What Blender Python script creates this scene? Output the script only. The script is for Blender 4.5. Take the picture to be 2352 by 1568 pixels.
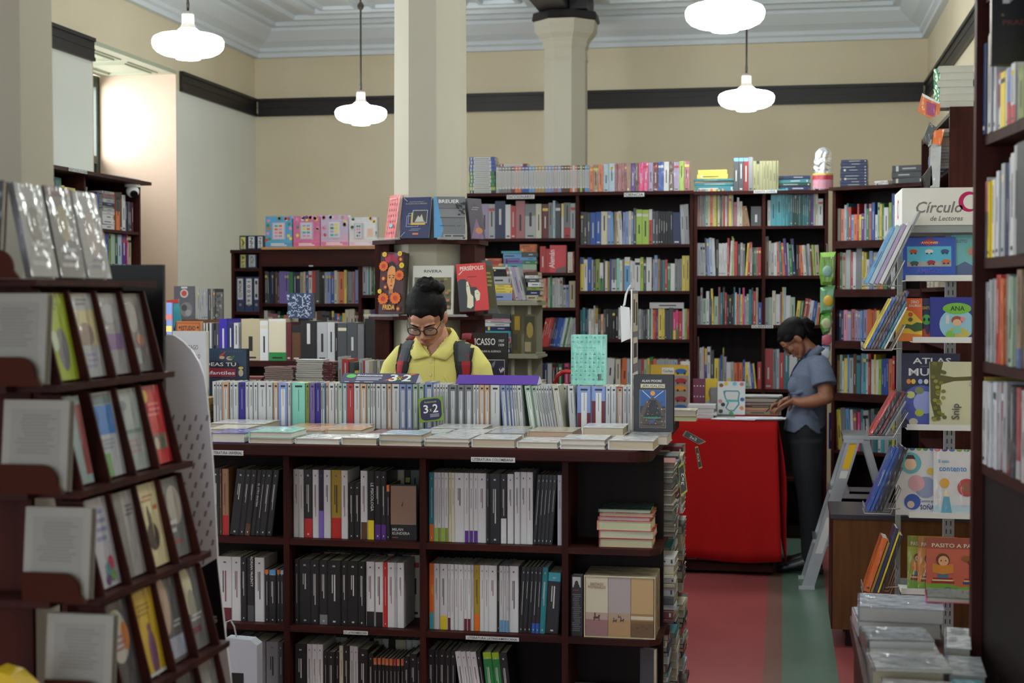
import bpy, bmesh, math, random, re
from mathutils import Matrix, Vector, Euler
from mathutils.bvhtree import BVHTree
random.seed(7)
R = math.radians
for o in list(bpy.data.objects): bpy.data.objects.remove(o)
SC = bpy.context.scene
COLL = SC.collection

# ------------------------------------------------------------------ camera, world, light, exposure
FPX = 3400.0
cam_data = bpy.data.cameras.new('camera')
cam = bpy.data.objects.new('camera', cam_data); COLL.objects.link(cam)
cam_data.sensor_width = 36.0
cam_data.lens = FPX * 36.0 / 2352.0
cam.location = (0, 0, 1.6)
cam.rotation_euler = (R(90 - 1.752), 0, R(10.4))
cam_data.dof.use_dof = True
cam_data.dof.focus_distance = 5.5
cam_data.dof.aperture_fstop = 4.6
cam_data.clip_start = 0.05
SC.camera = cam
SC.view_settings.view_transform = 'Standard'
SC.view_settings.look = 'None'
SC.view_settings.exposure = 0.0
SC.view_settings.gamma = 1.0
SC.view_settings.use_curve_mapping = False

world = bpy.data.worlds.new('daylight'); SC.world = world
world.use_nodes = True
bg = world.node_tree.nodes['Background']
bg.inputs[0].default_value = (0.80, 0.90, 1.0, 1); bg.inputs[1].default_value = 2.2

def area_light(name, loc, rot, sx, sy, power, col):
    l = bpy.data.lights.new(name, 'AREA'); l.shape = 'RECTANGLE'; l.size = sx; l.size_y = sy
    l.energy = power; l.color = col
    o = bpy.data.objects.new(name, l); COLL.objects.link(o); o.location = loc; o.rotation_euler = rot
    return o
# daylight coming through the tall left hand windows, plus an unseen fill added behind the camera
area_light('daylight_window_far', (-5.75, 10.0, 2.85), (R(68), 0, R(-72)), 1.3, 1.3, 110, (0.95, 0.97, 1.0))
area_light('daylight_window_middle', (-5.2, 6.4, 2.1), (R(90), 0, R(-90)), 1.3, 2.3, 60, (0.86, 0.93, 1.0))
area_light('daylight_window_near', (-5.2, 2.4, 2.1), (R(90), 0, R(-90)), 1.3, 2.3, 45, (0.86, 0.93, 1.0))
area_light('daylight_shop_front', (-1.5, -3.9, 1.9), (R(88), 0, 0), 4.6, 2.6, 42, (0.80, 0.91, 1.0))
LAMP_EMIT = 48.0

# ------------------------------------------------------------------ helpers
CM = cam.rotation_euler.to_matrix()
CL = Vector(cam.location)
def ray(px, py):
    return CM @ Vector(((px - 1176) / FPX, (784 - py) / FPX, -1.0))
def PY(px, py, Y):
    d = ray(px, py); return CL + d * (Y / d.y)
def PX(px, py, X):
    d = ray(px, py); return CL + d * (X / d.x)
def PZ(px, py, z):
    d = ray(px, py); return CL + d * ((z - CL.z) / d.z)
def proj(p):
    v = CM.transposed() @ (Vector(p) - CL)
    return (1176 - FPX * v.x / v.z, 784 + FPX * v.y / v.z, -v.z)

def lin(c):
    out = []
    for v in c[:3]:
        v = v / 255.0
        out.append(v / 12.92 if v <= 0.04045 else ((v + 0.055) / 1.055) ** 2.4)
    return tuple(out)

C = dict(
 wh=(214,214,216), lg=(176,178,182), gr=(128,130,134), dg=(74,77,82), bk=(30,30,34), cr=(214,206,180), be=(186,172,142),
 tn=(170,130,92), br=(96,62,38), ma=(110,34,46), rd=(196,42,40), dr=(140,28,30), sa=(222,120,104), pk=(226,140,176), hp=(232,40,130),
 og=(226,110,36), pe=(224,172,128), ye=(232,206,44), mu=(168,140,44), li=(160,196,40), ol=(134,150,34), gn=(40,132,66), dn=(28,74,60),
 pg=(164,190,166), mi=(134,208,190), te=(36,128,140), tq=(60,170,186), sk=(96,164,220), pb=(170,196,214), pw=(134,154,208), bl=(40,86,176),
 nv=(30,44,92), iv=(52,38,160), vi=(128,104,190), pu=(92,44,140), lc=(170,150,190), dp=(176,104,110), go=(190, 150, 60), kh=(150, 148, 104))
NAMES = dict(wh='white', lg='pale grey', gr='grey', dg='dark grey', bk='black', cr='cream', be='beige', tn='tan', br='brown', ma='maroon',
 rd='red', dr='dark red', sa='salmon', pk='pink', hp='hot pink', og='orange', pe='peach', ye='yellow', mu='mustard', li='lime green',
 ol='olive green', gn='green', dn='dark green', pg='sage green', mi='mint', te='teal', tq='turquoise', sk='sky blue', pb='pale blue',
 pw='periwinkle', bl='blue', nv='navy', iv='indigo', vi='violet', pu='purple', lc='lilac', dp='dusty pink', go='golden', kh='khaki')
def col(c):
    if isinstance(c, str): return lin(C[c])
    return lin(c)

_mats = {}
def mat(name, base=None, rough=0.6, metal=0.0, attr=False, coat=0.0, noise=None, bump=None, emit=None, emit_s=0.0, spec=0.5, trans=0.0, alpha=1.0, tex=None):
    if name in _mats: return _mats[name]
    m = bpy.data.materials.new(name); m.use_nodes = True; _mats[name] = m
    nt = m.node_tree; b = nt.nodes['Principled BSDF']
    b.inputs['Roughness'].default_value = rough; b.inputs['Metallic'].default_value = metal
    b.inputs['Coat Weight'].default_value = coat; b.inputs['Coat Roughness'].default_value = 0.12
    b.inputs['Specular IOR Level'].default_value = spec
    b.inputs['Transmission Weight'].default_value = trans
    b.inputs['Alpha'].default_value = alpha
    src = None
    if attr:
        a = nt.nodes.new('ShaderNodeVertexColor'); a.layer_name = 'Cd'; src = a.outputs['Color']
    if noise:    # (scale vector, color2, detail, lo, hi)
        tc = nt.nodes.new('ShaderNodeTexCoord'); mp = nt.nodes.new('ShaderNodeMapping')
        mp.inputs['Scale'].default_value = noise[0]
        nt.links.new(tc.outputs['Object'], mp.inputs['Vector'])
        nz = nt.nodes.new('ShaderNodeTexNoise'); nz.inputs['Scale'].default_value = 1.0; nz.inputs['Detail'].default_value = noise[2]
        nt.links.new(mp.outputs[0], nz.inputs['Vector'])
        mr = nt.nodes.new('ShaderNodeMapRange'); mr.inputs[1].default_value = noise[3]; mr.inputs[2].default_value = noise[4]
        nt.links.new(nz.outputs['Fac'], mr.inputs[0])
        mx = nt.nodes.new('ShaderNodeMix'); mx.data_type = 'RGBA'
        nt.links.new(mr.outputs[0], mx.inputs[0])
        if src: nt.links.new(src, mx.inputs[6])
        else: mx.inputs[6].default_value = (*col(base), 1)
        mx.inputs[7].default_value = (*col(noise[1]), 1)
        if src:
            mx.blend_type = 'MULTIPLY'
        src = mx.outputs[2]
    if src: nt.links.new(src, b.inputs['Base Color'])
    elif base is not None: b.inputs['Base Color'].default_value = (*col(base), 1)
    if bump:     # (scale vector, strength, detail, distance)
        tc = nt.nodes.new('ShaderNodeTexCoord'); mp = nt.nodes.new('ShaderNodeMapping')
        mp.inputs['Scale'].default_value = bump[0]
        nt.links.new(tc.outputs['Object'], mp.inputs['Vector'])
        nz = nt.nodes.new('ShaderNodeTexNoise'); nz.inputs['Scale'].default_value = 1.0; nz.inputs['Detail'].default_value = bump[2]
        nt.links.new(mp.outputs[0], nz.inputs['Vector'])
        bp = nt.nodes.new('ShaderNodeBump'); bp.inputs['Strength'].default_value = bump[1]; bp.inputs['Distance'].default_value = bump[3]
        nt.links.new(nz.outputs['Fac'], bp.inputs['Height'])
        nt.links.new(bp.outputs[0], b.inputs['Coat Normal' if coat > 0.5 else 'Normal'])
    if emit is not None:
        b.inputs['Emission Color'].default_value = (*col(emit), 1); b.inputs['Emission Strength'].default_value = emit_s
    return m

M_COVER = mat('book_cover', attr=True, rough=0.38)
M_WRAP = mat('wrapped_book_cover', attr=True, rough=0.5, coat=1.0, bump=((26, 26, 9), 0.9, 3, 0.012))
M_PAGES = mat('page_edges', attr=True, rough=0.9, bump=((1, 1, 900), 0.4, 1, 0.001))
M_MATTE = mat('matte_paint', attr=True, rough=0.75)
M_WOOD = mat('mahogany_wood', base=(72, 31, 24), rough=0.5, spec=0.12, noise=((30, 30, 2.2), (44, 20, 18), 6, 0.3, 0.7))
M_WOODX = mat('mahogany_board', base=(68, 29, 24), rough=0.5, spec=0.15, noise=((2.2, 30, 30), (42, 19, 18), 6, 0.3, 0.7))
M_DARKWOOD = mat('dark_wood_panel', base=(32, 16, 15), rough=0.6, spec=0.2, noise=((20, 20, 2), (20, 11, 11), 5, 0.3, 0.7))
M_LIGHTWOOD = mat('light_wood_edge', base=(200, 150, 98), rough=0.6, noise=((3, 30, 40), (170, 118, 72), 5, 0.3, 0.7))
M_BROWNWOOD = mat('brown_veneer', base=(112, 70, 30), rough=0.5, spec=0.25, noise=((40, 40, 3), (92, 54, 24), 6, 0.3, 0.7))
M_METAL = mat('aluminium', base=(176, 178, 180), rough=0.35, metal=0.9)
M_GREYMETAL = mat('grey_painted_metal', base=(150, 156, 156), rough=0.45, metal=0.2)
M_WHITEMETAL = mat('white_painted_metal', base=(232, 232, 230), rough=0.35)
M_CLEAR = mat('clear_plastic', base=(235, 240, 242), rough=0.08, alpha=0.22)
M_ROD = mat('dark_bronze_rod', base=(62, 56, 52), rough=0.4, metal=0.6)
M_GREYWOOD = mat('grey_green_painted_wood', base=(136, 134, 116), rough=0.6)

def setp(o, label=None, cat=None, group=None, kind=None):
    if label: o['label'] = label
    if cat: o['category'] = cat
    if group: o['group'] = group
    if kind: o['kind'] = kind
    return o

def empty(name, loc=(0, 0, 0), rotz=0.0):
    o = bpy.data.objects.new(name, None); COLL.objects.link(o); o.location = loc; o.rotation_euler = (0, 0, rotz)
    return o

_textcache = {}
def text_geo(s, shear=0.0):
    k = (s, shear)
    if k in _textcache: return _textcache[k]
    cu = bpy.data.curves.new('t', 'FONT'); cu.body = s; cu.size = 1.0; cu.resolution_u = 2; cu.shear = shear; cu.offset = 0.016
    ob = bpy.data.objects.new('t', cu); COLL.objects.link(ob)
    bpy.context.view_layer.update()
    me = bpy.data.meshes.new_from_object(ob)
    vs = [(v.co.x, v.co.y) for v in me.vertices]; fs = [tuple(p.vertices) for p in me.polygons]
    bpy.data.objects.remove(ob); bpy.data.curves.remove(cu); bpy.data.meshes.remove(me)
    xs = [v[0] for v in vs] or [0]; ys = [v[1] for v in vs] or [0]
    _textcache[k] = (vs, fs, min(xs), max(xs), min(ys), max(ys))
    return _textcache[k]

class MB:
    def __init__(s): s.v = []; s.f = []; s.c = []; s.m = []; s.M = Matrix.Identity(4); s.mute = 0
    def add(s, vs, fs, c, mi=0, M=None):
        M = s.M if M is None else s.M @ M
        n = len(s.v); s.v += [M @ Vector(v) for v in vs]
        cc = col(c)
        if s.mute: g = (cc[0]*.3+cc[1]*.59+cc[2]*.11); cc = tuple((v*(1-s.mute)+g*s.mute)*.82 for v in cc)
        for f in fs: s.f.append(tuple(i + n for i in f)); s.c.append(cc); s.m.append(mi)
    def poly(s, pts, c, mi=0, M=None): s.add(pts, [tuple(range(len(pts)))], c, mi, M)
    def box(s, a, b, c, mi=0, M=None, cols=None):
        x0, y0, z0 = a; x1, y1, z1 = b
        vs = [(x0,y0,z0),(x1,y0,z0),(x1,y1,z0),(x0,y1,z0),(x0,y0,z1),(x1,y0,z1),(x1,y1,z1),(x0,y1,z1)]
        fs = [(0,3,2,1),(4,5,6,7),(0,1,5,4),(1,2,6,5),(2,3,7,6),(3,0,4,7)]
        s.add(vs, fs, c, mi, M)
    def prism(s, pts, z0, z1, c, mi=0, M=None, pts2=None):
        n = len(pts); p2 = pts2 or pts
        vs = [(x, y, z0) for x, y in pts] + [(x, y, z1) for x, y in p2]
        fs = [tuple(reversed(range(n))), tuple(range(n, 2*n))] + [(i, (i+1) % n, n + (i+1) % n, n + i) for i in range(n)]
        s.add(vs, fs, c, mi, M)
    def lathe(s, prof, c, n=32, mi=0, M=None, off=0.0):
        vs = []; fs = []
        for r, z in prof:
            for i in range(n):
                a = 2*math.pi*(i+off)/n; vs.append((r*math.cos(a), r*math.sin(a), z))
        for k in range(len(prof)-1):
            for i in range(n):
                j = (i+1) % n; fs.append((k*n+i, k*n+j, (k+1)*n+j, (k+1)*n+i))
        fs.append(tuple(reversed(range(n)))); fs.append(tuple(range((len(prof)-1)*n, len(prof)*n)))
        s.add(vs, fs, c, mi, M)
    def tube(s, pts, r, c, n=8, mi=0, M=None, r2=None, up=(0, 0, 1)):
        """rings along a polyline; r a number or list, r2 the second radius (elliptical)"""
        P = [Vector(p) for p in pts]; k = len(P)
        rr = r if isinstance(r, (list, tuple)) else [r]*k
        qq = r2 if isinstance(r2, (list, tuple)) else ([r2]*k if r2 else rr)
        vs = []; fs = []
        for i, p in enumerate(P):
            t = (P[min(i+1, k-1)] - P[max(i-1, 0)])
            t = t.normalized() if t.length > 1e-9 else Vector((0, 0, 1))
            u = Vector(up)
            if abs(t.dot(u)) > 0.95: u = Vector((0, 1, 0)) if abs(t.y) < 0.9 else Vector((1, 0, 0))
            a = t.cross(u).normalized(); b = a.cross(t).normalized()
            for j in range(n):
                q = 2*math.pi*j/n; vs.append(p + a*(rr[i]*math.cos(q)) + b*(qq[i]*math.sin(q)))
        for i in range(k-1):
            for j in range(n):
                l = (j+1) % n; fs.append((i*n+j, i*n+l, (i+1)*n+l, (i+1)*n+j))
        fs.append(tuple(reversed(range(n)))); fs.append(tuple(range((k-1)*n, k*n)))
        s.add(vs, fs, c, mi, M)
    def ball(s, c0, rad, c, mi=0, M=None, nu=16, nv=10, rot=None):
        c0 = Vector(c0); rx, ry, rz = rad if isinstance(rad, (tuple, list)) else (rad,)*3
        Rm = rot.to_matrix() if rot else Matrix.Identity(3)
        vs = [c0 + Rm @ Vector((0, 0, -rz))]; fs = []
        for k in range(1, nv):
            t = math.pi*k/nv - math.pi/2
            for i in range(nu):
                a = 2*math.pi*i/nu; vs.append(c0 + Rm @ Vector((rx*math.cos(t)*math.cos(a), ry*math.cos(t)*math.sin(a), rz*math.sin(t))))
        vs.append(c0 + Rm @ Vector((0, 0, rz))); L = len(vs)-1
        for i in range(nu):
            j = (i+1) % nu; fs.append((0, 1+j, 1+i)); fs.append((L, L-nu+i, L-nu+j))
        for k in range(nv-2):
            for i in range(nu):
                j = (i+1) % nu; fs.append((1+k*nu+i, 1+k*nu+j, 1+(k+1)*nu+j, 1+(k+1)*nu+i))
        s.add(vs, fs, c, mi, M)
    def text(s, t, M, size, c, mi=0, align='c', width=None, shear=0.0):
        """text in the XY plane of M; size = cap height, width = forced total width"""
        vs, fs, x0, x1, y0, y1 = text_geo(t, shear)
        if not fs: return
        ky = size / 0.72; kx = ky
        if width: kx = width / max(1e-6, x1 - x0)
        w = (x1 - x0) * kx
        ox = -x0*kx - (w/2 if align == 'c' else (w if align == 'r' else 0))
        s.add([(v[0]*kx + ox, v[1]*ky, 0) for v in vs], fs, c, mi, M)
    def build(s, name, mats, parent=None, smooth=False, origin=None):
        me = bpy.data.meshes.new(name)
        if origin is not None:
            og = Vector(origin); vs = [v - og for v in s.v]
        else: vs = s.v
        me.from_pydata([tuple(v) for v in vs], [], s.f)
        if not isinstance(mats, (list, tuple)): mats = [mats]
        for m in mats: me.materials.append(m)
        me.polygons.foreach_set('material_index', [min(i, len(mats)-1) for i in s.m])
        at = me.color_attributes.new('Cd', 'FLOAT_COLOR', 'CORNER')
        buf = []
        for p, c in zip(me.polygons, s.c): buf += [c[0], c[1], c[2], 1.0] * p.loop_total
        at.data.foreach_set('color', buf)
        if smooth: me.polygons.foreach_set('use_smooth', [True]*len(me.polygons))
        me.update()
        o = bpy.data.objects.new(name, me); COLL.objects.link(o)
        if origin is not None: o.location = origin
        if parent is not None: o.parent = parent
        return o

def struct(name, mb, m, smooth=False):
    o = mb.build(name, m, None, smooth); o['kind'] = 'structure'; return o
def T(x, y, z): return Matrix.Translation((x, y, z))
def RZ(a): return Matrix.Rotation(R(a), 4, 'Z')
def RX(a): return Matrix.Rotation(R(a), 4, 'X')
def RY(a): return Matrix.Rotation(R(a), 4, 'Y')
# plane frames for drawing: x right, y up, facing -Y (towards the camera)
FACE = Matrix(((1,0,0,0),(0,0,-1,0),(0,1,0,0),(0,0,0,1)))
# ------------------------------------------------------------------ the room
XL, XR, YB, YF, ZC = -4.6, 1.14, 12.5, -4.2, 3.95
CORN = 3.71
M_WALL = mat('cream_plaster', base=(232, 220, 192), rough=0.85, noise=((0.9, 0.9, 0.9), (220, 206, 176), 5, 0.35, 0.7), bump=((14, 14, 14), 0.12, 4, 0.01))
M_WALLLOW = mat('pale_plaster', base=(232, 234, 226), rough=0.85, noise=((0.8, 0.8, 0.8), (222, 224, 214), 5, 0.35, 0.7), bump=((14, 14, 14), 0.12, 4, 0.01))
M_REVEAL = mat('pale_pink_reveal_plaster', base=(214, 190, 168), rough=0.85, bump=((14, 14, 14), 0.12, 4, 0.01))
M_CEIL = mat('blue_grey_ceiling_paint', base=(222, 230, 236), rough=0.7)
M_RAIL = mat('black_brown_rail', base=(36, 29, 30), rough=0.45, noise=((2, 2, 60), (26, 22, 24), 4, 0.3, 0.7))
M_COL = mat('ivory_column_paint', base=(186, 180, 162), rough=0.7, bump=((9, 9, 9), 0.1, 3, 0.01))

# floor: terrazzo with a green strip between red fields
def floor_mat():
    m = bpy.data.materials.new('red_and_green_terrazzo'); m.use_nodes = True; nt = m.node_tree; b = nt.nodes['Principled BSDF']
    tc = nt.nodes.new('ShaderNodeTexCoord'); sp = nt.nodes.new('ShaderNodeSeparateXYZ')
    nt.links.new(tc.outputs['Object'], sp.inputs[0])
    rp = nt.nodes.new('ShaderNodeValToRGB'); rp.color_ramp.interpolation = 'CONSTANT'
    mr = nt.nodes.new('ShaderNodeMapRange'); mr.inputs[1].default_value = -5; mr.inputs[2].default_value = 5
    nt.links.new(sp.outputs['X'], mr.inputs[0]); nt.links.new(mr.outputs[0], rp.inputs[0])
    red, green, brn = col((146, 72, 74)), col((88, 110, 96)), col((112, 86, 76))
    stops = [(-5, red), (-3.35, green), (-3.1, red), (-0.1, brn), (-0.035, green), (0.2, red)]
    el = rp.color_ramp.elements
    el[0].position = 0; el[0].color = (*red, 1); el[1].position = (stops[1][0]+5)/10; el[1].color = (*green, 1)
    for x, c in stops[2:]:
        e = el.new((x+5)/10); e.color = (*c, 1)
    nz = nt.nodes.new('ShaderNodeTexNoise'); nz.inputs['Scale'].default_value = 260; nz.inputs['Detail'].default_value = 3
    nt.links.new(tc.outputs['Object'], nz.inputs['Vector'])
    nz2 = nt.nodes.new('ShaderNodeTexNoise'); nz2.inputs['Scale'].default_value = 2.2; nz2.inputs['Detail'].default_value = 5
    nt.links.new(tc.outputs['Object'], nz2.inputs['Vector'])
    ad = nt.nodes.new('ShaderNodeMath'); ad.operation = 'ADD'; nt.links.new(nz.outputs[0], ad.inputs[0]); nt.links.new(nz2.outputs[0], ad.inputs[1])
    m2 = nt.nodes.new('ShaderNodeMapRange'); m2.inputs[1].default_value = 0.6; m2.inputs[2].default_value = 1.4; m2.inputs[3].default_value = 0.72; m2.inputs[4].default_value = 1.15
    nt.links.new(ad.outputs[0], m2.inputs[0])
    mx = nt.nodes.new('ShaderNodeMix'); mx.data_type = 'RGBA'; mx.blend_type = 'MULTIPLY'; mx.inputs[0].default_value = 1
    nt.links.new(rp.outputs[0], mx.inputs[6]); nt.links.new(m2.outputs[0], mx.inputs[7]); nt.links.new(mx.outputs[2], b.inputs['Base Color'])
    b.inputs['Roughness'].default_value = 0.32
    return m
mb = MB(); mb.box((XL-0.7, YF-0.2, -0.1), (XR+0.2, YB+0.2, 0), (150, 70, 70)); struct('floor', mb, floor_mat())

# ceiling with pressed panels framed in raised mouldings
mb = MB(); mb.box((XL-0.7, YF-0.2, ZC), (XR+0.2, YB+0.2, ZC+0.15), 'wh')
def frame(mb, x0, y0, x1, y1, z, w, h):
    mb.box((x0, y0, z-h), (x1, y0+w, z), 'wh'); mb.box((x0, y1-w, z-h), (x1, y1, z), 'wh')
    mb.box((x0, y0+w, z-h), (x0+w, y1-w, z), 'wh'); mb.box((x1-w, y0+w, z-h), (x1, y1-w, z), 'wh')
for (ax, bx) in ((XL+0.75, -1.95), (-1.43, XR-0.75)):
    y = 11.75
    while y > 0.5:
        frame(mb, ax, y-2.1, bx, y, ZC, 0.07, 0.045)
        n = 4; wx = (bx-ax-0.14)/n
        for i in range(n):
            for j in range(3):
                frame(mb, ax+0.07+i*wx+0.05, y-0.09-(j+1)*0.64+0.03, ax+0.07+(i+1)*wx-0.05, y-0.09-j*0.64, ZC, 0.035, 0.028)
        y -= 2.35
frame(mb, XL+0.5, YF+0.5, XR-0.5, YB-0.5, ZC, 0.06, 0.04)
struct('ceiling', mb, M_CEIL)

# cornice swept round the room
prof = [(0.0, CORN-0.02), (0.05, CORN-0.02), (0.05, CORN+0.015), (0.075, CORN+0.03), (0.075, CORN+0.06), (0.1, CORN+0.075), (0.15, CORN+0.10), (0.215, CORN+0.155), (0.24, CORN+0.175), (0.24, CORN+0.2), (0.3, CORN+0.205), (0.3, ZC-0.001), (0.0, ZC-0.001)]
mb = MB()
ring = []
for d, z in prof:
    ring.append([(XL+d, YF+d, z), (XR-d, YF+d, z), (XR-d, YB-d, z), (XL+d, YB-d, z)])
for k in range(len(prof)-1):
    for i in range(4):
        j = (i+1) % 4
        mb.poly([ring[k][i], ring[k][j], ring[k+1][j], ring[k+1][i]], 'wh')
struct('trim_cornice', mb, M_CEIL)

# back wall
mb = MB(); mb.box((XL-0.7, YB, 0), (XR+0.2, YB+0.2, ZC), 'wh'); struct('wall_back', mb, M_WALL)
mb = MB(); mb.box((XR, YF, 0), (XR+0.2, YB, ZC), 'wh'); struct('wall_right', mb, M_WALL)
# left wall, thick, with three deep window openings
WIN = [(9.36, 10.77), (5.7, 7.1), (1.7, 3.1)]
WTOP, WBOT = 3.33, 1.0
mb = MB(); y = YF
for (a, b) in sorted(WIN):
    mb.box((XL-0.7, y, 0), (XL, a, ZC), 'wh'); mb.box((XL-0.7, a, 0), (XL, b, WBOT), 'wh'); mb.box((XL-0.7, a, WTOP), (XL, b, ZC), 'wh'); y = b
mb.box((XL-0.7, y, 0), (XL, YB, ZC), 'wh')
struct('wall_left', mb, M_WALL)
# light below the left rail put into a thin coat's paler colour; then reveals
mb = MB(); y = YF
for (a, b) in sorted(WIN):
    mb.box((XL, y, 0), (XL+0.004, a, 3.18), 'wh'); mb.box((XL, a, 0), (XL+0.004, b, WBOT), 'wh'); y = b
mb.box((XL, y, 0), (XL+0.004, YB-0.001, 3.18), 'wh')
struct('wall_left_lower_paint', mb, M_WALLLOW)
mb = MB()
for (a, b) in WIN:
    mb.box((XL-0.62, b-0.012, WBOT), (XL+0.004, b, WTOP-0.03), 'wh'); mb.box((XL-0.62, a, WBOT), (XL+0.004, a+0.012, WTOP-0.03), 'wh')
    mb.box((XL-0.62, a+0.012, WBOT), (XL+0.02, b-0.012, WBOT+0.03), 'wh')
struct('trim_window_reveals', mb, M_REVEAL)
# front wall: piers and lintel round the open shop front
mb = MB(); mb.box((XL, YF-0.2, 0), (-4.0, YF, ZC), 'wh'); mb.box((0.9, YF-0.2, 0), (XR, YF, ZC), 'wh'); mb.box((-4.0, YF-0.2, 3.3), (0.9, YF, ZC), 'wh')
struct('wall_front', mb, M_WALL)

M_SOFFIT = mat('pale_green_wood_paint', base=(186, 192, 168), rough=0.5)
M_WFRAME = mat('dark_green_window_frame', base=(62, 74, 66), rough=0.5)
M_GLASS = mat('window_glass', base=(240, 245, 250), rough=0.02, alpha=0.12)
for wi, (a, b) in enumerate(WIN):
    # panelled soffit
    mb = MB(); z = WTOP; x0, x1 = XL-0.62, XL+0.004
    mb.box((x0, a, z-0.03), (x1, b, z), 'wh')
    for (pa, pb) in ((a+0.12, a+(b-a)/2-0.05), (a+(b-a)/2+0.05, b-0.12)):
        for (i, t) in ((0.0, 0.008), (0.035, 0.016)):
            w = 0.012; xa, xb = x0+0.1+i, x1-0.1-i; ya, yb = pa+i, pb-i
            mb.box((xa, ya, z-0.03-t), (xb, ya+w, z-0.03), 'wh'); mb.box((xa, yb-w, z-0.03-t), (xb, yb, z-0.03), 'wh')
            mb.box((xa, ya+w, z-0.03-t), (xa+w, yb-w, z-0.03), 'wh'); mb.box((xb-w, ya+w, z-0.03-t), (xb, yb-w, z-0.03), 'wh')
    struct('trim_%d' % (wi+1), mb, M_SOFFIT)
    # frame with two casements, lower boards
    root = MB(); xf = XL-0.66
    root.box((xf-0.03, a, WBOT), (xf+0.03, a+0.06, WTOP-0.03), 'wh'); root.box((xf-0.03, b-0.06, WBOT), (xf+0.03, b, WTOP-0.03), 'wh')
    root.box((xf-0.03, a+0.06, WTOP-0.12), (xf+0.03, b-0.06, WTOP-0.03), 'wh'); root.box((xf-0.03, a+0.06, WBOT), (xf+0.03, b-0.06, WBOT+0.06), 'wh')
    root.box((xf-0.03, (a+b)/2-0.03, WBOT+0.06), (xf+0.03, (a+b)/2+0.03, WTOP-0.12), 'wh')
    root.box((xf-0.02, a+0.06, 2.62), (xf+0.04, b-0.06, 2.68), 'wh')
    w = root.build('window_%d' % (wi+1), M_WFRAME); w['kind'] = 'structure'
    gl = MB()
    gl.box((xf-0.006, a+0.06, 2.68), (xf, (a+b)/2-0.03, WTOP-0.12), 'wh'); gl.box((xf-0.006, (a+b)/2+0.03, 2.68), (xf, b-0.06, WTOP-0.12), 'wh')
    gl.build('window_glass', M_GLASS, w)
    sh = MB()
    sh.box((xf-0.01, a+0.06, WBOT+0.06), (xf+0.01, (a+b)/2-0.03, 2.62), 'wh'); sh.box((xf-0.01, (a+b)/2+0.03, WBOT+0.06), (xf+0.01, b-0.06, 2.62), 'wh')
    for q in (1.4, 2.0, 2.3): sh.box((xf+0.01, a+0.1, q), (xf+0.018, b-0.1, q+0.02), 'wh')
    sh.build('shutter', mat('grey_shutter_paint', base=(96, 102, 100), rough=0.5), w)

# dark rail round the walls
def rail(mb, p, q, nrm):
    p = Vector(p); q = Vector(q); n = Vector(nrm)
    for (z0, z1, d) in ((3.18, 3.205, 0.03), (3.205, 3.255, 0.022), (3.255, 3.265, 0.026), (3.265, 3.31, 0.022), (3.31, 3.335, 0.034)):
        a = p + n*0.004; b = q + n*d
        mb.box((min(a.x, b.x), min(a.y, b.y), z0), (max(a.x, b.x), max(a.y, b.y), z1), 'bk')
mb = MB(); rail(mb, (XL+0.036, YB, 0), (XR-0.036, YB, 0), (0, -1, 0)); struct('trim_rail_back', mb, M_RAIL)
mb = MB(); y = YF
for (a, b) in sorted(WIN): rail(mb, (XL, y, 0), (XL, a, 0), (1, 0, 0)); y = b
rail(mb, (XL, y+0.06, 0), (XL, YB-0.02, 0), (1, 0, 0)); struct('trim_rail_left', mb, M_RAIL)
mb = MB(); rail(mb, (XR, YF, 0), (XR, YB-0.02, 0), (-1, 0, 0)); struct('trim_rail_right', mb, M_RAIL)

# octagonal columns
def octa(w, cut=None):
    r = w/2/math.cos(math.pi/8)
    return [(r*math.cos(math.pi/8+i*math.pi/4), r*math.sin(math.pi/8+i*math.pi/4)) for i in range(8)]
for ci, (cx, cy) in enumerate(((-1.715, 2.9), (-1.69, 7.02), (-1.69, 11.55))):
    mb = MB(); w = 0.325; k = 1/math.cos(math.pi/8)/2
    pr = [(w*1.25, 0), (w*1.25, 0.25), (w*1.06, 0.3), (w*1.03, 1.5), (w*0.99, 3.2), (w*0.98, 3.42), (w*1.03, 3.44), (w*1.0, 3.46), (w*0.98, 3.52), (w*1.06, 3.545), (w*1.06, 3.57), (w*1.15, 3.60), (w*1.34, 3.635), (w*1.44, 3.665), (w*1.44, 3.70), (w*1.47, 3.735)]
    mb.lathe([(a*k, z) for a, z in pr], 'wh', n=8, M=T(cx, cy, 0), off=0.5)
    struct('column_%d' % (ci+1), mb, M_COL)
    mb = MB(); mb.lathe([(w*1.5*k, 3.735), (w*1.56*k, 3.745), (w*1.5*k, 3.80), (w*1.4*k, 3.805)], 'bk', n=8, M=T(cx, cy, 0), off=0.5)
    mb.box((cx-0.19, cy-0.62, 3.806), (cx+0.05, cy+0.62, ZC-0.001), 'bk'); mb.box((cx+0.06, cy-0.22, 3.806), (cx+0.19, cy+0.22, ZC-0.001), 'bk')
    struct('beam_bracket_%d' % (ci+1), mb, M_RAIL)

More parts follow.
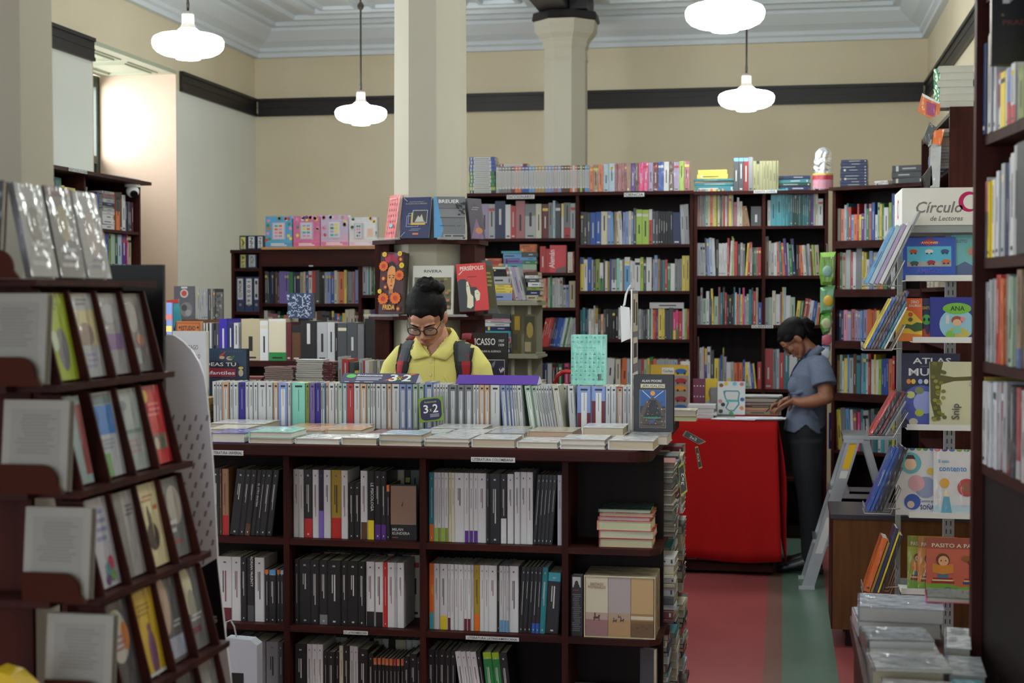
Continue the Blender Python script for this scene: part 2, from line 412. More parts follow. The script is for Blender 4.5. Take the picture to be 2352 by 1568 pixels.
# ------------------------------------------------------------------ pendant lamps
M_LAMP = mat('lit_opal_glass', base=(250, 250, 250), rough=0.2, emit=(248, 255, 250), emit_s=LAMP_EMIT)
M_FITTER = mat('grey_lamp_fitter', base=(134, 128, 122), rough=0.5, metal=0.3)
LR = 0.178
def make_lamp():
    t = empty('pendant_lamp')
    g = MB(); pr = [(0.0, -0.072), (0.34, -0.072), (0.36, -0.066), (0.36, -0.060), (0.5, -0.057), (0.72, -0.05), (0.88, -0.036), (0.97, -0.018), (1.0, 0.0), (1.0, 0.018), (0.95, 0.034), (0.82, 0.045), (0.64, 0.052), (0.44, 0.058), (0.32, 0.066), (0.25, 0.078)]
    g.lathe([(r*LR, z) for r, z in pr], 'wh', n=40); g.build('glass_shade', M_LAMP, t, smooth=True)
    g = MB(); pr = [(0.25, 0.079), (0.2, 0.094), (0.175, 0.105), (0.175, 0.15), (0.14, 0.163), (0.06, 0.168)]
    g.lathe([(r*LR, z) for r, z in pr], 'gr', n=20); g.build('fitter', M_FITTER, t)
    g = MB(); h = ZC-2.86
    g.lathe([(0.006, 0.168), (0.009, 0.2), (0.0065, 0.22), (0.0065, h-0.05), (0.006, h-0.04)], 'gr', n=10)
    g.build('rod', M_ROD, t)
    g = MB(); g.lathe([(0.012, 0.72), (0.022, 0.735), (0.024, 0.75), (0.012, 0.77)], 'bk', n=12); g.build('rod_joint', M_ROD, t)
    g = MB(); g.lathe([(0.02, h-0.06), (0.05, h-0.03), (0.06, h-0.001)], 'bk', n=16)
    g.build('ceiling_cup', M_ROD, t)
    return t
lamp0 = make_lamp()
def dup(root, loc, rotz=None, label=None):
    r = root.copy(); COLL.objects.link(r); r.location = loc
    if rotz is not None: r.rotation_euler = (0, 0, rotz)
    if label: r['label'] = label
    for ch in list(root.children):
        c = ch.copy(); COLL.objects.link(c); c.parent = r
        for g in ch.children:
            d = g.copy(); COLL.objects.link(d); d.parent = c
    return r
setp(lamp0, 'lit opal glass pendant lamp hanging near the left window recess', 'lamp', 'pendant lamps')
pA = PY(432, 82, 7.05); pB = PY(829, 265, 9.95); pC = PY(1665, 50, 6.75); pD = PY(1714, 265, 9.65)
lamp0.location = (pA.x, pA.y, 2.86)
dup(lamp0, (pB.x, pB.y, 2.86), label='lit opal glass pendant lamp just left of the octagonal column holding books')
dup(lamp0, (pC.x, pC.y, 2.86), label='large lit opal pendant lamp on the right, nearest the top edge')
dup(lamp0, (pD.x, pD.y, 2.86), label='smaller lit opal pendant lamp below and behind the large right one')
for (x, y, s_) in ((pA.x, 4.1, 'window'), (pC.x, 3.9, 'bookcase')):
    dup(lamp0, (x, y, 2.86), label='lit opal pendant lamp nearer the camera, above the photo on the %s side' % s_)
# ------------------------------------------------------------------ books
# local frame of a book: spine at y=0 facing -Y, x = thickness, z = height, front cover on the +X side
BOOKS = []
ORD = ['first', 'second', 'third', 'fourth', 'fifth', 'sixth', 'seventh', 'eighth', 'ninth', 'tenth', 'eleventh', 'twelfth', 'thirteenth', 'fourteenth',
 'fifteenth', 'sixteenth', 'seventeenth', 'eighteenth', 'nineteenth', 'twentieth', 'twenty-first', 'twenty-second', 'twenty-third', 'twenty-fourth',
 'twenty-fifth', 'twenty-sixth', 'twenty-seventh', 'twenty-eighth', 'twenty-ninth', 'thirtieth'] + ['book %d' % i for i in range(31, 200)]
def lum(c):
    c = C[c] if isinstance(c, str) else c
    return (0.3*c[0] + 0.59*c[1] + 0.11*c[2])
class Book:
    def __init__(s, M, H, W, Tk, c, **k):
        s.M, s.H, s.W, s.T, s.c = T(0, 0, 0.0007) @ M, H, W, Tk, c
        s.foot = k.get('foot'); s.head = k.get('head'); s.style = k.get('style', 'line'); s.title = k.get('title')
        s.back = k.get('back'); s.front = k.get('front'); s.art = k.get('art'); s.pages = k.get('pages', (214, 206, 188))
        s.wrap = k.get('wrap', False); s.label = k.get('label'); s.where = k.get('where'); s.group = k.get('group')
        s.name = k.get('name', 'paperback'); s.cat = k.get('cat', 'book'); s.vis = k.get('vis', 1.0); s.must = k.get('must', False)
        s.spine = k.get('spine', c); s.seed = random.random(); s.tc = k.get('tc'); s.look = k.get('look')
        BOOKS.append(s)
    def area(s):
        if s.must: return 1e9
        if s.must is None: return 0
        ps = [proj(s.M @ Vector((x, y, z))) for x in (0, s.T) for y in (0, s.W) for z in (0, s.H)]
        if min(p[2] for p in ps) < 0.2: return 0
        x0 = max(0, min(p[0] for p in ps)); x1 = min(2352, max(p[0] for p in ps)); y0 = max(0, min(p[1] for p in ps)); y1 = min(1568, max(p[1] for p in ps))
        if x1 <= x0 or y1 <= y0: return 0
        return (x1-x0)*(y1-y0)*s.vis
    def cover(s, mb, mi=0):
        H, W, Tk = s.H, s.W, s.T; b = min(0.0016, Tk*0.2); M = s.M
        f = s.front or s.c; bk = s.back or s.c
        mb.box((0, 0.001, 0), (b, W, H), bk, mi, M); mb.box((Tk-b, 0.001, 0), (Tk, W, H), f, mi, M)
        # spine, slightly rounded, in bands
        segs = []; z = 0.0
        if s.foot: segs.append((0, H*s.foot[1], s.foot[0])); z = H*s.foot[1]
        zt = H
        if s.head: zt = H*(1-s.head[1])
        segs.append((z, zt, s.spine))
        if s.head: segs.append((zt, H, s.head[0]))
        e = min(0.0025, Tk*0.16)
        prof = [(0, 0.002), (e, 0), (Tk-e, 0), (Tk, 0.002), (Tk, 0.004), (0, 0.004)]
        for (a, c, k) in segs: mb.prism(prof, a, c, k, mi, M)
        # what is printed on the spine
        rnd = random.Random(s.seed); y = -0.0004; w = Tk-2*e
        ink = s.tc or ((40, 40, 44) if lum(s.spine) > 120 else (206, 206, 206))
        def r(x0, x1, z0, z1, c, yy=y): mb.poly([(x0, yy, z0), (x1, yy, z0), (x1, yy, z1), (x0, yy, z1)], c, mi, M)
        cx = Tk/2
        if s.title:
            t, sz, zc, c = s.title
            mb.text(t, M @ T(cx, y*1.5, H*zc) @ FACE @ RZ(-90), min(w*0.62, sz), c, mi)
            mb.text
        elif s.style == 'classic':     # white title strip, dark square at the head
            edge = s.spine != 'wh' and s.spine != 'lg' and s.spine not in ('iv', 'vi', 'mi', 'ol', 'rd')
            if edge: r(Tk*0.3, Tk*0.7, H*0.04, H*0.86, (224, 224, 224))
            r(cx-w*0.28, cx+w*0.28, H*0.905, H*0.945, (40, 40, 48), y*1.4)
            r(cx-0.0007, cx+0.0007, H*(0.35+0.15*rnd.random()), H*0.85, (70, 70, 84) if (edge or lum(s.spine) > 120) else (210, 210, 220), y*1.8)
            if lum(s.spine) > 120: r(Tk-e*1.1, Tk-e*0.4, 0, H, (70, 74, 88), -0.0001)
        elif s.style == 'novel':       # small imprint mark at the head and thin lettering
            r(cx-w*0.14, cx+w*0.10, H*0.90, H*0.925, (110, 110, 114) if lum(s.spine) > 120 else (190, 190, 190))
            top = H*0.78; ln = H*(0.22+0.3*rnd.random())
            r(cx-w*0.02, cx+w*0.10, top-ln, top, (150, 90, 96) if (lum(s.spine) > 120 and rnd.random() < .5) else ink)
            if w > 0.012: r(cx-w*0.2, cx-w*0.12, top-ln*0.7, top, ink)
            if lum(s.spine) <= 120: r(cx-w*0.12, cx+w*0.12, H*0.04, H*0.065, (200, 200, 200))
        elif s.style == 'line':
            a = 0.2+0.25*rnd.random(); bb = a+0.25+0.3*rnd.random()
            if rnd.random() < 0.8: r(cx-w*0.11, cx+w*0.11, H*a, H*min(bb, .93), ink)
            if rnd.random() < 0.4: r(cx-w*0.3, cx+w*0.3, H*0.05, H*0.09, ink)
            if rnd.random() < 0.25: r(e, Tk-e, H*0.80, H*0.88, rnd.choice(['wh', 'rd', 'ye', 'bk', 'cr']))
        elif s.style == 'caps':        # caps head and foot with white body
            r(e*.6, Tk-e*.6, H*0.16, H*0.84, (216, 214, 210)); r(cx-w*.12, cx+w*.12, H*0.22, H*0.8, (120, 120, 126), y*1.5)
            r(e, Tk-e, H*0.9, H*0.95, (220, 216, 206))
        if s.art:
            A = Art(mb, M, s.T, s.W, s.H, mi); s.art(A)
    def block(s, mb, mi=0):
        b = min(0.0016, s.T*0.2)
        mb.box((b, 0.004, 0.002), (s.T-b, s.W-0.003, s.H-0.002), s.pages, mi, s.M)

class Art:
    """drawing on the front cover: u to the right from the spine, v up, both 0..1"""
    def __init__(s, mb, M, Tk, W, H, mi=0):
        s.mb, s.mi, s.W, s.H = mb, mi, W, H; s.L = 1
        s.F = M @ Matrix(((0, 0, 1, Tk), (1, 0, 0, 0), (0, 1, 0, 0), (0, 0, 0, 1)))
    def lay(s): s.L += 1; return 0.00025*s.L
    def poly(s, pts, c):
        z = s.lay(); s.mb.poly([(u*s.W, v*s.H, z) for u, v in pts], c, s.mi, s.F)
    def rect(s, u0, v0, u1, v1, c): s.poly([(u0, v0), (u1, v0), (u1, v1), (u0, v1)], c)
    def ell(s, u, v, ru, rv, c, n=20, a0=0, a1=360):
        s.poly([(u+ru*math.cos(R(a0+(a1-a0)*i/n)), v+rv*math.sin(R(a0+(a1-a0)*i/n))) for i in range(n + (0 if a1-a0 >= 360 else 1))], c)
    def circ(s, u, v, r, c, n=20): s.ell(u, v, r, r*s.W/s.H, c, n)
    def text(s, t, u, v, size, c, width=None, rot=0, align='c', shear=0):
        z = s.lay(); s.mb.text(t, s.F @ T(u*s.W, v*s.H, z) @ RZ(rot), size*s.H, c, s.mi, align, width*s.W if width else None, shear)
    def scr(s, u0, v0, u1, v1, c, n=3, seed=1):
        """unreadable lines of print"""
        rnd = random.Random(seed); h = (v1-v0)/n
        z = s.lay()
        for i in range(n):
            a = u0 + (u1-u0)*0.25*rnd.random(); b = u1 - (u1-u0)*0.25*rnd.random()
            v = v0+h*i; s.mb.poly([(x*s.W, y*s.H, z) for x, y in ((a, v+h*.2), (b, v+h*.2), (b, v+h*.7), (a, v+h*.7))], c, s.mi, s.F)
    def flower(s, u, v, r, c, cc, n=12):
        z = s.lay(); W, H = s.W, s.H
        for i in range(n):
            a = 2*math.pi*i/n; d = 0.3
            pts = [(u*W+r*W*.25*math.cos(a-d*1.3), v*H+r*W*.25*math.sin(a-d*1.3)), (u*W+r*W*.85*math.cos(a-d), v*H+r*W*.85*math.sin(a-d)), (u*W+r*W*math.cos(a), v*H+r*W*math.sin(a)),
                   (u*W+r*W*.85*math.cos(a+d), v*H+r*W*.85*math.sin(a+d)), (u*W+r*W*.25*math.cos(a+d*1.3), v*H+r*W*.25*math.sin(a+d*1.3))]
            s.mb.poly([(x, y, z) for x, y in pts], c, s.mi, s.F)
        s.circ(u, v, r*0.42, cc, 12)

TOK = re.compile(r'^([a-z]{2})([\d.]+)(.*)$')
MOD = re.compile(r'([/^hlx])([a-z]{2})?(-?\d+)')
def parse(s):
    out = []
    for t in s.split():
        if t[0] == '_': out.append(dict(gap=float(t[1:]))); continue
        c, w, rest = TOK.match(t).groups()
        d = dict(c=c, w=float(w), foot=None, head=None, h=1.0, lean=0.0); x = 1
        for k, cc, v in MOD.findall(rest):
            v = int(v)
            if k == '/': d['foot'] = (cc, v/100)
            elif k == '^': d['head'] = (cc, v/100)
            elif k == 'h': d['h'] = v/100
            elif k == 'l': d['lean'] = float(v)
            elif k == 'x': x = v
        for _ in range(x): out.append(dict(d))
    return out

def looktext(it, noun):
    s = NAMES[it['c']] + ' ' + noun
    if it['foot']: s += ' with ' + NAMES[it['foot'][0]] + ' foot'
    elif it['head']: s += ' with ' + NAMES[it['head'][0]] + ' top'
    elif it['lean']: s += ' leaning'
    return s
def row(F, s0, s1, toks, where, H=0.2, W=0.14, group=None, noun='spine', hj=0.0, dj=0.006, style='line', wrap=False, vis=1.0, name='paperback', base=0.0, must=False, gap=0.0006, titles=None, lean=0.0):
    """books standing on a shelf; F = matrix of the shelf frame (x along, y into the shelf, z up from the board)"""
    its = parse(toks); tot = sum(i.get('gap', i.get('w', 0)) for i in its); k = (s1-s0)/tot; x = s0; idx = 0
    nb = len([i for i in its if 'c' in i]); titles = titles or {}
    for it in its:
        if 'gap' in it: x += it['gap']*k; continue
        tk = it['w']*k; h = H*it['h']*(1 + hj*(random.random()*2-1)); d = W*(0.92+0.12*random.random())
        y = base + dj*random.random()
        ln = it['lean'] or lean
        M = F @ T(x+gap/2, y, 0)
        if ln:
            M = F @ T(x+gap/2 + (tk*(1-math.cos(R(ln))) if ln > 0 else 0), y, 0 if ln < 0 else 0) @ (T(0, 0, 0) @ RY(ln) if ln < 0 else T(tk, 0, 0) @ RY(ln) @ T(-tk, 0, 0))
        n = idx; m = nb-1-idx
        if it.get('c') and where:
            o = (ORD[n] + ' from left') if n <= m else (('last' if m == 0 else ORD[m] + ' from right'))
            lab = '%s, %s %s' % (looktext(it, noun), o, where)
        else: lab = None
        st = style
        sp = it['c']
        Book(M, h, d, max(0.003, tk-gap), it['c'], foot=it['foot'], head=it['head'], style=st, where=where, group=group, label=lab, wrap=wrap, vis=vis, name=name, must=must, title=titles.get(idx),
             pages=(214-random.randint(0, 20), 206-random.randint(0, 22), 188-random.randint(0, 30)))
        x += tk; idx += 1

def stack(F, toks, where, L=0.2, W=0.13, group=None, noun='book', face='pages', wrap=False, vis=1.0, name='paperback', xj=0.008, aj=2.0, must=False, style='line', pages=None, z0=0.0, rep=None):
    """books lying flat one on another, first token = lowest. face: 'pages' = foot edge to -Y, 'spine' = spine to -Y, 'fore' = fore edge to -Y.
    F origin = centre of the near edge, on the surface; widths in tokens are millimetres of thickness"""
    its = [i for i in parse(toks) if 'c' in i]; z = z0; n = len(its)
    for i, it in enumerate(its):
        tk = it['w']/1000.0; l = L*(0.95+0.07*random.random()); w = W*(0.95+0.07*random.random())
        A = F @ T((random.random()*2-1)*xj, random.random()*xj, z) @ T(0, 0.08, 0) @ RZ((random.random()*2-1)*aj) @ T(0, -0.08, 0)
        if face == 'pages': M = A @ T(-w/2, 0, 0) @ RZ(-90) @ T(0, 0, 0) @ RY(-90)
        elif face == 'spine': M = A @ T(l/2, 0, 0) @ RY(-90)
        else: M = A @ T(-l/2, w, 0) @ RZ(180) @ RY(-90)
        M = M @ Matrix.Identity(4)
        if where:
            m = n-1-i; o = 'topmost' if m == 0 else ('bottom one' if i == 0 else (ORD[m] + ' from top'))
            lab = '%s, %s %s' % (looktext(it, noun), o, where)
        else: lab = None
        Book(M, l, w, tk-0.0006, it['c'], foot=it['foot'], head=it['head'], group=group, label=lab, wrap=wrap, vis=vis, name=name, must=must, style=style, pages=pages or (214-random.randint(0, 24), 206-random.randint(0, 26), 186-random.randint(0, 34)))
        z += tk

def facebook(x, y, z, W, H, Tk, c, art, label, rz=0.0, tilt=0.0, group=None, name='hardcover_book', wrap=False, pages=(214, 208, 192), M=None, must=True, spine=None, vis=1.0, roll=0.0):
    """a book shown front cover towards -Y; (x,y,z) = lower left front corner"""
    F = (M if M is not None else Matrix.Identity(4)) @ T(x, y, z + Tk*math.sin(R(max(0, tilt))) + W*abs(math.sin(R(roll)))) @ RZ(rz) @ RX(-tilt) @ RY(roll)
    # spine at left, cover towards -Y
    A = F @ T(0, Tk, 0) @ RZ(-90)
    return Book(A, H, W, Tk, c, art=art, label=label, group=group, name=name, wrap=wrap, pages=pages, must=must, spine=spine or c, style='none', vis=vis)

def F2(px0, px1, py0, py1, Y, c, art, label, rz=0.0, tilt=0.0, Tk=0.02, z=None, **k):
    a = PY(px0, py1, Y); b = PY(px1, py1, Y); t = PY((px0+px1)/2, py0, Y); zb = a.z if z is None else z
    W = (b.x-a.x)/math.cos(R(rz)); H = (t.z-zb)/math.cos(R(tilt))
    M = T((a.x+b.x)/2, Y, zb) @ RZ(rz) @ T(-W/2, 0, 0)
    return facebook(0, 0, 0, W, H, Tk, c, art, label, tilt=tilt, M=M, **k)

def finish_books(limit=318):
    ranked = sorted([b for b in BOOKS], key=lambda b: -b.area())
    inds, rest = [], []
    for b in ranked:
        (inds if (len(inds) < limit and b.label and b.area() > 0) else rest).append(b)
    for b in inds:
        org = b.M.to_translation()
        o = empty(b.name, org); setp(o, b.label, b.cat, b.group)
        mb = MB(); b.cover(mb); p = mb.build('cover', M_WRAP if b.wrap else M_COVER, o, origin=org); p.location = (0, 0, 0)
        mb = MB(); b.block(mb); p = mb.build('page_block', M_PAGES, o, origin=org); p.location = (0, 0, 0)
    mb = MB(); mb.mute = 0.15  # merged books greyed and darkened: distance haze put into their colours
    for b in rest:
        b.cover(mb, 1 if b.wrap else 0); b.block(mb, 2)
    if rest:
        o = mb.build('shelved_books', [M_COVER, M_WRAP, M_PAGES]); setp(o, 'rest of the small books filling the far shelves, tops and stacks of the shop', 'books', None, 'stuff')
    return inds, rest
# ------------------------------------------------------------------ central display counter
YC = 4.6            # front edge of the top
XE = -0.405         # right end of the top
ZT = 1.118          # top surface
def counter():
    t = empty('display_counter', (-1.9, 5.2, 0)); off = Vector((1.9, -5.2, 0))
    def B(mb, name, m): o = mb.build(name, m, t); o.location = off; return o
    xl = -3.05; yb = 5.95
    # top with rounded corner
    mb = MB(); r = 0.07
    pts = [(xl, YC), (XE-r, YC)] + [(XE-r+r*math.sin(R(a)), YC+r-r*math.cos(R(a))) for a in (22, 45, 67)] + [(XE, YC+r), (XE, yb-r)] + [(XE-r+r*math.cos(R(a)), yb-r+r*math.sin(R(a))) for a in (22, 45, 67)] + [(XE-r, yb), (xl, yb)]
    ins = [(x + (0.004 if x < -1 else -0.004), y + (0.004 if y < 5 else -0.004)) for x, y in pts]
    mb.prism(ins, ZT-0.04, ZT-0.036, 'br', pts2=pts); mb.prism(pts, ZT-0.036, ZT-0.004, 'br'); mb.prism(pts, ZT-0.004, ZT, 'br', pts2=ins)
    B(mb, 'counter_top', M_WOODX)
    # dividers at photo x 658, 971, 1298 ; shelf boards
    yf = YC+0.05
    divs = [PY(658, 1200, yf).x, PY(971, 1200, yf).x, PY(1298, 1200, yf).x]
    for x in [xl+0.02, -2.4] + divs:
        mb = MB(); mb.box((x-0.01, yf-0.0015, 0.1), (x+0.01, yf+0.26, ZT-0.041), 'br'); B(mb, 'upright', M_WOOD)
    zs = [0.80, 0.512, 0.222]
    xend = PY(1515, 1200, yf).x
    for z in zs:
        mb = MB(); pts = [(xl, yf), (xend-0.03, yf), (xend, yf+0.04), (xend, yb-0.08), (xl, yb-0.08)]
        mb.prism(pts, z-0.02, z, 'br'); B(mb, 'shelf_board', M_WOODX)
    # inner core boards: back panel of the front bays, side panel of the end bay
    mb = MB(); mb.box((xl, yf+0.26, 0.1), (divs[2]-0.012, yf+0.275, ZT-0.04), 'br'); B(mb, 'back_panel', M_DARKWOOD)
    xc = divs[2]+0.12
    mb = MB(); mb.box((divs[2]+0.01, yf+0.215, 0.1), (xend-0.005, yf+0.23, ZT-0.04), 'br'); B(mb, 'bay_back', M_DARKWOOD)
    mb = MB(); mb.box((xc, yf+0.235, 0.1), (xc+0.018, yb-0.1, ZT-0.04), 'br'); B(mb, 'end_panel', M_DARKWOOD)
    mb = MB(); mb.box((xl, yf+0.03, 0.0), (xend+0.01, yb-0.1, 0.1), 'br'); mb.box((xl, yf+0.02, 0.1), (xend+0.02, yb-0.09, 0.12), 'br'); B(mb, 'plinth', M_WOODX)
    # paper shelf labels
    def tagp(px0, px1, py0, py1, s):
        y = (YC if py0 < 1100 else yf)-0.0015
        a = PY(px0, py0, y); b = PY(px1, py1, y); mb = MB()
        mb.box((a.x, y-0.0006, b.z), (b.x, y, a.z), 'wh')
        mb.text(s, T((a.x+b.x)/2, y-0.0009, b.z+(a.z-b.z)*0.2) @ FACE, (a.z-b.z)*0.6, (50, 50, 56), width=(b.x-a.x)*0.93)
        B(mb, 'paper_label', M_MATTE)
    tagp(1082, 1183, 1049, 1062, 'LITERATURA COLOMBIANA')
    tagp(484, 559, 1033, 1046, 'LITERATURA UNIVERSAL')
    tagp(789, 845, 1447, 1458, 'LIT. LATINOAMERICANA')
    tagp(1070, 1192, 1459, 1473, 'LITERATURA LATINOAMERICANA')
    setp(t, 'long mahogany display counter full of novels with books laid along its top', 'display counter')
    return divs, zs, yf, xend, xc
DV, ZS, YFc, XEND, XCORE = counter()

def prow(px0, px1, pyb, Y, z, toks, where, **k):
    """row on a plane y=Y spanning photo columns px0..px1"""
    a = PY(px0, pyb, Y).x; b = PY(px1, pyb, Y).x
    row(T(0, Y, z), a, b, toks, where, **k)
gc = 'novels on the shelves of the central counter'
yb_ = YFc+0.03
ttl = dict
prow(478, 652, 1230, yb_, ZS[0], '_8 bk20 br5 tn16/rd30 _2 bk22l7 bk13l7 bk13l7/br18 bk11l7 bk11l7 bk15l7 bk14l7 _30', "on counter's top shelf beside the tall poster", H=0.222, group=gc, style='novel', noun='novel', titles={6: ('EL OTRO EINSTEIN', 0.009, 0.62, (200, 200, 204))})
prow(673, 895, 1240, yb_, ZS[0], 'wh15 wh12 bk22/rd28 wh15 vi13^bk60 wh17 mu27/rd30 wh16 _1 bk14h82 bk15h82 _1 wh17/br25 bk17/ye28 bk16/pu22 bk13/pu22 bk9^og12h80', "on counter's top shelf, left-centre bay", H=0.226, group=gc, style='novel', noun='novel', titles={11: ('LE PSICOLOGA', 0.010, 0.62, (216, 216, 216))})
a = PY(901, 1240, yb_+0.03)
def art_mk(A):
    A.rect(0.02, 0.28, 0.98, 0.98, (150, 118, 100)); A.poly([(0.42, 0.62), (0.5, 0.72), (0.47, 0.6)], (70, 50, 44))
    A.text('MILAN', 0.08, 0.17, 0.05, (200, 200, 200), align='l'); A.text('KUNDERA', 0.08, 0.10, 0.05, (200, 200, 200), align='l'); A.scr(0.08, 0.03, 0.35, 0.07, (150, 70, 50), 1)
facebook(a.x, YFc+0.035, ZS[0], 0.088, 0.182, 0.02, 'bk', art_mk, 'black novel with tan picture turned cover outwards on counter\'s top shelf', rz=3, group=gc, name='paperback')
prow(985, 1290, 1250, yb_, ZS[0], 'te12/og25 wh8/li20 wh9/ol20 wh8/li20 wh9/ol20 cr8 cr8 wh23 wh11/pu17 wh10/pu17 wh11/pu17 wh20 bk8 bk26 bk15/wh36 _1 wh15 _2 wh13h103 wh16h103 wh14h103 bk9l4 bk9l4 bk9l4 bk9l4 bk10l4 _12 wh10', "on counter's top shelf, right-centre bay", H=0.226, group=gc, style='novel', noun='novel')
prow(497, 652, 1440, yb_, ZS[1], '_4 wh30/ma20 wh21 bk13 bk17/dg25 wh22 _1 bk10^og8h82 bk16^sk10h82 bk9^og8h82 bk8^pb8h82', "on counter's middle shelf beside the poster", H=0.215, group=gc, style='novel', noun='novel', titles={3: ('ADRIAN McKINTY', 0.009, 0.78, (214, 214, 214))})
prow(676, 928, 1450, yb_, ZS[1], 'bk10 bk27 bk19 bk20/gr15 bk30 bk15 bk25 bk16 _1 wh19/bk23 _2 wh18/bk23 rd10 wh16 lg6 wh15', "on counter's middle shelf, left-centre bay", H=0.214, group=gc, style='novel', noun='novel')
prow(985, 1290, 1460, yb_, ZS[1], 'og12/tq25 wh14 _1 wh19/ye21 wh8/ma18 wh9 wh11 wh13 wh9/ma18 wh9/ma18 wh7 mu15/og25 wh11 wh11 wh20 bk6 wh10/sk18 wh7/sk18 wh7/sk18 wh23 bk11l3 bk10l3 bk10l3 bk10l3/bl15 bk10l3/bl15 te14l3 bk32^tq14h92l3 _9', "on counter's middle shelf, right-centre bay", H=0.215, group=gc, style='novel', noun='novel', titles={0: ('CHEJOV', 0.008, 0.6, (220, 200, 60))})
prow(528, 650, 1568, yb_, ZS[2], 'dg26 _2 wh12 gr30 _1 gr24 dg9', "on counter's lowest shelf beside the poster", H=0.225, group=gc, style='novel', noun='novel')
prow(677, 965, 1568, yb_, ZS[2], 'bk27/dr20 wh12 wh12 wh13 _1 bk10h90 bk17h90 bk10h90 cr9 bk14 wh10 wh10 bk22h96 bk12h90 bk9^og12h84 bk9^og12h84 bk9^og12h84 bk9^og12h84 bk9^og12h84 bk8^rd12h84 bk8^og12h84 bk8^og12h84 bk12h88 bk17h92 bk8h88', "on counter's lowest shelf, left-centre bay", H=0.222, group=gc, style='novel', noun='novel')
prow(982, 1180, 1568, yb_, ZS[2], 'bk16 bk9 bk16 bk12 bk12 _20 wh13l-8 wh11l-8 wh11l-8 wh13l-8 bk10l-8 gn20^li10l-6 gn18^li10l-6 bk18l-6', "on counter's lowest shelf, right-centre bay", H=0.222, group=gc, style='novel', noun='novel')

# second, barely lit rows behind the first ones
for z, h in ((ZS[0], .2), (ZS[1], .2), (ZS[2], .2)):
    row(T(0, YFc+0.19, z), PY(672, 1250, yb_).x, PY(950, 1250, yb_).x, ' '.join(random.choice(['wh', 'bk', 'gr', 'bk', 'cr']) + str(random.randint(12, 24)) for _ in range(14)), None, H=h*1.06, W=0.06, must=None)

# end bay: pile of five, boxed set, black book, flat books
bx = PY(1440, 1250, YFc+0.03).x
stack(T(bx-0.005, YFc+0.02, ZS[0]), 'dr29 rd26 sa31 rd13 og12 dn12', "of the pile in counter's end bay", L=0.16, W=0.175, face='pages', group='pile in the end bay of the counter', noun='paperback', wrap=True, xj=0.004, aj=1)
def boxed_set():
    t = empty('boxed_book_set'); a = PY(1341, 1470, YFc+0.01); w = (PY(1505, 1470, YFc+0.01).x-a.x); h = 0.198
    t.location = (a.x, YFc+0.012, ZS[1]+0.0008)
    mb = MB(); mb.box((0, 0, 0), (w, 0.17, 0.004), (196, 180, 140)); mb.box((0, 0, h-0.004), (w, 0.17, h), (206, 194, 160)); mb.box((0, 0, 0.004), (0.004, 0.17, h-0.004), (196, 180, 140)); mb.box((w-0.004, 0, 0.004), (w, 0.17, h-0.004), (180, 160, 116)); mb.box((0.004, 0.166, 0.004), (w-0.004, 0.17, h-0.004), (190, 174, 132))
    mb.build('slipcase', M_WRAP, t)
    cols = [((206, 198, 172), (150, 110, 110)), ((172, 160, 160), (176, 140, 96)), ((190, 158, 110), (120, 86, 44))]
    q = (w-0.01)/3
    for i, (c1, c2) in enumerate(cols):
        mb = MB(); x0 = 0.005+i*q; x1 = x0+q-0.0012; z0 = 0.0045; z1 = h-0.005
        mb.box((x0, 0.002, z0), (x1, 0.165, z1), c1)
        F = T(x0, 0.0016, z0) @ FACE; W_, H_ = x1-x0, z1-z0
        def rr(a, b, c, d, k, l=1): mb.poly([(a*W_, b*H_, l*0.0003), (c*W_, b*H_, l*0.0003), (c*W_, d*H_, l*0.0003), (a*W_, d*H_, l*0.0003)], k, 0, F)
        rr(0, 0, 1, 0.28, c2); rr(0, 0.28, 1, 0.4, tuple((a+b)//2 for a, b in zip(c1, c2)))
        if i == 2: rr(0, 0.3, 1, 0.36, (206, 196, 170), 2); rr(0, 0.0, 1, 0.24, (104, 76, 40), 2)
        if i == 0:
            mb.text('SANTIAGO', F @ T(W_/2, H_*0.86, 0.0009), 0.009, (140, 90, 80), width=W_*.6); mb.text('POSTEGUILLO', F @ T(W_/2, H_*0.81, 0.0009), 0.008, (140, 90, 80), width=W_*.78)
        # riders: small horse shapes
        for (hx, hy, sc) in (((.5, .3, .16),) if i == 0 else (((.3, .26, .1), (.62, .27, .1), (.5, .33, .07)) if i == 1 else ((.3, .16, .06), (.5, .18, .06), (.7, .15, .06), (.85, .18, .05)))):
            P = [(-1, 0), (-.8, .5), (-.3, .55), (.3, .5), (.6, 1.1), (1, .9), (.75, .3), (.8, -.6), (.6, -.6), (.5, -.05), (-.4, -.05), (-.7, -.7), (-.9, -.65), (-.7, -.05)]
            mb.poly([((hx+p*sc)*W_, hy*H_+q2*sc*W_, 0.0012) for p, q2 in P], (74, 52, 44), 0, F)
            mb.poly([((hx-.05*sc/.1+p*sc)*W_, hy*H_+(q2+.9)*sc*W_, 0.0012) for p, q2 in ((-.2, -.3), (.2, -.3), (.25, .5), (0, .8), (-.2, .5))], (90, 60, 50), 0, F)
        mb.build('volume', M_COVER, t)
    setp(t, 'boxed set of three tan historical novels with horsemen on the spines', 'boxed set')
boxed_set()
def art_blk(A):
    A.rect(0.15, 0.80, 0.85, 0.97, (206, 206, 206)); A.ell(0.5, 0.86, 0.16, 0.05, (40, 38, 40)); A.poly([(0.25, 0.80), (0.3, 0.85), (0.7, 0.85), (0.78, 0.80)], (30, 28, 30))
    A.scr(0.2, 0.74, 0.8, 0.77, (150, 40, 44), 1); A.scr(0.1, 0.08, 0.9, 0.70, (104, 104, 108), 20, 3)
a = PY(1310, 1465, YFc+0.02)
facebook(a.x+0.001, YFc+0.02, ZS[1], 0.038, 0.196, 0.03, 'bk', art_blk, 'black book showing its back cover with a small portrait photo', group=gc, name='paperback')
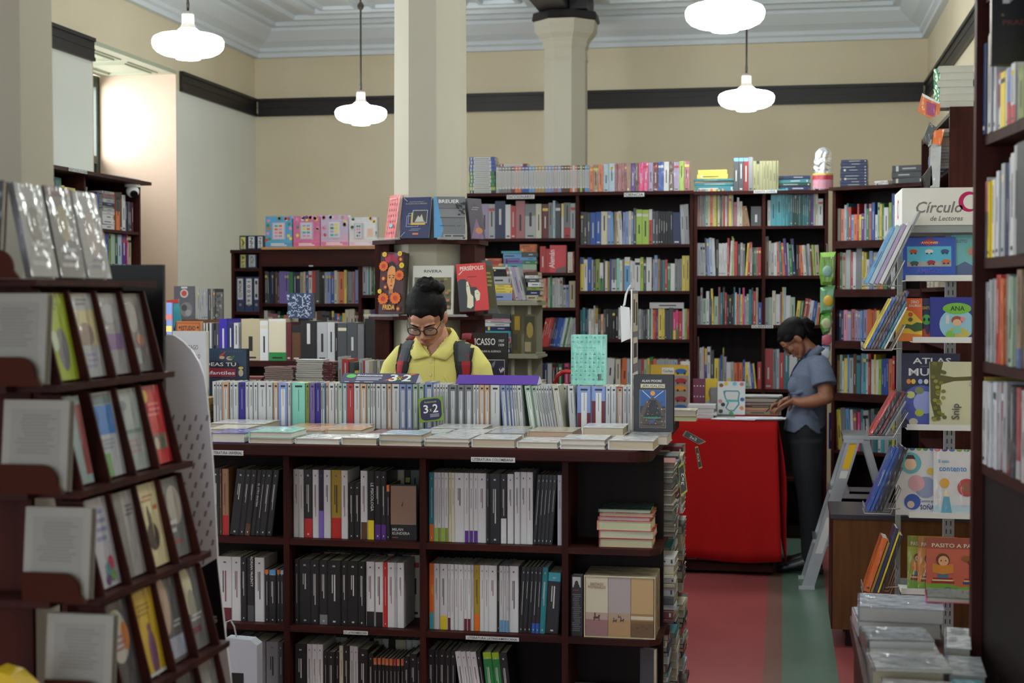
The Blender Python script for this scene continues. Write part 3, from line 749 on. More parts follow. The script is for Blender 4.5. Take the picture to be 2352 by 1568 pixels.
a = PY(1385, 1568, YFc+0.03).x
stack(T(a, YFc+0.025, ZS[2]), 'wh24 wh24 bk16 wh20 wh19', "lying flat on counter's lowest end shelf", L=0.235, W=0.14, face='spine', group=gc, noun='book', xj=0.004, aj=1.5, wrap=True)
a = PY(1495, 1568, YFc+0.06)
facebook(a.x-0.04, YFc+0.1, ZS[2], 0.05, 0.24, 0.03, 'dg', None, 'dark grey tall book standing at the lower corner of the counter', rz=-20, group=gc)
# thick book lying behind the boxed set
stack(T(PY(1465, 1300, YFc+0.2).x-0.015, YFc+0.23, ZS[1]), 'be90 be58 be52 be44', None, L=0.12, W=0.15, face='pages', must=None)

# side shelves at the right end, stacked with paperbacks lying flat, page edges out
gs = 'paperback stacks on the counter\'s end shelves'
for li, (z, hmax) in enumerate(((ZS[0], .255), (ZS[1], .255), (ZS[2], .255), (0.122, .08))):
    for ci, y in enumerate((4.91, 5.09, 5.27, 5.45, 5.63)):
        F = T(XCORE+0.165+random.random()*0.02 + (0.02 if li == 1 else 0), y+0.06, z) @ RZ(90)
        n = 0; tot = 0; tk = []
        while True:
            w = random.randint(13, 34)
            if tot + w > hmax*1000 - random.randint(0, 18): break
            c = random.choice(['cr', 'wh', 'bk', 'be', 'lg', 'nv', 'rd', 'dg', 'te', 'ma', 'pb', 'cr']); tk.append('%s%d' % (c, w)); tot += w
        # near edge towards +X : local -Y must map to +X
        F = T(XEND+0.004+random.random()*0.03, y+0.07, z) @ RZ(90)
        stack(F, ' '.join(tk), None, L=0.150, W=0.14, face=random.choice(['pages', 'spine', 'fore', 'spine']), group=gs, xj=0.006, aj=3, must=None, pages=random.choice([(176, 164, 136), (150, 142, 120), (166, 156, 134), (130, 124, 110)]))

# ---------------------------------------------------------------- books laid flat along the top
gf = 'paperbacks laid flat along the counter top'
def flat(px0, px1, pyb, Y, toks, label, W=None, L=0.18, face='pages', rz=0.0, wrap=True, pages=None, z0=0.0):
    a = PY(px0, pyb, Y).x; b = PY(px1, pyb, Y).x
    its = [i for i in parse(toks)]
    z = ZT+z0
    for i, it in enumerate(its):
        tk = it['w']/1000
        A = T((a+b)/2, Y, z) @ RZ(rz + (random.random()*3-1.5))
        M = A @ T(-(b-a)/2, 0, 0) @ RZ(-90) @ RY(-90)
        lb = label if len(its) == 1 else label + (', upper of its pair' if i == len(its)-1 else ', lower of its pair')
        Book(M, L, (b-a)-0.002, tk-0.0006, it['c'], group=gf, label=lb, wrap=wrap, name='paperback', must=True, pages=pages or random.choice([(206, 200, 180), (214, 210, 200), (196, 182, 160), (210, 200, 186)]), style='classic')
        z += tk
y1 = YC+0.012
flat(484, 563, 1030, y1, 'iv32', 'thick blue-covered paperback lying at the left end of the counter top', L=0.16)
flat(571, 672, 1032, y1, 'wh18 mi20', 'mint paperback lying in the front row near the left poster', L=0.16)
flat(677, 781, 1033, y1, 'wh19', 'thin white paperback lying flat, third group from left, front row', L=0.16)
flat(784, 867, 1034, y1, 'wh24', 'white paperback lying just left of the tall front-row pair', L=0.16)
flat(871, 970, 1036, y1, 'wh17 pb20', 'pale blue-white paperback lying below the dangling 3x2 tag, front row', L=0.16)
flat(974, 1079, 1037, y1, 'lg15 wh13', 'white paperback lying flat just right of the 3x2 tag, front row', L=0.16)
flat(1083, 1184, 1038, y1, 'wh28', 'white paperback lying flat over the LITERATURA COLOMBIANA label, front row', L=0.16)
flat(1187, 1283, 1038, y1, 'wh21', 'thin white paperback lying right of the front-row centre', L=0.16)
flat(1286, 1392, 1040, y1, 'wh15 wh17', 'white paperback lying left of the end book, front row', L=0.16)
flat(1396, 1503, 1042, y1, 'wh31', 'thick white paperback lying at the rounded front corner of the counter', L=0.16)
y2 = YC+0.20
flat(476, 560, 990, y2, 'cr28', 'cream paperback lying in the second row at the left end', L=0.17)
flat(566, 660, 990, y2, 'pb24', 'pale blue paperback lying in the second row above the mint pair', L=0.17)
flat(664, 744, 992, y2, 'pe28', 'peach-edged paperback lying flat second row, left of centre', L=0.17)
flat(748, 832, 992, y2, 'pe32', 'pink-edged paperback lying in the second row under the orange spine', L=0.17)
flat(838, 934, 994, y2, 'dr20', 'dark-red-backed thin paperback bulging open in the second row', L=0.17)
flat(940, 1020, 994, y2, 'wh24', 'white paperback lying in the second row beneath the 3x2 tag', L=0.17)
flat(1026, 1112, 995, y2, 'wh26', 'white paperback in the second row right below grey spines', L=0.17)
flat(1118, 1206, 996, y2, 'lg30', 'pale grey paperback in the second row below blue-edged spines', L=0.17)
flat(1211, 1318, 998, y2, 'be38', 'thick pink-paged paperback lying askew in the second row', L=0.17, rz=-3, pages=(200, 170, 150))
flat(1336, 1434, 1000, y2, 'wh26 wh28', 'wrapped white paperback lying left of the upright black novel', L=0.16)
flat(1440, 1535, 1000, y2, 'lg30', 'pale paperback lying beneath the upright black novel', L=0.16, z0=0.0)

y3 = YC+0.39
for (a_, b_, tt, lb) in ((482, 610, 'wh30', 'pale paperback lying against the foot of the classics row, far left'), (655, 745, 'pe20', 'pink-paged paperback lying at the foot of the mint spine'), (748, 830, 'wh22', 'thin paperback lying at the foot of the purple spines'),
        (990, 1110, 'wh26', 'white paperback lying behind the 3x2 tag at the foot of the grey spines'), (1120, 1205, 'cr22', 'paperback lying at the foot of the blue-edged leaning spines')):
    flat(a_, b_, 985, y3, tt, lb, L=0.17)
# ---------------------------------------------------------------- standing row of classics
gr_ = 'classics standing in a row on the counter'
YR = 5.19
ROW1 = 'wh8 wh7 wh7 pe17 wh9 wh13 iv15 wh9 wh11 wh11 wh20 wh15 pe12 pw22 wh8 mi33 ol10 vi12 iv13 ye4 sk7 pe7 wh15 wh6 pg12 pb10 rd15 wh15 pe15 pg9 wh5 wh6 wh13 wh13 pe11 wh18 pw15 pw14 pg13 pg13'
prow(489, 974, 985, YR, ZT, ROW1, 'in the classics row, left half', H=0.163, W=0.11, group=gr_, style='classic', noun='classic', wrap=False)
prow(975, 1205, 985, YR, ZT, 'pw23h105 wh9 wh8 wh8 wh6 wh9 gr23 gr19 gr23 wh8 wh8 pe14 pe14 wh26 _8 pw15l-4 pw9l-4 pw8l-4 wh6l-4 wh5l-4 wh13l-4', 'in the classics row behind the 3x2 tag', H=0.163, W=0.11, group=gr_, style='classic', noun='classic')
prow(1205, 1324, 985, YR, ZT, '_16 pg18l-8 pg15l-8 wh7l-9 wh7l-9 wh7l-9 wh7l-9 wh7l-9 wh8l-9 cr20l-8 _12 wh18l-3', 'in the leaning classics row right of centre', H=0.163, W=0.11, group=gr_, style='classic', noun='classic')
prow(1325, 1449, 985, YR, ZT, 'pw35/ma42 pw36/ma68 wh13 wh14 pe15^rd4 wh11/ma8 wh9', 'at the right end of the classics row', H=0.163, W=0.11, group=gr_, style='classic', noun='classic')
# row of classics behind, backs to the first row, carrying the upright mint book
row(T(0, YR+0.125, ZT), PY(486, 900, YR+.12).x, PY(1452, 900, YR+.12).x, ' '.join(random.choice(['wh', 'wh', 'lg', 'cr', 'pb', 'pg']) + str(random.randint(12, 22)) for _ in range(66)), None, H=0.158, W=0.11, must=None, style='classic')
# ------------------------------------------------------------------ signs and upright books on the counter
def art_tolstoi(A):
    for j in range(11):
        v = 0.95-j*0.083
        if j in (2, 3): continue
        for i in range(8):
            u = 0.07+i*0.125
            if (i+j) % 2: A.poly([(u-.03, v-.02), (u+.03, v-.02), (u+.035, v-.005), (u+.008, v+.002), (u+.006, v+.025), (u-.006, v+.025), (u-.008, v+.002), (u-.035, v-.005)], (70, 128, 122))
            else: A.ell(u, v+.004, .026, .019, (92, 146, 138), 10); A.ell(u, v+.002, .017, .012, (150, 212, 198), 10); A.rect(u-.02, v-.02, u+.02, v-.014, (92, 146, 138))
    A.text('LIEV N. TOLSTOI', .5, .735, .022, (60, 96, 100), width=.5); A.text('GUERRA Y PAZ', .5, .69, .018, (110, 170, 160), width=.42)
    A.rect(.83, .10, .92, .23, (50, 56, 60))
F2(1311, 1391, 769, 891, YR+0.06, 'mi', art_tolstoi, 'mint green patterned book standing upright on top of the classics row', Tk=0.04, z=ZT+0.165, wrap=True, pages='wh', rz=-1.5)
def art_jer(A):
    A.rect(.0, .0, 1, 1, (34, 33, 38)); A.text('ALAN MOORE', .46, .88, .042, (214, 214, 216), width=.5)
    A.rect(.17, .77, .80, .85, (150, 130, 84)); A.rect(.19, .78, .78, .84, (216, 210, 190)); A.text('JERUSALEN', .485, .79, .04, (54, 50, 56), width=.54)
    A.text('´', .70, .802, .05, (54, 50, 56))
    A.rect(.155, .06, .82, .74, (150, 156, 166)); A.rect(.165, .067, .81, .735, (30, 40, 66)); A.rect(.165, .45, .81, .735, (40, 86, 150)); A.circ(.485, .68, .06, (222, 150, 70)); A.poly([(.22, .72), (.47, .56), (.76, .72), (.75, .73), (.47, .575), (.23, .73)], (196, 204, 214))
    A.poly([(.165, .3), (.3, .52), (.485, .62), (.67, .52), (.81, .3), (.81, .067), (.165, .067)], (84, 70, 58)); A.poly([(.28, .3), (.4, .56), (.57, .56), (.7, .3), (.7, .2), (.28, .2)], (36, 30, 36))
    rnd = random.Random(5)
    for i in range(60):
        u, v = .18+.61*rnd.random(), .1+.42*rnd.random(); A.rect(u, v, u+.012+.03*rnd.random(), v+.008+.02*rnd.random(), rnd.choice([(120, 60, 50), (60, 110, 80), (150, 120, 80), (70, 80, 130), (180, 170, 150), (40, 44, 60)]))
    A.ell(.485, .25, .24, .02, (60, 120, 96)); A.poly([(.4, .22), (.57, .22), (.53, .15), (.44, .15)], (70, 70, 110))
    A.ell(.485, .12, .27, .015, (120, 120, 116)); A.ell(.485, .123, .26, .012, (30, 30, 40))
F2(1455, 1546, 862, 1003, YC+0.33, 'bk', art_jer, 'black hardcover standing upright near the counter end, with framed picture and cream title plate', Tk=0.055, z=ZT+0.031, pages='bk')
# cardboard header seen almost edge on
def sheet(name, pts, th, c, m, label, cat, deco=None, M=None, kids=None):
    mb = MB(); mb.M = M or Matrix.Identity(4)
    n = len(pts); P = [Vector(p) for p in pts]; nr = (P[1]-P[0]).cross(P[2]-P[0]).normalized()
    vs = [p + nr*th/2 for p in P] + [p - nr*th/2 for p in P]
    mb.add(vs, [tuple(range(n)), tuple(reversed(range(n, 2*n)))] + [(i, n+i, n+(i+1) % n, (i+1) % n) for i in range(n)], c)
    if deco: deco(mb, nr)
    o = mb.build(name, m); setp(o, label, cat); return o
XS = PY(1450, 800, 4.98).x
def deco_sheet(mb, n):
    F = T(XS+0.0022, 4.985, ZT+0.031) @ Matrix(((0, 0, 1, 0), (1, 0, 0, 0), (0, 1, 0, 0), (0, 0, 0, 1)))
    def q(a, b, c, d, k, l=1): mb.poly([(a, b, l*.0003), (c, b, l*.0003), (c, d, l*.0003), (a, d, l*.0003)], k, 0, F)
    q(.01, .19, .2, .47, (122, 118, 132)); q(.02, .33, .19, .46, (196, 190, 170), 2); q(.04, .36, .09, .44, (70, 64, 70), 3); q(.12, .35, .17, .43, (84, 76, 80), 3)
    q(.03, .22, .18, .31, (214, 208, 200), 2); q(.05, .24, .16, .29, (40, 38, 42), 3); q(.01, .0, .2, .19, (228, 228, 226)); q(.04, .15, .1, .17, (60, 60, 60), 3); q(.04, .11, .13, .13, (60, 60, 60), 3)
sheet('header_card', [(XS, 4.98, ZT+0.031), (XS, 5.19, ZT+0.1649), (XS, 5.19, ZT+0.49), (XS, 4.98, ZT+0.505)], 0.004, (232, 232, 232), M_MATTE, 'tall white cardboard header seen edge-on beside the black upright novel', 'display card', deco_sheet)
# white paper leaf with curled strap
mb = MB(); a = PY(1428, 690, 5.25); b = PY(1448, 780, 5.25)
pp = [PY(x, y, 5.25) for x, y in ((1449, 655), (1444, 662), (1438, 676), (1434, 700), (1431, 702))]
q = [PY(x, y, 5.25) for x, y in ((1425, 702), (1446, 706), (1449, 776), (1427, 786))]
mb.poly([(p.x, p.y, p.z) for p in q], 'wh'); mb.poly([(p.x, p.y+0.002, p.z) for p in reversed(q)], 'lg')
mb.tube([tuple(p) for p in pp], 0.004, 'wh', 6)
setp(mb.build('paper_tag', M_MATTE), 'white paper tag hanging on a curled strap from the tall header card', 'paper tag')
# 3x2 wedge sign and purple wedge sign lying on the classics row
def wedge(name, px0, px1, pyt, pyb, c, label, deco, dep=0.11, z=ZT+0.1655):
    Y = YR+0.015; a = PY(px0, pyb, Y).x; b = PY(px1, pyb, Y).x; w = b-a; ht = PY(px0, pyt, Y+dep*0.5).z-z
    t = empty(name, (a, Y, z)); mb = MB(); ang = math.degrees(math.atan2(ht, dep*0.5)); sl = math.hypot(ht, dep*0.5)
    mb.prism([(0, 0), (dep*0.5, ht), (dep, 0)], 0, w, 'wh', M=Matrix(((0, 0, 1, 0), (1, 0, 0, 0), (0, 1, 0, 0), (0, 0, 0, 1))))
    mb.build('card_body', M_MATTE, t)
    F = Matrix.Rotation(math.atan2(ht, dep*0.5), 4, 'X') @ T(0, 0, 0.0004); mb = MB(); mb.box((0, 0, 0), (w, sl, 0.0012), c, M=F); deco(mb, F @ T(0, 0, 0.0014), w, sl)
    mb.build('printed_face', M_COVER, t); setp(t, label, 'sign')
def deco32(mb, F, w, h):
    def q(a, b, c, d, k, l=1): mb.poly([(a*w, b*h, l*.0003), (c*w, b*h, l*.0003), (c*w, d*h, l*.0003), (a*w, d*h, l*.0003)], k, 0, F)
    def el(u, v, ru, rv, k, l=1): mb.poly([(u*w+ru*w*math.cos(a*.4), v*h+rv*h*math.sin(a*.4), l*.0003) for a in range(16)], k, 0, F)
    el(.12, .68, .065, .2, (92, 190, 84)); mb.text('Bookstomania', F @ T(.36*w, .68*h, .0004), h*.2, (220, 224, 226), width=.34*w, shear=.3)
    q(.2, .44, .53, .53, (190, 194, 204)); q(.2, .28, .5, .36, (190, 194, 204)); q(.06, .06, .12, .12, (190, 190, 200)); q(.2, .05, .26, .12, (190, 190, 200)); q(.32, .05, .44, .11, (190, 190, 200))
    mb.poly([(.56*w, .2*h, .0003), (.66*w, .5*h, .0003), (.98*w, .95*h, .0003), (.9*w, .95*h, .0003), (.64*w, .3*h, .0003)], 'og', 0, F)
    mb.text('3', F @ T(.69*w, .16*h, .0008), h*.72, (150, 200, 60), width=.115*w); mb.text('3', F @ T(.685*w, .18*h, .0012), h*.7, 'wh', width=.10*w)
    mb.text('x', F @ T(.775*w, .3*h, .0012), h*.35, (150, 200, 60), width=.05*w)
    mb.text('2', F @ T(.865*w, .16*h, .0008), h*.72, (150, 200, 60), width=.125*w); mb.text('2', F @ T(.86*w, .18*h, .0012), h*.7, 'wh', width=.11*w)
wedge('promotion_sign', 780, 955, 857, 887, (62, 58, 92), 'dark blue wedge sign reading 3x2 lying on top of the classics row', deco32)
wedge('purple_sign', 1046, 1234, 861, 888, (84, 44, 150), 'plain purple wedge sign lying on top of the classics row', lambda *a: None)
def tag32(M, s, label, parent=None):
    t = empty('promotion_tag', M.to_translation()); Mi = Matrix.Translation(-M.to_translation()) @ M
    mb = MB(); mb.box((-s/2, -0.001, 0), (s/2, 0.001, s), (116, 150, 50), M=Mi); mb.build('card', M_COVER, t)
    mb = MB(); F = Mi @ T(0, -0.0013, s/2) @ FACE; r = s*0.44
    pts = []
    for cx, cy, a0 in ((1, 1, 0), (-1, 1, 90), (-1, -1, 180), (1, -1, 270)):
        for k in range(5): a = R(a0+k*22.5); pts.append((cx*(r*.5)+r*.5*math.cos(a), cy*(r*.55)+r*.45*math.sin(a), 0))
    mb.poly(pts, (48, 40, 76), 0, F)
    mb.text('3', F @ T(-s*.21, -s*.13, .0005), s*.34, (226, 228, 226), width=s*.2); mb.text('x', F @ T(-s*.01, -s*.08, .0005), s*.16, (160, 200, 90), width=s*.1); mb.text('2', F @ T(s*.19, -s*.13, .0005), s*.34, (226, 228, 226), width=s*.22)
    mb.text('Bookstomania', F @ T(0, s*.28, .0005), s*.08, (150, 170, 110), width=s*.5)
    for i in range(3): mb.poly([(s*(-.05), -s*(.22+.05*i), .0005), (s*.33, -s*(.22+.05*i), .0005), (s*.33, -s*(.195+.05*i), .0005), (s*(-.05), -s*(.195+.05*i), .0005)], (170, 170, 180), 0, F)
    mb.build('print', M_COVER, t); setp(t, label, 'sign'); return t
p = PY(991, 983, YR-0.05)
tag32(T(p.x, YR-0.045, ZT+0.034) @ RX(-14) @ RY(-7), 0.088, 'small square green-edged 3x2 tag leaning on the spines of the classics row')

# gold edged volumes at the left end of the row, upright books behind it
a = PY(470, 960, YR).x
stack(T(a-0.012, YR-0.01, ZT), 'go26 go28 go26 go24', 'of the gold-edged pile at the left end of the classics row', L=0.13, W=0.06, face='pages', noun='book', pages=(176, 140, 60), aj=0.5, xj=0.001)
def art_navy(A):
    A.rect(.0, .55, 1, 1, (44, 62, 88)); A.poly([(.5, .90), (.64, .97), (.56, .885)], (190, 60, 50)); A.ell(.56, .875, .05, .022, (200, 160, 130)); A.ell(.70, .865, .06, .03, (190, 160, 130)); A.poly([(.66, .87), (.80, .91), (.76, .85)], (70, 110, 70))
    for i in range(9): A.rect(.55+.045*i, .955, .558+.045*i, .975, (100, 116, 140))
    A.poly([(.0, .86), (.86, .80), (.86, .72), (.0, .74)], (44, 34, 48)); A.text('IDEAS TU', .52, .755, .052, (226, 226, 226), width=.60)
    A.poly([(.0, .74), (.82, .715), (.82, .60), (.0, .60)], (150, 34, 60)); A.text('infantiles', .52, .635, .052, (226, 222, 222), width=.56)
    A.ell(.91, .66, .045, .05, (180, 170, 150)); A.ell(.91, .73, .045, .02, (200, 180, 80))
F2(440, 566, 801, 890, YR+0.3, (38, 52, 78), art_navy, 'navy picture book with red ribbon title standing behind the left end of the classics row', Tk=0.035, z=ZT, pages='bk')
def art_sant(A):
    for i, s_ in enumerate(('SANTIAGO', 'POSTEGUILLO', 'CIRCO', 'MAXIMUS')): A.text(s_, .52, .80-.1*i, .05, (120, 116, 122), width=(.5, .62, .3, .42)[i])
    A.ell(.86, .36, .12, .09, (70, 66, 72)); A.ell(.88, .34, .10, .08, (206, 204, 206))
F2(395, 474, 761, 900, YR+0.16, (196, 196, 200), art_sant, 'pale grey hardcover standing upright just behind the white poster', Tk=0.03, z=ZT, rz=0, spine='wh')
# hanging tags at the right corner of the counter
def card(name, q, Y, c, c2, txt, label, rot=0):
    P = [PY(x, y, Y) for x, y in q]; mb = MB(); mb.poly([tuple(p) for p in P], c); mb.poly([(p.x, p.y+0.0015, p.z) for p in reversed(P)], c)
    cen = sum(P, Vector())/4; ins = [(cen + (p-cen)*0.86) for p in P]; mb.poly([(p.x, p.y-0.0006, p.z) for p in ins], c2)
    e = (P[1]-P[0]); L = (P[3]-P[0]).length; mb.text(txt, T(cen.x, Y-0.0012, cen.z) @ FACE @ RZ(rot) @ T(0, -min(e.length, L)*.22, 0), min(e.length, L)*0.44, (226, 226, 220), width=max(e.length, L)*0.4)
    setp(mb.build(name, M_COVER), label, 'sign')
card('hanging_tag', [(1558, 1070), (1570, 1060), (1579, 1128), (1564, 1140)], 5.05, (190, 190, 60), (60, 56, 60), '3x2', 'yellow-edged 3x2 tag hanging over the stacked books below the counter corner', 90)
card('hanging_tag', [(1567, 1000), (1575, 988), (1622, 1014), (1606, 1021)], 5.75, (150, 150, 140), (84, 84, 90), '3x2', 'grey slanting tag sticking out from the counter corner over the red cloth', -25)
card('hanging_tag', [(1596, 1026), (1603, 1024), (1613, 1074), (1605, 1077)], 5.75, (170, 170, 90), (60, 56, 60), '3x2', 'narrow tag dangling lowest in front of the red tablecloth', -80)
stack(T(PY(1562, 975, 5.72).x, 5.7, ZT), 'og20 cr24', 'lying at the far right corner of the counter top', L=0.12, W=0.11, face='pages', noun='book', wrap=True, aj=8)

# ------------------------------------------------------------------ column display with ring shelves
cx, cy = -1.69, 7.02
def ringcase():
    t = empty('column_bookstand', (cx, cy, 0))
    def ring(r, z, th, nm):
        mb = MB(); n = 8; ri = 0.19; o = math.pi/8
        vs = []; fs = []
        for rr, zz in ((ri, z-th), (r, z-th), (r, z), (ri, z)):
            for i in range(n): vs.append((rr*math.cos(o+i*math.pi/4), rr*math.sin(o+i*math.pi/4), zz))
        for k in range(4):
            for i in range(n): fs.append((k*n+i, k*n+(i+1) % n, ((k+1) % 4)*n+(i+1) % n, ((k+1) % 4)*n+i))
        mb.add(vs, fs, 'br'); mb.build(nm, M_WOODX, t)
    ring(0.285, 1.867, 0.02, 'ring_shelf'); ring(0.305, 1.508, 0.02, 'ring_shelf'); ring(0.32, 1.13, 0.02, 'ring_shelf')
    for s in (-1, 1):
        for z0, z1 in ((0.0, 1.109), (1.131, 1.487), (1.509, 1.846)):
            mb = MB(); xa, xb = sorted((s*0.175, s*0.245)); mb.box((xa, -0.13, z0), (xb, 0.12, z1), 'br'); mb.build('side_panel', M_WOOD, t)
    for (z, xa, xb, y) in ((1.508, -0.255, -0.085, -0.275), (1.508, 0.1, 0.24, -0.275), (1.867, -0.24, -0.09, -0.262), (1.867, 0.1, 0.22, -0.262)):
        mb = MB(); mb.box((xa, y-0.022, z-0.004), (xb, y+0.02, z), 'lg'); mb.box((xa, y-0.022, z), (xb, y-0.02, z+0.008), 'lg'); mb.build('acrylic_rest', M_CLEAR, t)
    setp(t, 'octagonal dark wood bookstand wrapped round the middle column', 'bookstand')
ringcase()
def art_pink(A):
    for i in range(4):
        for j in range(6): A.rect(.14+i*.2, .12+j*.13, .22+i*.2, .17+j*.13, (190, 90, 110))
    A.ell(.6, .3, .14, .04, (120, 190, 200)); A.rect(.2, .9, .8, .93, (230, 170, 160))
g_ = 'books on the column bookstand'
F2(877, 912, 449, 548, cy-0.17, (216, 110, 110), art_pink, 'salmon pink book facing left on the top ring of the column bookstand', rz=-48, tilt=8, Tk=0.018, z=1.868, wrap=True, group=g_)
def art_blue(A):
    A.text('EL PLANO DE LA IMAGEN', .5, .83, .028, (190, 160, 90), width=.72); A.rect(.25, .88, .75, .895, (120, 130, 160))
    for a, b, c, d in ((.2, .28, .62, .55), (.26, .34, .68, .61)): 
        for r_ in ((a, b, c, b+.008), (a, d-.008, c, d), (a, b, a+.012, d), (c-.012, b, c, d)): A.rect(*r_, (190, 196, 214))
    A.rect(.36, .32, .86, .62, (210, 170, 50)); A.rect(.4, .36, .92, .68, (190, 190, 190)); A.rect(.42, .375, .9, .665, (48, 46, 50))
    A.poly([(.5, .4), (.6, .55), (.66, .5), (.72, .58), (.8, .42), (.86, .39), (.5, .39)], (190, 184, 170)); A.scr(.3, .17, .75, .24, (130, 136, 160), 2); A.rect(.45, .08, .65, .12, (220, 130, 60))
    A.poly([(.03, .03), (.18, .15), (.19, .14), (.05, .03)], (170, 176, 200)); A.poly([(.08, .98), (.2, .9), (.19, .89), (.06, .97)], (170, 176, 200))
F2(916, 985, 454, 548, cy-0.24, (38, 46, 92), art_blue, 'dark blue book with yellow and white line frames on the column bookstand', rz=-8, tilt=12, Tk=0.02, z=1.868, group=g_)
def art_breuer(A):
    A.rect(0, 0, 1, 1, (112, 112, 116)); A.poly([(0, 0), (0, 1), (.08, 1), (.22, .5), (.3, .2), (.2, 0)], (90, 150, 200)); A.poly([(.22, .5), (1, .5), (1, .72), (.17, .72)], (126, 126, 130)); A.rect(.2, .48, 1, .5, (70, 70, 76)); A.rect(.17, .7, 1, .72, (84, 84, 88)); A.rect(.2, .28, 1, .3, (84, 84, 88))
    rnd = random.Random(3)
    for i in range(26): A.ell(.72+.28*rnd.random(), .55+.3*rnd.random(), .03+.02*rnd.random(), .02, (38, 42, 40), 6)
    for i in range(10): A.ell(.65+.3*rnd.random(), .2+.2*rnd.random(), .03, .02, (110, 130, 120), 6)
    A.rect(.3, .0, 1, .07, (150, 152, 150)); A.rect(.35, .01, .55, .05, (70, 70, 76)); A.rect(.6, .01, .95, .05, (70, 70, 76))
    A.text('BREUER', .48, .83, .085, (232, 232, 232), width=.66)
F2(999, 1067, 453, 549, cy-0.24, (90, 94, 104), art_breuer, 'grey book titled BREUER with concrete building photo on the column bookstand', rz=14, tilt=12, Tk=0.024, z=1.868, group=g_, spine='sk')
def art_dk(A):
    A.poly([(0, 0), (.5, .5), (.9, .0)], (110, 80, 120)); A.ell(.6, .2, .25, .08, (170, 110, 70)); A.scr(.2, .7, .8, .8, (120, 116, 130), 2)
F2(1086, 1112, 457, 549, cy-0.13, (58, 52, 70), art_dk, 'dark violet book facing right on the top ring of the column bookstand', rz=52, tilt=10, Tk=0.022, z=1.868, group=g_, wrap=True)
def art_frida(A):
    A.rect(0, 0, 1, 1, (70, 40, 50)); A.ell(.48, .86, .3, .1, (150, 34, 66)); A.ell(.3, .9, .12, .07, (176, 44, 80)); A.ell(.62, .92, .14, .06, (160, 40, 60)); A.ell(.66, .95, .06, .03, (70, 100, 150))
    A.poly([(.3, .62), (.29, .74), (.36, .83), (.5, .85), (.62, .82), (.68, .74), (.66, .62)], (34, 26, 30))
    A.poly([(.32, .50), (.31, .66), (.36, .75), (.5, .78), (.62, .75), (.66, .66), (.64, .50), (.58, .40), (.5, .355), (.42, .39)], (222, 150, 84)); A.poly([(.42, .4), (.58, .4), (.6, .3), (.4, .3)], (180, 110, 66))
    A.poly([(.36, .62), (.46, .635), (.46, .625), (.37, .605)], (46, 30, 30)); A.poly([(.52, .635), (.62, .62), (.61, .605), (.52, .625)], (46, 30, 30)); A.ell(.42, .585, .035, .01, (60, 50, 50)); A.ell(.57, .585, .035, .01, (60, 50, 50)); A.poly([(.485, .59), (.5, .59), (.53, .5), (.47, .5)], (196, 120, 66)); A.ell(.5, .455, .05, .012, (170, 50, 50))
    A.ell(.5, .27, .12, .06, (120, 60, 70))
    for u, v, r_, c_ in ((.16, .57, .15, 'ma'), (.26, .43, .12, 'ma'), (.86, .88, .14, 'ma'), (.84, .08, .13, 'ma'), (.15, .77, .2, 'og'), (.84, .62, .2, 'og'), (.2, .24, .23, 'og'), (.72, .25, .23, 'og'), (.18, .96, .1, 'ye'), (.83, .97, .1, 'ye'), (.93, .78, .11, 'ye'), (.05, .36, .09, 'ye')):
        A.flower(u, v, r_, c_, (190, 60, 40) if c_ == 'og' else (226, 150, 50))
    A.rect(.2, .05, .74, .16, (74, 34, 44)); A.text('FRIDA', .47, .065, .08, (240, 180, 70), width=.5)
F2(867, 925, 581, 724, cy-0.25, (90, 50, 60), art_frida, 'tall FRIDA book with orange flowers round a woman\'s face on the column bookstand', rz=-14, tilt=6, Tk=0.045, z=1.512, group=g_, pages=(90, 84, 76))
def art_rivera(A):
    A.text('RIVERA', .5, .86, .055, (60, 58, 60), width=.44); A.rect(.05, .1, .95, .76, (110, 104, 74)); rnd = random.Random(9)
    for i in range(40): A.ell(.08+.84*rnd.random(), .15+.58*rnd.random(), .05, .03, rnd.choice([(150, 140, 70), (90, 84, 60), (170, 160, 100), (60, 60, 50), (180, 130, 90)]), 7)
    A.ell(.12, .5, .08, .06, (60, 44, 40)); A.ell(.12, .46, .06, .05, (190, 140, 90))
F2(946, 1040, 611, 724, cy-0.245, (214, 212, 204), art_rivera, 'white RIVERA art book behind the young man\'s head on the column bookstand', tilt=5, Tk=0.02, z=1.512, group=g_)
def art_pers(A):
    A.rect(0, 0, 1, 1, (206, 40, 46)); A.text('PERSÉPOLIS', .52, .86, .085, (226, 214, 196), width=.8); A.poly([(.05, .78), (.2, .86), (.2, .84), (.08, .77)], (226, 214, 196)); A.rect(.34, .71, .66, .725, (60, 30, 34))
    A.poly([(0, 0), (.0, .62), (.1, .68), (.25, .68), (.4, .6), (.45, .5), (.62, .5), (.7, .42), (.55, .2), (.5, 0)], (38, 42, 52))
    A.poly([(.3, .62), (.36, .62), (.4, .5), (.42, .36), (.5, .3), (.48, .1), (.38, .05), (.26, .08), (.3, .3), (.28, .46)], (224, 216, 190)); A.poly([(.56, .42), (.66, .44), (.74, .36), (.7, .22), (.6, .2), (.55, .3)], (224, 216, 190)); A.rect(.3, .52, .36, .53, (40, 40, 44)); A.rect(.62, .35, .68, .36, (40, 40, 44))
F2(1058, 1122, 614, 722, cy-0.225, (206, 40, 46), art_pers, 'red PERSÉPOLIS comic with two white figures on the column bookstand', rz=16, tilt=9, Tk=0.03, z=1.512, group=g_, spine='bk', roll=-4)
F2(1124, 1142, 600, 724, cy-0.13, 'dg', lambda A: (A.rect(.1, .1, .9, .9, (70, 66, 44)), A.scr(.2, .5, .8, .8, (140, 130, 70), 4)), 'dark book at far right of the lower ring of the column bookstand', rz=55, tilt=10, Tk=0.03, z=1.512, group=g_)
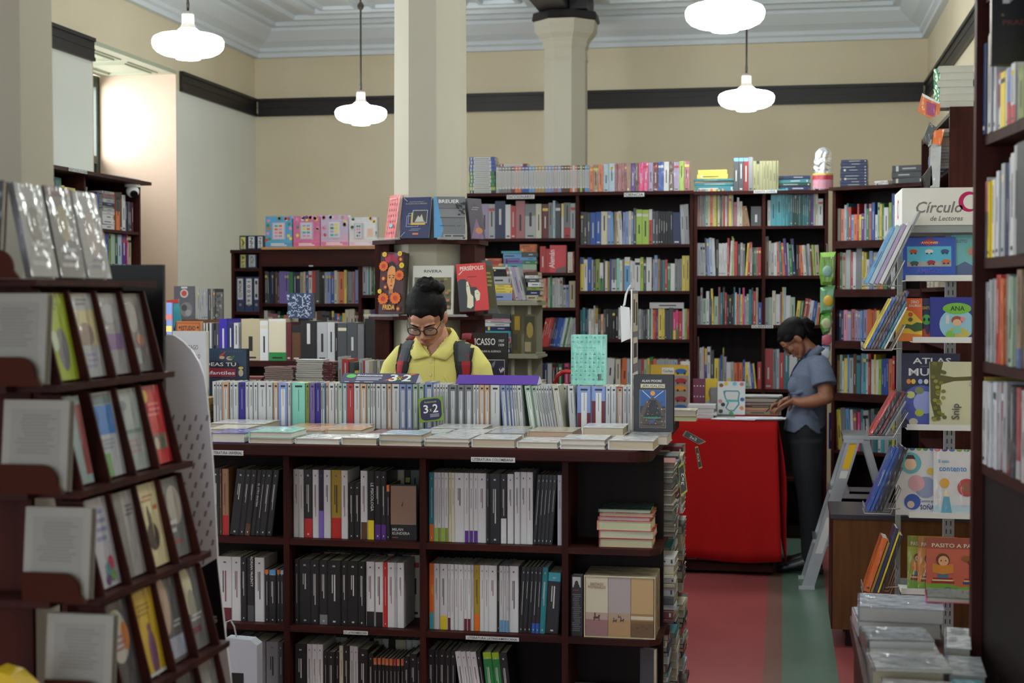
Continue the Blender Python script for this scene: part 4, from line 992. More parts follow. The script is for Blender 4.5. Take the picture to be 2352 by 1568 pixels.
def art_pic(A):
    A.rect(0, 0, 1, 1, (26, 25, 28)); A.text('PICASSO', .38, .80, .11, (222, 222, 222), width=.62); A.text('1927', .85, .85, .04, (222, 222, 222), width=.14); A.text('1939', .85, .78, .04, (222, 222, 222), width=.14)
    A.text('DEL MINOTAURO AL GUERNICA', .45, .68, .032, (210, 210, 210), width=.78); A.rect(.12, .14, .94, .56, (200, 200, 206)); A.rect(.13, .15, .93, .55, (40, 40, 60)); rnd = random.Random(12)
    for i in range(14):
        u, v = .2+.65*rnd.random(), .2+.28*rnd.random(); A.poly([(u, v), (u+.1*rnd.random()+.03, v+.05), (u+.06, v+.12*rnd.random()+.02), (u-.04, v+.06)], rnd.choice([(210, 210, 216), (120, 120, 140), (200, 200, 206), (70, 70, 90)]))
F2(1076, 1164, 765, 905, cy-0.36, 'bk', art_pic, 'black PICASSO book with black and white picture right of the young man', tilt=3, Tk=0.03, pages='bk')
def floor_table(name, x0, x1, y0, y1, z, label, m=M_WOODX):
    t = empty(name, ((x0+x1)/2, (y0+y1)/2, 0)); w, d = (x1-x0)/2, (y1-y0)/2
    mb = MB(); mb.box((-w, -d, z-0.03), (w, d, z), 'br'); mb.build('table_top', m, t)
    for sx in (-1, 1):
        for sy in (-1, 1):
            mb = MB(); mb.box((sx*(w-0.04)-0.03, sy*(d-0.04)-0.03, 0), (sx*(w-0.04)+0.03, sy*(d-0.04)+0.03, z-0.03), 'br'); mb.build('leg', M_WOOD, t)
    setp(t, label, 'table'); return t
zp = PY(1076, 905, cy-0.36).z
floor_table('side_table', cx+0.10, cx+0.66, cy-0.52, cy-0.345+0.02, zp, 'low dark table beside the column carrying the black art book')

# ------------------------------------------------------------------ bookcases along the back
def bookcase(name, F, w, dep, zt, shelves, divs, label, z0=0.0, wood=M_WOODX, crown=0.02, ext=0.0, backc=True, sideL=True, sideR=True):
    """F frame at front left floor corner. shelves = list of (x0,x1,z). divs = x positions"""
    org = F.to_translation(); t = empty(name, org); G = T(*(-org)) @ F
    def B(nm, a, b, m): mb = MB(); mb.box(a, b, 'br', M=G); mb.build(nm, m, t)
    B('top_board', (-ext, -crown, zt-0.022), (w+ext, dep, zt), wood)
    if sideL: B('side_panel', (-0.0, 0, z0), (0.022, dep, zt-0.0225), M_WOOD)
    if sideR: B('side_panel', (w-0.022, 0, z0), (w, dep, zt-0.0225), M_WOOD)
    for x in divs: B('upright', (x-0.011, 0.001, z0+0.08), (x+0.011, dep-0.013, zt-0.0225), M_WOOD)
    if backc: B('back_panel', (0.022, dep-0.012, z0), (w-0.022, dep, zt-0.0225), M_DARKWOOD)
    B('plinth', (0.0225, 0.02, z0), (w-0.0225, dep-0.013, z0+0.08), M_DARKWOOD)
    for (a, b, z) in shelves: B('shelf_board', (max(a, 0)+0.0115, 0.003, z-0.02), (min(b, w)-0.0115, dep-0.013, z), wood)
    setp(t, label, 'bookcase'); return t
def brow(F, px0, px1, py, s_of, z, toks, **k):
    row(F @ T(0, 0.03, z), s_of(px0), s_of(px1), toks, None, must=None, **k)
def zz(px, py, Y): return PY(px, py, Y).z
# unit A, two bays
YA = 9.9
xa0 = PY(1066, 600, YA).x; xa1 = PY(1592, 600, YA).x; FA = T(xa0, YA, 0); sA = lambda px: PY(px, 600, YA).x-xa0
dA = sA(1326); wA = xa1-xa0; ztA = zz(1330, 441, YA)
LA = [zz(1230, y, YA) for y in (547, 626, 706, 797, 900)]; RA = [zz(1450, y, YA) for y in (561, 668, 779, 895)]
bookcase('bookcase', FA, wA, 0.32, ztA, [(0, dA, z) for z in LA] + [(dA, wA, z) for z in RA] + [(0, dA, .35), (dA, wA, .4)], [dA], 'two-bay dark bookcase against the back with the DICCIONARIO and CIENCIA labels')
def label_on(F, s, z, w, h, txt, name='shelf_label'):
    t = MB(); t.box((s-w/2, -0.024, z-h/2), (s+w/2, -0.0212, z+h/2), (210, 210, 210), M=F); t.text(txt, F @ T(s, -0.0245, z-h*.32) @ FACE, h*.66, (50, 50, 54), width=w*.92)
    o = t.build(name, M_MATTE); setp(o, 'white shelf label reading %s on a back bookcase' % txt, 'label'); return o
label_on(FA, sA(1197), zz(1197, 452, YA-.02), 0.19, 0.027, 'DICCIONARIO'); label_on(FA, sA(1457), zz(1457, 447, YA-.02), 0.135, 0.026, 'CIENCIA')
k = dict(hj=0.02, W=0.16)
brow(FA, 1078, 1320, 547, sA, LA[0], 'cr20 rd18^ye30 pw55 lc75 lg60 nv95h108 wh50 rd45h94 dp85h108 lg100^gr35 cr50 _5 ma58 gr40 pb22h110 dg50 _6 wh22^ye40 gr60/rd30 lg45', H=0.235, **k)
stack(FA @ T(sA(1128), 0.04, LA[1]), 'ye14 rd20 og22 rd24 og18', None, L=0.13, W=0.12, face='spine', must=None)
stack(FA @ T(sA(1152), 0.04, LA[1]), 'og24 gn22 ye16', None, L=0.07, W=0.12, face='spine', must=None)
stack(FA @ T(sA(1174), 0.03, LA[1]), 'ye26 tq34 vi36 sk36 tq16', None, L=0.14, W=0.12, face='spine', must=None)
stack(FA @ T(sA(1213), 0.03, LA[1]), 'dp18 pg40 gn24 sk24 dg34 og26 og28', None, L=0.115, W=0.12, face='spine', must=None)
brow(FA, 1238, 1262, 626, sA, LA[1], 'rd50h112 rd38', H=0.16, **k)
def art_ale(A):
    A.rect(0, 0, 1, 1, (196, 66, 76)); A.poly([(.3, 0), (.45, .15), (.8, .22), (1, .2), (1, 0)], (110, 90, 96)); A.text('Alemán', .28, .5, .2, (226, 206, 206), width=.72*1.55, rot=90)
A_ = PY(1263, 626, YA+.03).x; B_ = PY(1300, 626, YA+.03).x
facebook(A_, YA+.03, LA[1], B_-A_, 0.185, 0.05, (196, 66, 76), art_ale, 'red Alemán dictionary turned cover outwards on a back shelf')
brow(FA, 1302, 1318, 626, sA, LA[1], 'cr30 dr10', H=0.14, **k)
brow(FA, 1235, 1320, 706, sA, LA[2], 'og10 sa40/ye30 pe20 rd18 pg22 gn18h104 lg28 lg30 wh14 lg28 _3 lg28h75 pw28h75 be60h90', H=0.2, **k)
brow(FA, 1080, 1180, 706, sA, LA[2], 'cr20 gr20 wh20 bk20 nv20 cr20 gr20', H=0.2, **k)
brow(FA, 1238, 1322, 797, sA, LA[3], 'rd14l12x4 dr10l12 nv12l12x2 bl14l12x3 sk8l12 wh16l12 gn13l12h104 wh12l12 pg12l12 lg16l12 lg18l12 _24', H=0.2, **k)
brow(FA, 1080, 1225, 797, sA, LA[3], 'gr20 wh20 ma20 bk20 nv20 cr20 gr20', H=0.2, **k)
brow(FA, 1080, 1320, 900, sA, LA[4], 'cr30 bk20 gr20 wh20 nv24 ma20 dg20x2 nv18 gr16x2 wh14/ma30 bk14 nv14x2 lg16 bk12x2 gn12 bk10 hp14 ma12 nv12', H=0.19, **k)
brow(FA, 1331, 1583, 561, sA, RA[0], 'dg32x3 bl50 bl50 cr60 pw34 sk30l-2 tn20 cr30l-3 wh30l-3 pw26 pw28 cr24 pw20 dg26h110 li55h106 li62h106 wh32/rd70h105 dg30 dg26 bk22x6 nv75h98 _4 lg38h120l-2 lg40h120l-2', H=0.22, **k)
brow(FA, 1331, 1583, 668, sA, RA[1], 'ye34^bl20h106 wh34 bl40h106 lg14 dg22 ol38 wh34/gn45h90 dg16 cr24h96 mu20h96 bl14 gr50/wh35 mi28h106 wh26 gr20 wh50/sk75h108 wh22x2h96 wh50h105 li30h106 dg26 wh50h108 bk12 lg12 pw30h112 tn24 dg20 te22 rd24h100 gn28h88 wh40h88 gr22x3 ye34h110 ye34h110', H=0.21, **k)
brow(FA, 1331, 1583, 779, sA, RA[2], 'te24 te30h104 nv20 te14 wh28^lg40 cr24 lg16h112 mu30/wh50h104 dg26h84 pe30h84 dg24 bk32x4 wh24h104 li26h106 cr36 lg38 dg40x2 lg28 gr24 dg20x2 wh18 gn16 wh18 og22 rd16 pu18 ye46h104 ye20h104 dg22x2 dg40h106 hp28^bk10/ye30 hp26/gn40 rd40h94 wh24h104 li22h104 rd24', H=0.2, **k)
mb_ = stack(FA @ T(sA(1528), 0.04, RA[2]+0.206), 'wh40', None, L=0.235, W=0.16, face='spine', must=None)
brow(FA, 1331, 1583, 895, sA, RA[3], 'lg30 gr26x3 wh22 tn26 og22 gr20 wh60l4 dg20 cr40 og50l3 pb24 te22 gr22x3 rd18 pg26 ye20 gn28h108 og24 lg22x6 pb30 ma22x3 wh24', H=0.205, **k)
# on top of unit A
stack(FA @ T(sA(1104), 0.05, ztA), 'bk22 li26 gn26 gn26 gn26 gn24 bl26 bl26 bl24 bl26', None, L=0.183, W=0.15, face='spine', must=None, style='caps', xj=0.003, aj=1)
brow(FA @ T(0, 0, 0), 1137, 1352, 447, sA, ztA, 'lg16 gr16x4 dr20 og17x2 bl19x2 sk17x2 go17x3 pw17x3 dp17 pw18 br15x3 og13 wh13 og12 dg14 li12 br13 sk12x2', H=0.181, W=0.12, style='caps')
stack(FA @ T(sA(1173), 0.05, ztA+0.182), 'dr20', None, L=0.2, W=0.12, face='spine', must=None, style='caps')
brow(FA, 1352, 1582, 444, sA, ztA, 'og34 tn50h103 og45h103 pb54h106 pb54h108 dp30x3h107 dp20h107 tn38h107 pu42h107 br30h107 hp46x2h108 lc44h108 ma44h108 bl54h110 wh46h110 br44h110 lc50h108 li44h112 dp50h112', H=0.178, W=0.12, wrap=True)
# unit B, two bays
xb0 = xa1+0.004; xb1 = PY(1902, 600, YA).x; FB = T(xb0, YA, 0); sB = lambda px: PY(px, 600, YA).x-xb0
dB = sB(1754); wB = xb1-xb0; ztB = zz(1750, 438, YA); SB = [zz(1700, y, YA) for y in (519, 633, 746, 893)]
bookcase('bookcase', FB, wB, 0.32, ztB, [(0, dB, z) for z in SB] + [(dB, wB, z) for z in SB] + [(0, wB, .4)], [dB], 'two-bay dark bookcase behind the woman at the red table')
label_on(FB, sB(1757), zz(1757, 440, YA-.02), 0.15, 0.02, 'INFANTIL JUVENIL'); label_on(FB, sB(1752), SB[2]-0.01, 0.14, 0.02, 'CUENTOS')
brow(FB, 1599, 1748, 519, sB, SB[0], 'lg16 dp14 be12 gr34 pg26 cr14 og24 cr10 ye20 ol14 cr18 dg16 be14 rd16h98 wh16h82 dp14h84 ye26h86 lg14 _2 dp30h66 wh20h76 cr26h66 _2 tn16x4h54l-10 _8 dg90h52', H=0.245, **k)
brow(FB, 1762, 1890, 519, sB, SB[0], 'wh30h70 tq50 tq55 tq30 tq24 te20h94 te22h94 dn18x3h92 te20h92 dn20h92 te18x3h92 dg20 pu24h92 lg16 cr26h90 wh46h72', H=0.245, **k)
brow(FB, 1599, 1748, 633, sB, SB[1], 'lg22x4h86l-2 dg14l-2 pw24l-2 pb28l-2 wh12l-2x2 bk28h98 wh16x5h86 rd20h98 wh20h94l2 li14h104 cr8 rd32h92 _3 dg24h84 lg20h88 gr22h84 ye22h86l4 rd26h88l3 wh16h88 dg18h74 gn20h74 dp22h76 rd24h74', H=0.25, **k)
brow(FB, 1756, 1884, 633, sB, SB[1], 'og14h104 dg18h104 cr20h90 lg24h86 wh26h86 sa26h90l-3 te18h90l-3 og24h86l-3 pu24h96l-4 lg14h86l-3 gn24h82l-3 nv26h96l-4 bk20h80 dr18h80 og26h80l-3 wh24h80l-4 gr18h80l-4 lg20h82l-4 dr16l-4h80 li18h80l-4 be36h80l-3', H=0.25, **k)
brow(FB, 1601, 1750, 746, sB, SB[2], 'gr32h76 lg18 pg36h72 wh30h92 dg24h72 ye22h96l-2 pg40h76 dp18 te24h86 bk20 rd18h88 bk22x3h82 te14 wh14h86 og22h84 sk12 ye22h82 hp20 lc18h78 pg22h82 te28h96 dg12 rd28h90 be20 bl34h60', H=0.245, **k)
brow(FB, 1757, 1882, 746, sB, SB[2], 'lg30h72 pg36h74 cr30h92 wh40h84 dp18h90 ye14 pb20 wh40h78 pg40h74 ye30h64l6 gn30h66l6 rd30h72l8 sa20h70l8 wh30h66l8 bl30h64l8 lg20h60l6 og20h60l5', H=0.245, **k)
brow(FB, 1600, 1750, 893, sB, SB[3], 'ma10h130l-1 dp8h130 _6 wh24 wh14h104 rd10^og40 bl18^ye40 wh30h104 dg30h94 _3 ye38h76 gr14h76 bl20h84 li10 lc22h80 wh38/ye40h66 lg24h66 og30h64 rd16h64 og30h64 bl20h70 ye36/pg30h66 _4 wh20h66l-5 bl22h62l-5 ye18h62l-6 _6 rd34h66', H=0.265, **k)
brow(FB, 1756, 1884, 893, sB, SB[3], 'rd64 gr26h98 pb22h98 rd34h92 te38h96 wh60h84 dg12 ye26h74 bl20h74 pb24h74 gn20h70 rd20h80 wh20h84 bl20', H=0.265, **k)
# on top of unit B
stack(FB @ T(sB(1638), 0.05, ztB), 'te42 te18 tn12 te14', None, L=0.27, W=0.2, face='spine', must=None, xj=0.01)
stack(FB @ T(sB(1635), 0.06, ztB+0.087), 'ye30 ye30', None, L=0.2, W=0.15, face='spine', must=None, xj=0.002, aj=0.5)
brow(FB, 1684, 1787, 438, sB, ztB, 'dg44^sk10x2 dr44^sk10 gr40h102 kh30h90 kh30^bk10h90 kh28h90x3 kh32x2h90 kh20h90', H=0.22, W=0.12)
stack(FB @ T(sB(1823), 0.05, ztB), 'nv32 dn20 te26 nv22', None, L=0.215, W=0.16, face='spine', must=None)
stack(T(PY(1962, 420, 9.8).x, 9.86, ztB) @ RZ(-6), 'nv19 nv19 nv19 nv19 nv19 nv19 nv19 nv19 nv19 nv19', None, L=0.17, W=0.20, face='spine', must=None, xj=0.001, aj=0.2)
# unit C, turned slightly, closing the corner
pC0 = PY(1904, 600, 9.88); pC1 = PY(2128, 600, 9.55); aC = math.degrees(math.atan2(pC1.y-pC0.y, pC1.x-pC0.x)); FC = T(pC0.x+0.02, pC0.y, 0) @ RZ(aC); wC = (pC1-pC0).length
def sC(px):
    d = ray(px, 600); n = Vector((math.cos(R(aC)), math.sin(R(aC)))); # intersect in plan
    dx, dy = d.x, d.y; ax, ay = pC0.x+0.02, pC0.y
    # (dx,dy)*t = (ax,ay)+n*s
    det = dx*(-n.y) + dy*n.x
    return (dx*ay - dy*ax)/(-det) * -1 if False else ((ax*dy - ay*dx)/(n.y*dx - n.x*dy))
ztC = ztB+0.012
SCz = [PY(1950, y, 9.8).z for y in (552, 664, 783, 904, 1036)]
BC = bookcase('bookcase', FC, wC, 0.26, ztC, [(0, wC, z) for z in SCz], [], 'children\'s bookcase turned into the far right corner', crown=0.05)
for z in SCz[:4]:
    mb = MB(); mb.box((0.0225, 0.0, z-0.05), (wC-0.0225, 0.0025, z-0.0205), 'br', M=T(*(-BC.location)) @ FC)
    mb.build('shelf_apron', M_WOODX, BC)
kk = dict(hj=0.03, W=0.16)
brow(FC, 1907, 2050, 552, sC, SCz[0], 'wh30h120 cr24h90 sa30h90 lg18 te14 rd20h92 sk18h72 og26h70 rd14 ye16h72 pu22h74 lc16 gn20h84 dp20 bl22h100 wh20h70 pg16 ye16 gn14h100 wh34h88 li20h102 bl26h124', H=0.235, **kk)
brow(FC, 1910, 2050, 664, sC, SCz[1], 'te18h90 rd12 gn16 be20 lg26h106 rd14 wh18 gr30h110 ye12 ye12 wh16h80 pw20 lg22 tn16 og18 gn20h84 bk20 wh20', H=0.24, **kk)
brow(FC, 1908, 2050, 783, sC, SCz[2], 'nv22h120 nv16x3 pk24h104 lc24 dp26h104 lc16x2 sk16 lc26h104 og24h104 og20h104 rd14h104 ye20 tn30h86 bl30 gr30', H=0.195, **kk)
brow(FC, 1908, 2052, 904, sC, SCz[3], 'wh20h88 be18 tn20h84 pg22 wh16h84 ye26h88 sk14 lg34h94 br26h104 te34h100 lc14h104 tq30h104 wh14 rd20h106 wh26h92 ye14 wh22h90 li24h92 bl18x3h92 og30h94 rd18', H=0.25, **kk)
brow(FC, 1900, 2060, 1036, sC, SCz[4], 'iv34h86 og26h70 gn10 ye28h96l-4 gr34h104l-4 sk26h100l-4 wh20l-3 dp22l-2h88 hp20h92 te20 lg50h100l-4 gr20 te26h90 wh20 tq24 lg30 gn20 ye20 bk20', H=0.27, **kk)
stack(T(PY(2083, 405, 9.62).x, 9.56, ztC) @ RZ(aC+8), 'dg34 dg38 dg40', None, L=0.20, W=0.16, face='spine', must=None, xj=0.004)
stack(T(PY(2024, 412, 9.7).x, 9.70, ztC) @ RZ(aC), 'wh14 wh14', None, L=0.09, W=0.12, face='spine', must=None)
# cardboard book tops behind unit A: wrapped clear stack end
# foil wrapped parcel on top of unit B
def foil():
    t = empty('foil_parcel', (PY(1890, 430, 9.95).x, 9.97, ztB)); rnd = random.Random(2); mb = MB()
    prof = [(0.055, 0.0), (0.064, 0.03), (0.06, 0.08), (0.062, 0.14), (0.06, 0.2), (0.055, 0.25), (0.03, 0.275), (0.008, 0.285)]
    n = 18; vs = []; fs = []
    for r_, z in prof:
        for i in range(n): a = 2*math.pi*i/n; q = r_*(1+0.12*(rnd.random()-.5)); vs.append((q*math.cos(a), q*0.7*math.sin(a), z+0.001))
    for j in range(len(prof)-1):
        for i in range(n): fs.append((j*n+i, j*n+(i+1) % n, (j+1)*n+(i+1) % n, (j+1)*n+i))
    fs += [tuple(reversed(range(n))), tuple(range((len(prof)-1)*n, len(prof)*n))]
    cut = 4*n
    mb.add(vs, fs, 'wh'); mb.build('foil_wrap', mat('crinkled_foil', base=(225, 225, 228), rough=0.22, metal=0.95, bump=((30, 30, 30), 0.8, 4, 0.02)), t)
    mb = MB()
    for (z0, z1, c_) in ((0.01, 0.07, (190, 130, 150)), (0.07, 0.1, (170, 40, 60)), (0.1, 0.112, (200, 170, 60))):
        pts = [(0.067*math.cos(2*math.pi*i/24), 0.048*math.sin(2*math.pi*i/24)) for i in range(24)]; mb.prism(pts, z0, z1, c_)
    mb.build('ribbon', M_WRAP, t); setp(t, 'silver foil-wrapped parcel with red ribbon on top of the back bookcase', 'parcel')
foil()

# left back unit L : binder bays and one bookcase
YL = 9.9
xl0 = PY(531, 600, YL).x; xl1 = PY(872, 600, YL).x; FL = T(xl0, YL, 0); sL = lambda px: PY(px, 600, YL).x-xl0
wL = xl1-xl0; dL0, dL1 = sL(598), sL(826)
ztL = zz(560, 572, YL)
BL = bookcase('bookcase', FL, wL, 0.32, zz(700, 573, YL), [(0, dL0, zz(570, 616, YL)), (0, dL0, zz(570, 716, YL)), (dL0, dL1, zz(700, 697, YL)), (dL0, dL1, zz(700, 786, YL)), (dL1, wL, zz(840, 677, YL)), (dL1, wL, zz(840, 782, YL)), (0, wL, zz(700, 868, YL)), (0, wL, .45)], [dL0, dL1], 'long dark bookcase at back left below the boxed toy books')
mb = MB(); za, zb = zz(700, 612, YL), zz(700, 573, YL)-0.0225; mb.box((dL0+0.0115, -0.018, za), (wL-0.0225, -0.0005, zb), 'br', M=T(*(-BL.location)) @ FL); mb.build('fascia_board', M_WOODX, BL)
mb = MB(); mb.box((0, -0.026, 0), (0.03, -0.0205, 0.008), 'wh', M=FL @ T(sL(712), 0, za)); setp(mb.build('blank_label', M_MATTE), 'small blank white label on the fascia of the back left bookcase', 'label')
k = dict(hj=0.02, W=0.16)
brow(FL, 604, 820, 697, sL, zz(700, 697, YL), 'dg22 dg20l-2 nv16x2 bk14 br18 dg14 vi44 vi38 gn36h100 nv28x2 be30 cr14 dg10 bl16h102 wh30/rd15h104 rd30h104 dg34h106 bk20x2 lg14 pw38 bl28 cr24h104 be14 og42 ye22h104 dg10 gr36 dp20 _2 pw28h106', H=0.222, **k)
brow(FL, 735, 822, 786, sL, zz(700, 786, YL), 'dg34 dg32 bk14 br20^ye20 bl24h94 og20h94 te22h86 ye24h94 _1 cr32h106 cr44h106 ma38', H=0.215, **k)
brow(FL, 602, 735, 786, sL, zz(700, 786, YL), 'wh20h102 dp30h92 dp28h92 dn16 gn20h88 sa24h88 gn20h76 ye16h80 cr20 bk30 nv30 dg26 wh20 br30', H=0.215, **k)
brow(FL, 829, 866, 677, sL, zz(840, 677, YL), 'lg30 pb14 te10 cr10 dn16 gn14 wh20', H=0.215, **k)
brow(FL, 829, 866, 782, sL, zz(840, 782, YL), 'dg10 cr36 gr10 dg16 pu20 bk16', H=0.215, **k)
brow(FL, 604, 866, 868, sL, zz(700, 868, YL), 'dg20 bk20 gr30 wh20 bk20 dg26 lg30 bk20 nv22 _40 lg30h104 rd30 gr14 rd26 dg24 ye24h64 lg28 rd14 wh22 lg20 gr26', H=0.2, **k)
# light wood board and boxed toys on top
zt2 = zz(700, 573, YL)
def lightboard():
    mb = MB(); mb.box((sL(606), -0.05, 0.0006), (sL(735), 0.25, 0.018), 'tn', M=FL @ T(0, 0, zt2)); o = mb.build('plywood_board', M_LIGHTWOOD); setp(o, 'light plywood board under the two left toy boxes', 'board')
    mb = MB(); mb.box((sL(736), -0.05, 0.0006), (sL(866), 0.25, 0.022), 'tn', M=FL @ T(0, 0, zt2)); o = mb.build('plywood_board', M_LIGHTWOOD); setp(o, 'light plywood board under the two right toy boxes', 'board')
lightboard()
def toybox(px0, px1, py0, c, c2, label, seed, split=None):
    x0 = sL(px0); x1 = sL(px1); z = zt2+(0.019 if px0 < 736 else 0.023); h = zz(700, py0, YL)-z; org = FL @ Vector((x0, 0.0, z)); t = empty('boxed_toy_book', org); w = x1-x0
    mb = MB(); mb.box((0, 0, 0), (w, 0.06, h), c); rnd = random.Random(seed); F = T(0, -0.0003, 0) @ FACE
    def q(a, b, c_, d, k_, l=1): mb.poly([(a*w, b*h, l*.0003), (c_*w, b*h, l*.0003), (c_*w, d*h, l*.0003), (a*w, d*h, l*.0003)], k_, 0, F)
    q(0.02, .02, .98, .14, c2); q(.2, .04, .8, .07, 'wh', 2); q(.2, .09, .7, .12, 'wh', 2)
    for i in range(16):
        u, v = rnd.choice([(.04+.14*rnd.random(), .2+.7*rnd.random()), (.84+.12*rnd.random(), .2+.7*rnd.random()), (.1+.8*rnd.random(), .88+.08*rnd.random())]); cc = rnd.choice(['ye', 'rd', 'wh', 'tn', 'pu', 'gn', 'pk'])
        mb.poly([(u*w+.012*math.cos(a*.8), v*h+.012*math.sin(a*.8), .0009) for a in range(8)], cc, 0, F)
    mb.build('box', M_WRAP, t); mb = MB(); a, b = (.26, .74) if not split else (.18, .5)
    mb.box((a*w, -0.003, .24*h), (b*w, -0.0005, .80*h), (190, 180, 200)); mb.box(((a+.05)*w, -0.004, .28*h), ((b-.05)*w, -0.0031, .76*h), (206, 214, 220))
    for i in range(4):
        for j in range(2): mb.box(((a+.09+j*(b-a-.16)/2)*w, -0.0046, (.32+.11*i)*h), ((a+.09+(j+.8)*(b-a-.16)/2)*w, -0.0041, (.39+.11*i)*h), rnd.choice(['tq', 'pk', 'ye', 'gn', 'og', 'lc']))
    if split: mb.box((.55*w, -0.004, .24*h), (.95*w, -0.0005, .8*h), (222, 220, 220)); mb.box((.66*w, -0.0046, .32*h), (.86*w, -0.0041, .6*h), (226, 190, 170))
    mb.build('window_tray', M_COVER, t); setp(t, label, 'boxed toy', 'boxed toy books on the back left bookcase')
toybox(610, 671, 496, (70, 160, 206), (50, 140, 190), 'blue boxed toy book with a small window, leftmost on the bookcase', 1)
toybox(674, 735, 496, (206, 96, 150), (200, 70, 140), 'pink boxed toy book with a pale window, second on the bookcase', 2)
toybox(737, 800, 494, (190, 170, 200), (206, 90, 150), 'lilac boxed toy book wrapped in film, third on the bookcase', 3)
toybox(802, 866, 500, (206, 204, 206), (200, 170, 200), 'white boxed toy book with two windows beside the column', 4, True)
# ring binders
def binder(px0, px1, py0, py1, z, c, lab, label, lc_='wh', txt=None, tilt=0):
    x0, x1 = sL(px0), sL(px1); h = zz(560, py0, YL)-z; t = empty('ring_binder', FL @ Vector((x0, 0.02, z+0.0008))); w = x1-x0-0.002
    if tilt: t.rotation_euler = (0, R(tilt), 0)
    mb = MB(); mb.box((0, 0, 0), (w, 0.004, h), c); mb.box((0, 0.004, 0), (0.003, 0.25, h), c); mb.box((w-0.003, 0.004, 0), (w, 0.25, h), c); mb.build('cover', M_COVER, t)
    mb = MB(); mb.box((0.006, 0.02, 0.01), (w-0.006, 0.23, h-0.012), 'wh'); mb.build('papers', M_PAGES, t)
    mb = MB(); mb.box((w*.16, -0.001, h*lab[0]), (w*.84, -0.0002, h*lab[1]), lc_)
    if txt: mb.text(txt, T(w*.5, -0.0013, h*(lab[0]+lab[1])/2) @ FACE @ RZ(-90) @ T(0, -w*.2, 0), w*.4, (50, 50, 60), width=h*(lab[1]-lab[0])*.8)
    mb.build('spine_label', M_MATTE, t)
    if not py1: return
    mb = MB(); mb.lathe([(0.010, 0), (0.010, 0.0012), (0.006, 0.0014)], 'lg', n=14, M=T(w*.5, -0.0002, h*.2) @ RX(90)); mb.build('finger_ring', M_METAL, t)
    setp(t, label, 'binder', 'ring binders at the back left')
def bset(*a, **k):
    binder(*a, **k)
z1 = zz(570, 616, YL); z2 = zz(570, 716, YL)
bset(548, 565, 584, 1, z1, (40, 60, 70), (.05, .98), 'binder with a full yellow spine label, leftmost on the upper shelf', lc_=(206, 196, 110), txt='A L I')
bset(566, 588, 584, 1, z1, (36, 56, 80), (.1, .95), 'dark blue binder beside the yellow-labelled one on the upper shelf', lc_=(200, 200, 204), txt='ACTAS 2')
bset(540, 559, 636, 1, z2, (58, 70, 104), (.35, .95), 'blue-grey binder labelled MONACO on the lower left shelf', txt='MONACO')
bset(560, 579, 636, 1, z2, (58, 70, 104), (.2, .95), 'blue-grey binder with narrow white label on the lower shelf', txt='1 0 0 5 6')
bset(580, 593, 636, 1, z2, (58, 70, 104), (.35, .95), 'narrow blue-grey binder against the bookcase upright', txt='H')
zt3 = zz(560, 573, YL)
bset(548, 565, 541, 1, zt3, (40, 60, 70), (.05, .9), 'binder with yellow label standing on top of the back left bookcase', lc_=(206, 196, 110), txt='A')
bset(566, 586, 541, 1, zt3, (36, 56, 80), (.1, .92), 'dark binder with scribbled white label on top of the bookcase', txt='NN')
bset(588, 604, 541, 1, zt3, (36, 56, 80), (.1, .92), 'dark binder on top of the bookcase touching the blue toy box', txt='NN')

# ------------------------------------------------------------------ left wall bookcase, facing the aisle
YW0, YW1 = 7.75, 9.28
XW = -4.22
FW = T(XW, YW0, 0) @ RZ(90)       # x along +Y, depth towards -X
sW = lambda px: PX(px, 500, XW).y-YW0
def zw(px, py): return PX(px, py, XW).z
zS = [zw(250, y) for y in (526, 612, 700)]
bookcase('wall_bookcase', FW, YW1-YW0, 0.32, zw(345, 436)+0.04, [(0, YW1-YW0, z) for z in zS] + [(0, YW1-YW0, .9), (0, YW1-YW0, .5)], [sW(196)], 'dark bookcase with projecting top against the left wall, below the window', crown=0.07, ext=0.02)
mb = MB(); zt4 = zw(345, 436)+0.04; mb.box((sW(133), -0.072, zt4-0.02), (sW(176), -0.0705, zt4-0.002), 'wh', M=FW); mb.text('PSICOLOGIA', FW @ T(sW(155), -0.0728, zt4-0.017) @ FACE, 0.012, 'bk', width=0.26); setp(mb.build('shelf_label', M_MATTE), 'white label on the top edge of the left wall bookcase', 'label')
brow(FW, 118, 186, 520, sW, zS[0], 'ye14 wh20/rd40 gr16 dg10h112 te20h112 gn20h112 ye20h95 ye70h92', H=0.25, W=0.18)
brow(FW, 203, 240, 525, sW, zS[0], 'og14h98 gr8 gn12h88 wh14^og20h86 pu10h86 be14h85 pu12^bl50h92', H=0.25, W=0.18)
stack(FW @ T(sW(258), 0.02, zS[0]), 'wh32 wh30 wh34 wh18 lg22 gr14 nv20 lg24 gr14 dp16 lg18', None, L=0.17, W=0.16, face='spine', must=None)
brow(FW, 277, 318, 530, sW, zS[0], 'og24^dg50h98 br14 wh22h94 nv12h78 dg14h78 nv14h78 ma12h78', H=0.25, W=0.18)
brow(FW, 203, 312, 612, sW, zS[1], 'be14 wh8h108 pu24h108 lg12 mu20 be10 dg12 sa24h96 bl24h94 ol12 pg26h94 dn20h92 pb26h94 pu30h92 hp8 be22h92', H=0.225, W=0.18)
brow(FW, 122, 192, 612, sW, zS[1], 'bk20 ye20 gn20 wh14 bl20 rd16 lg20', H=0.22, W=0.18)
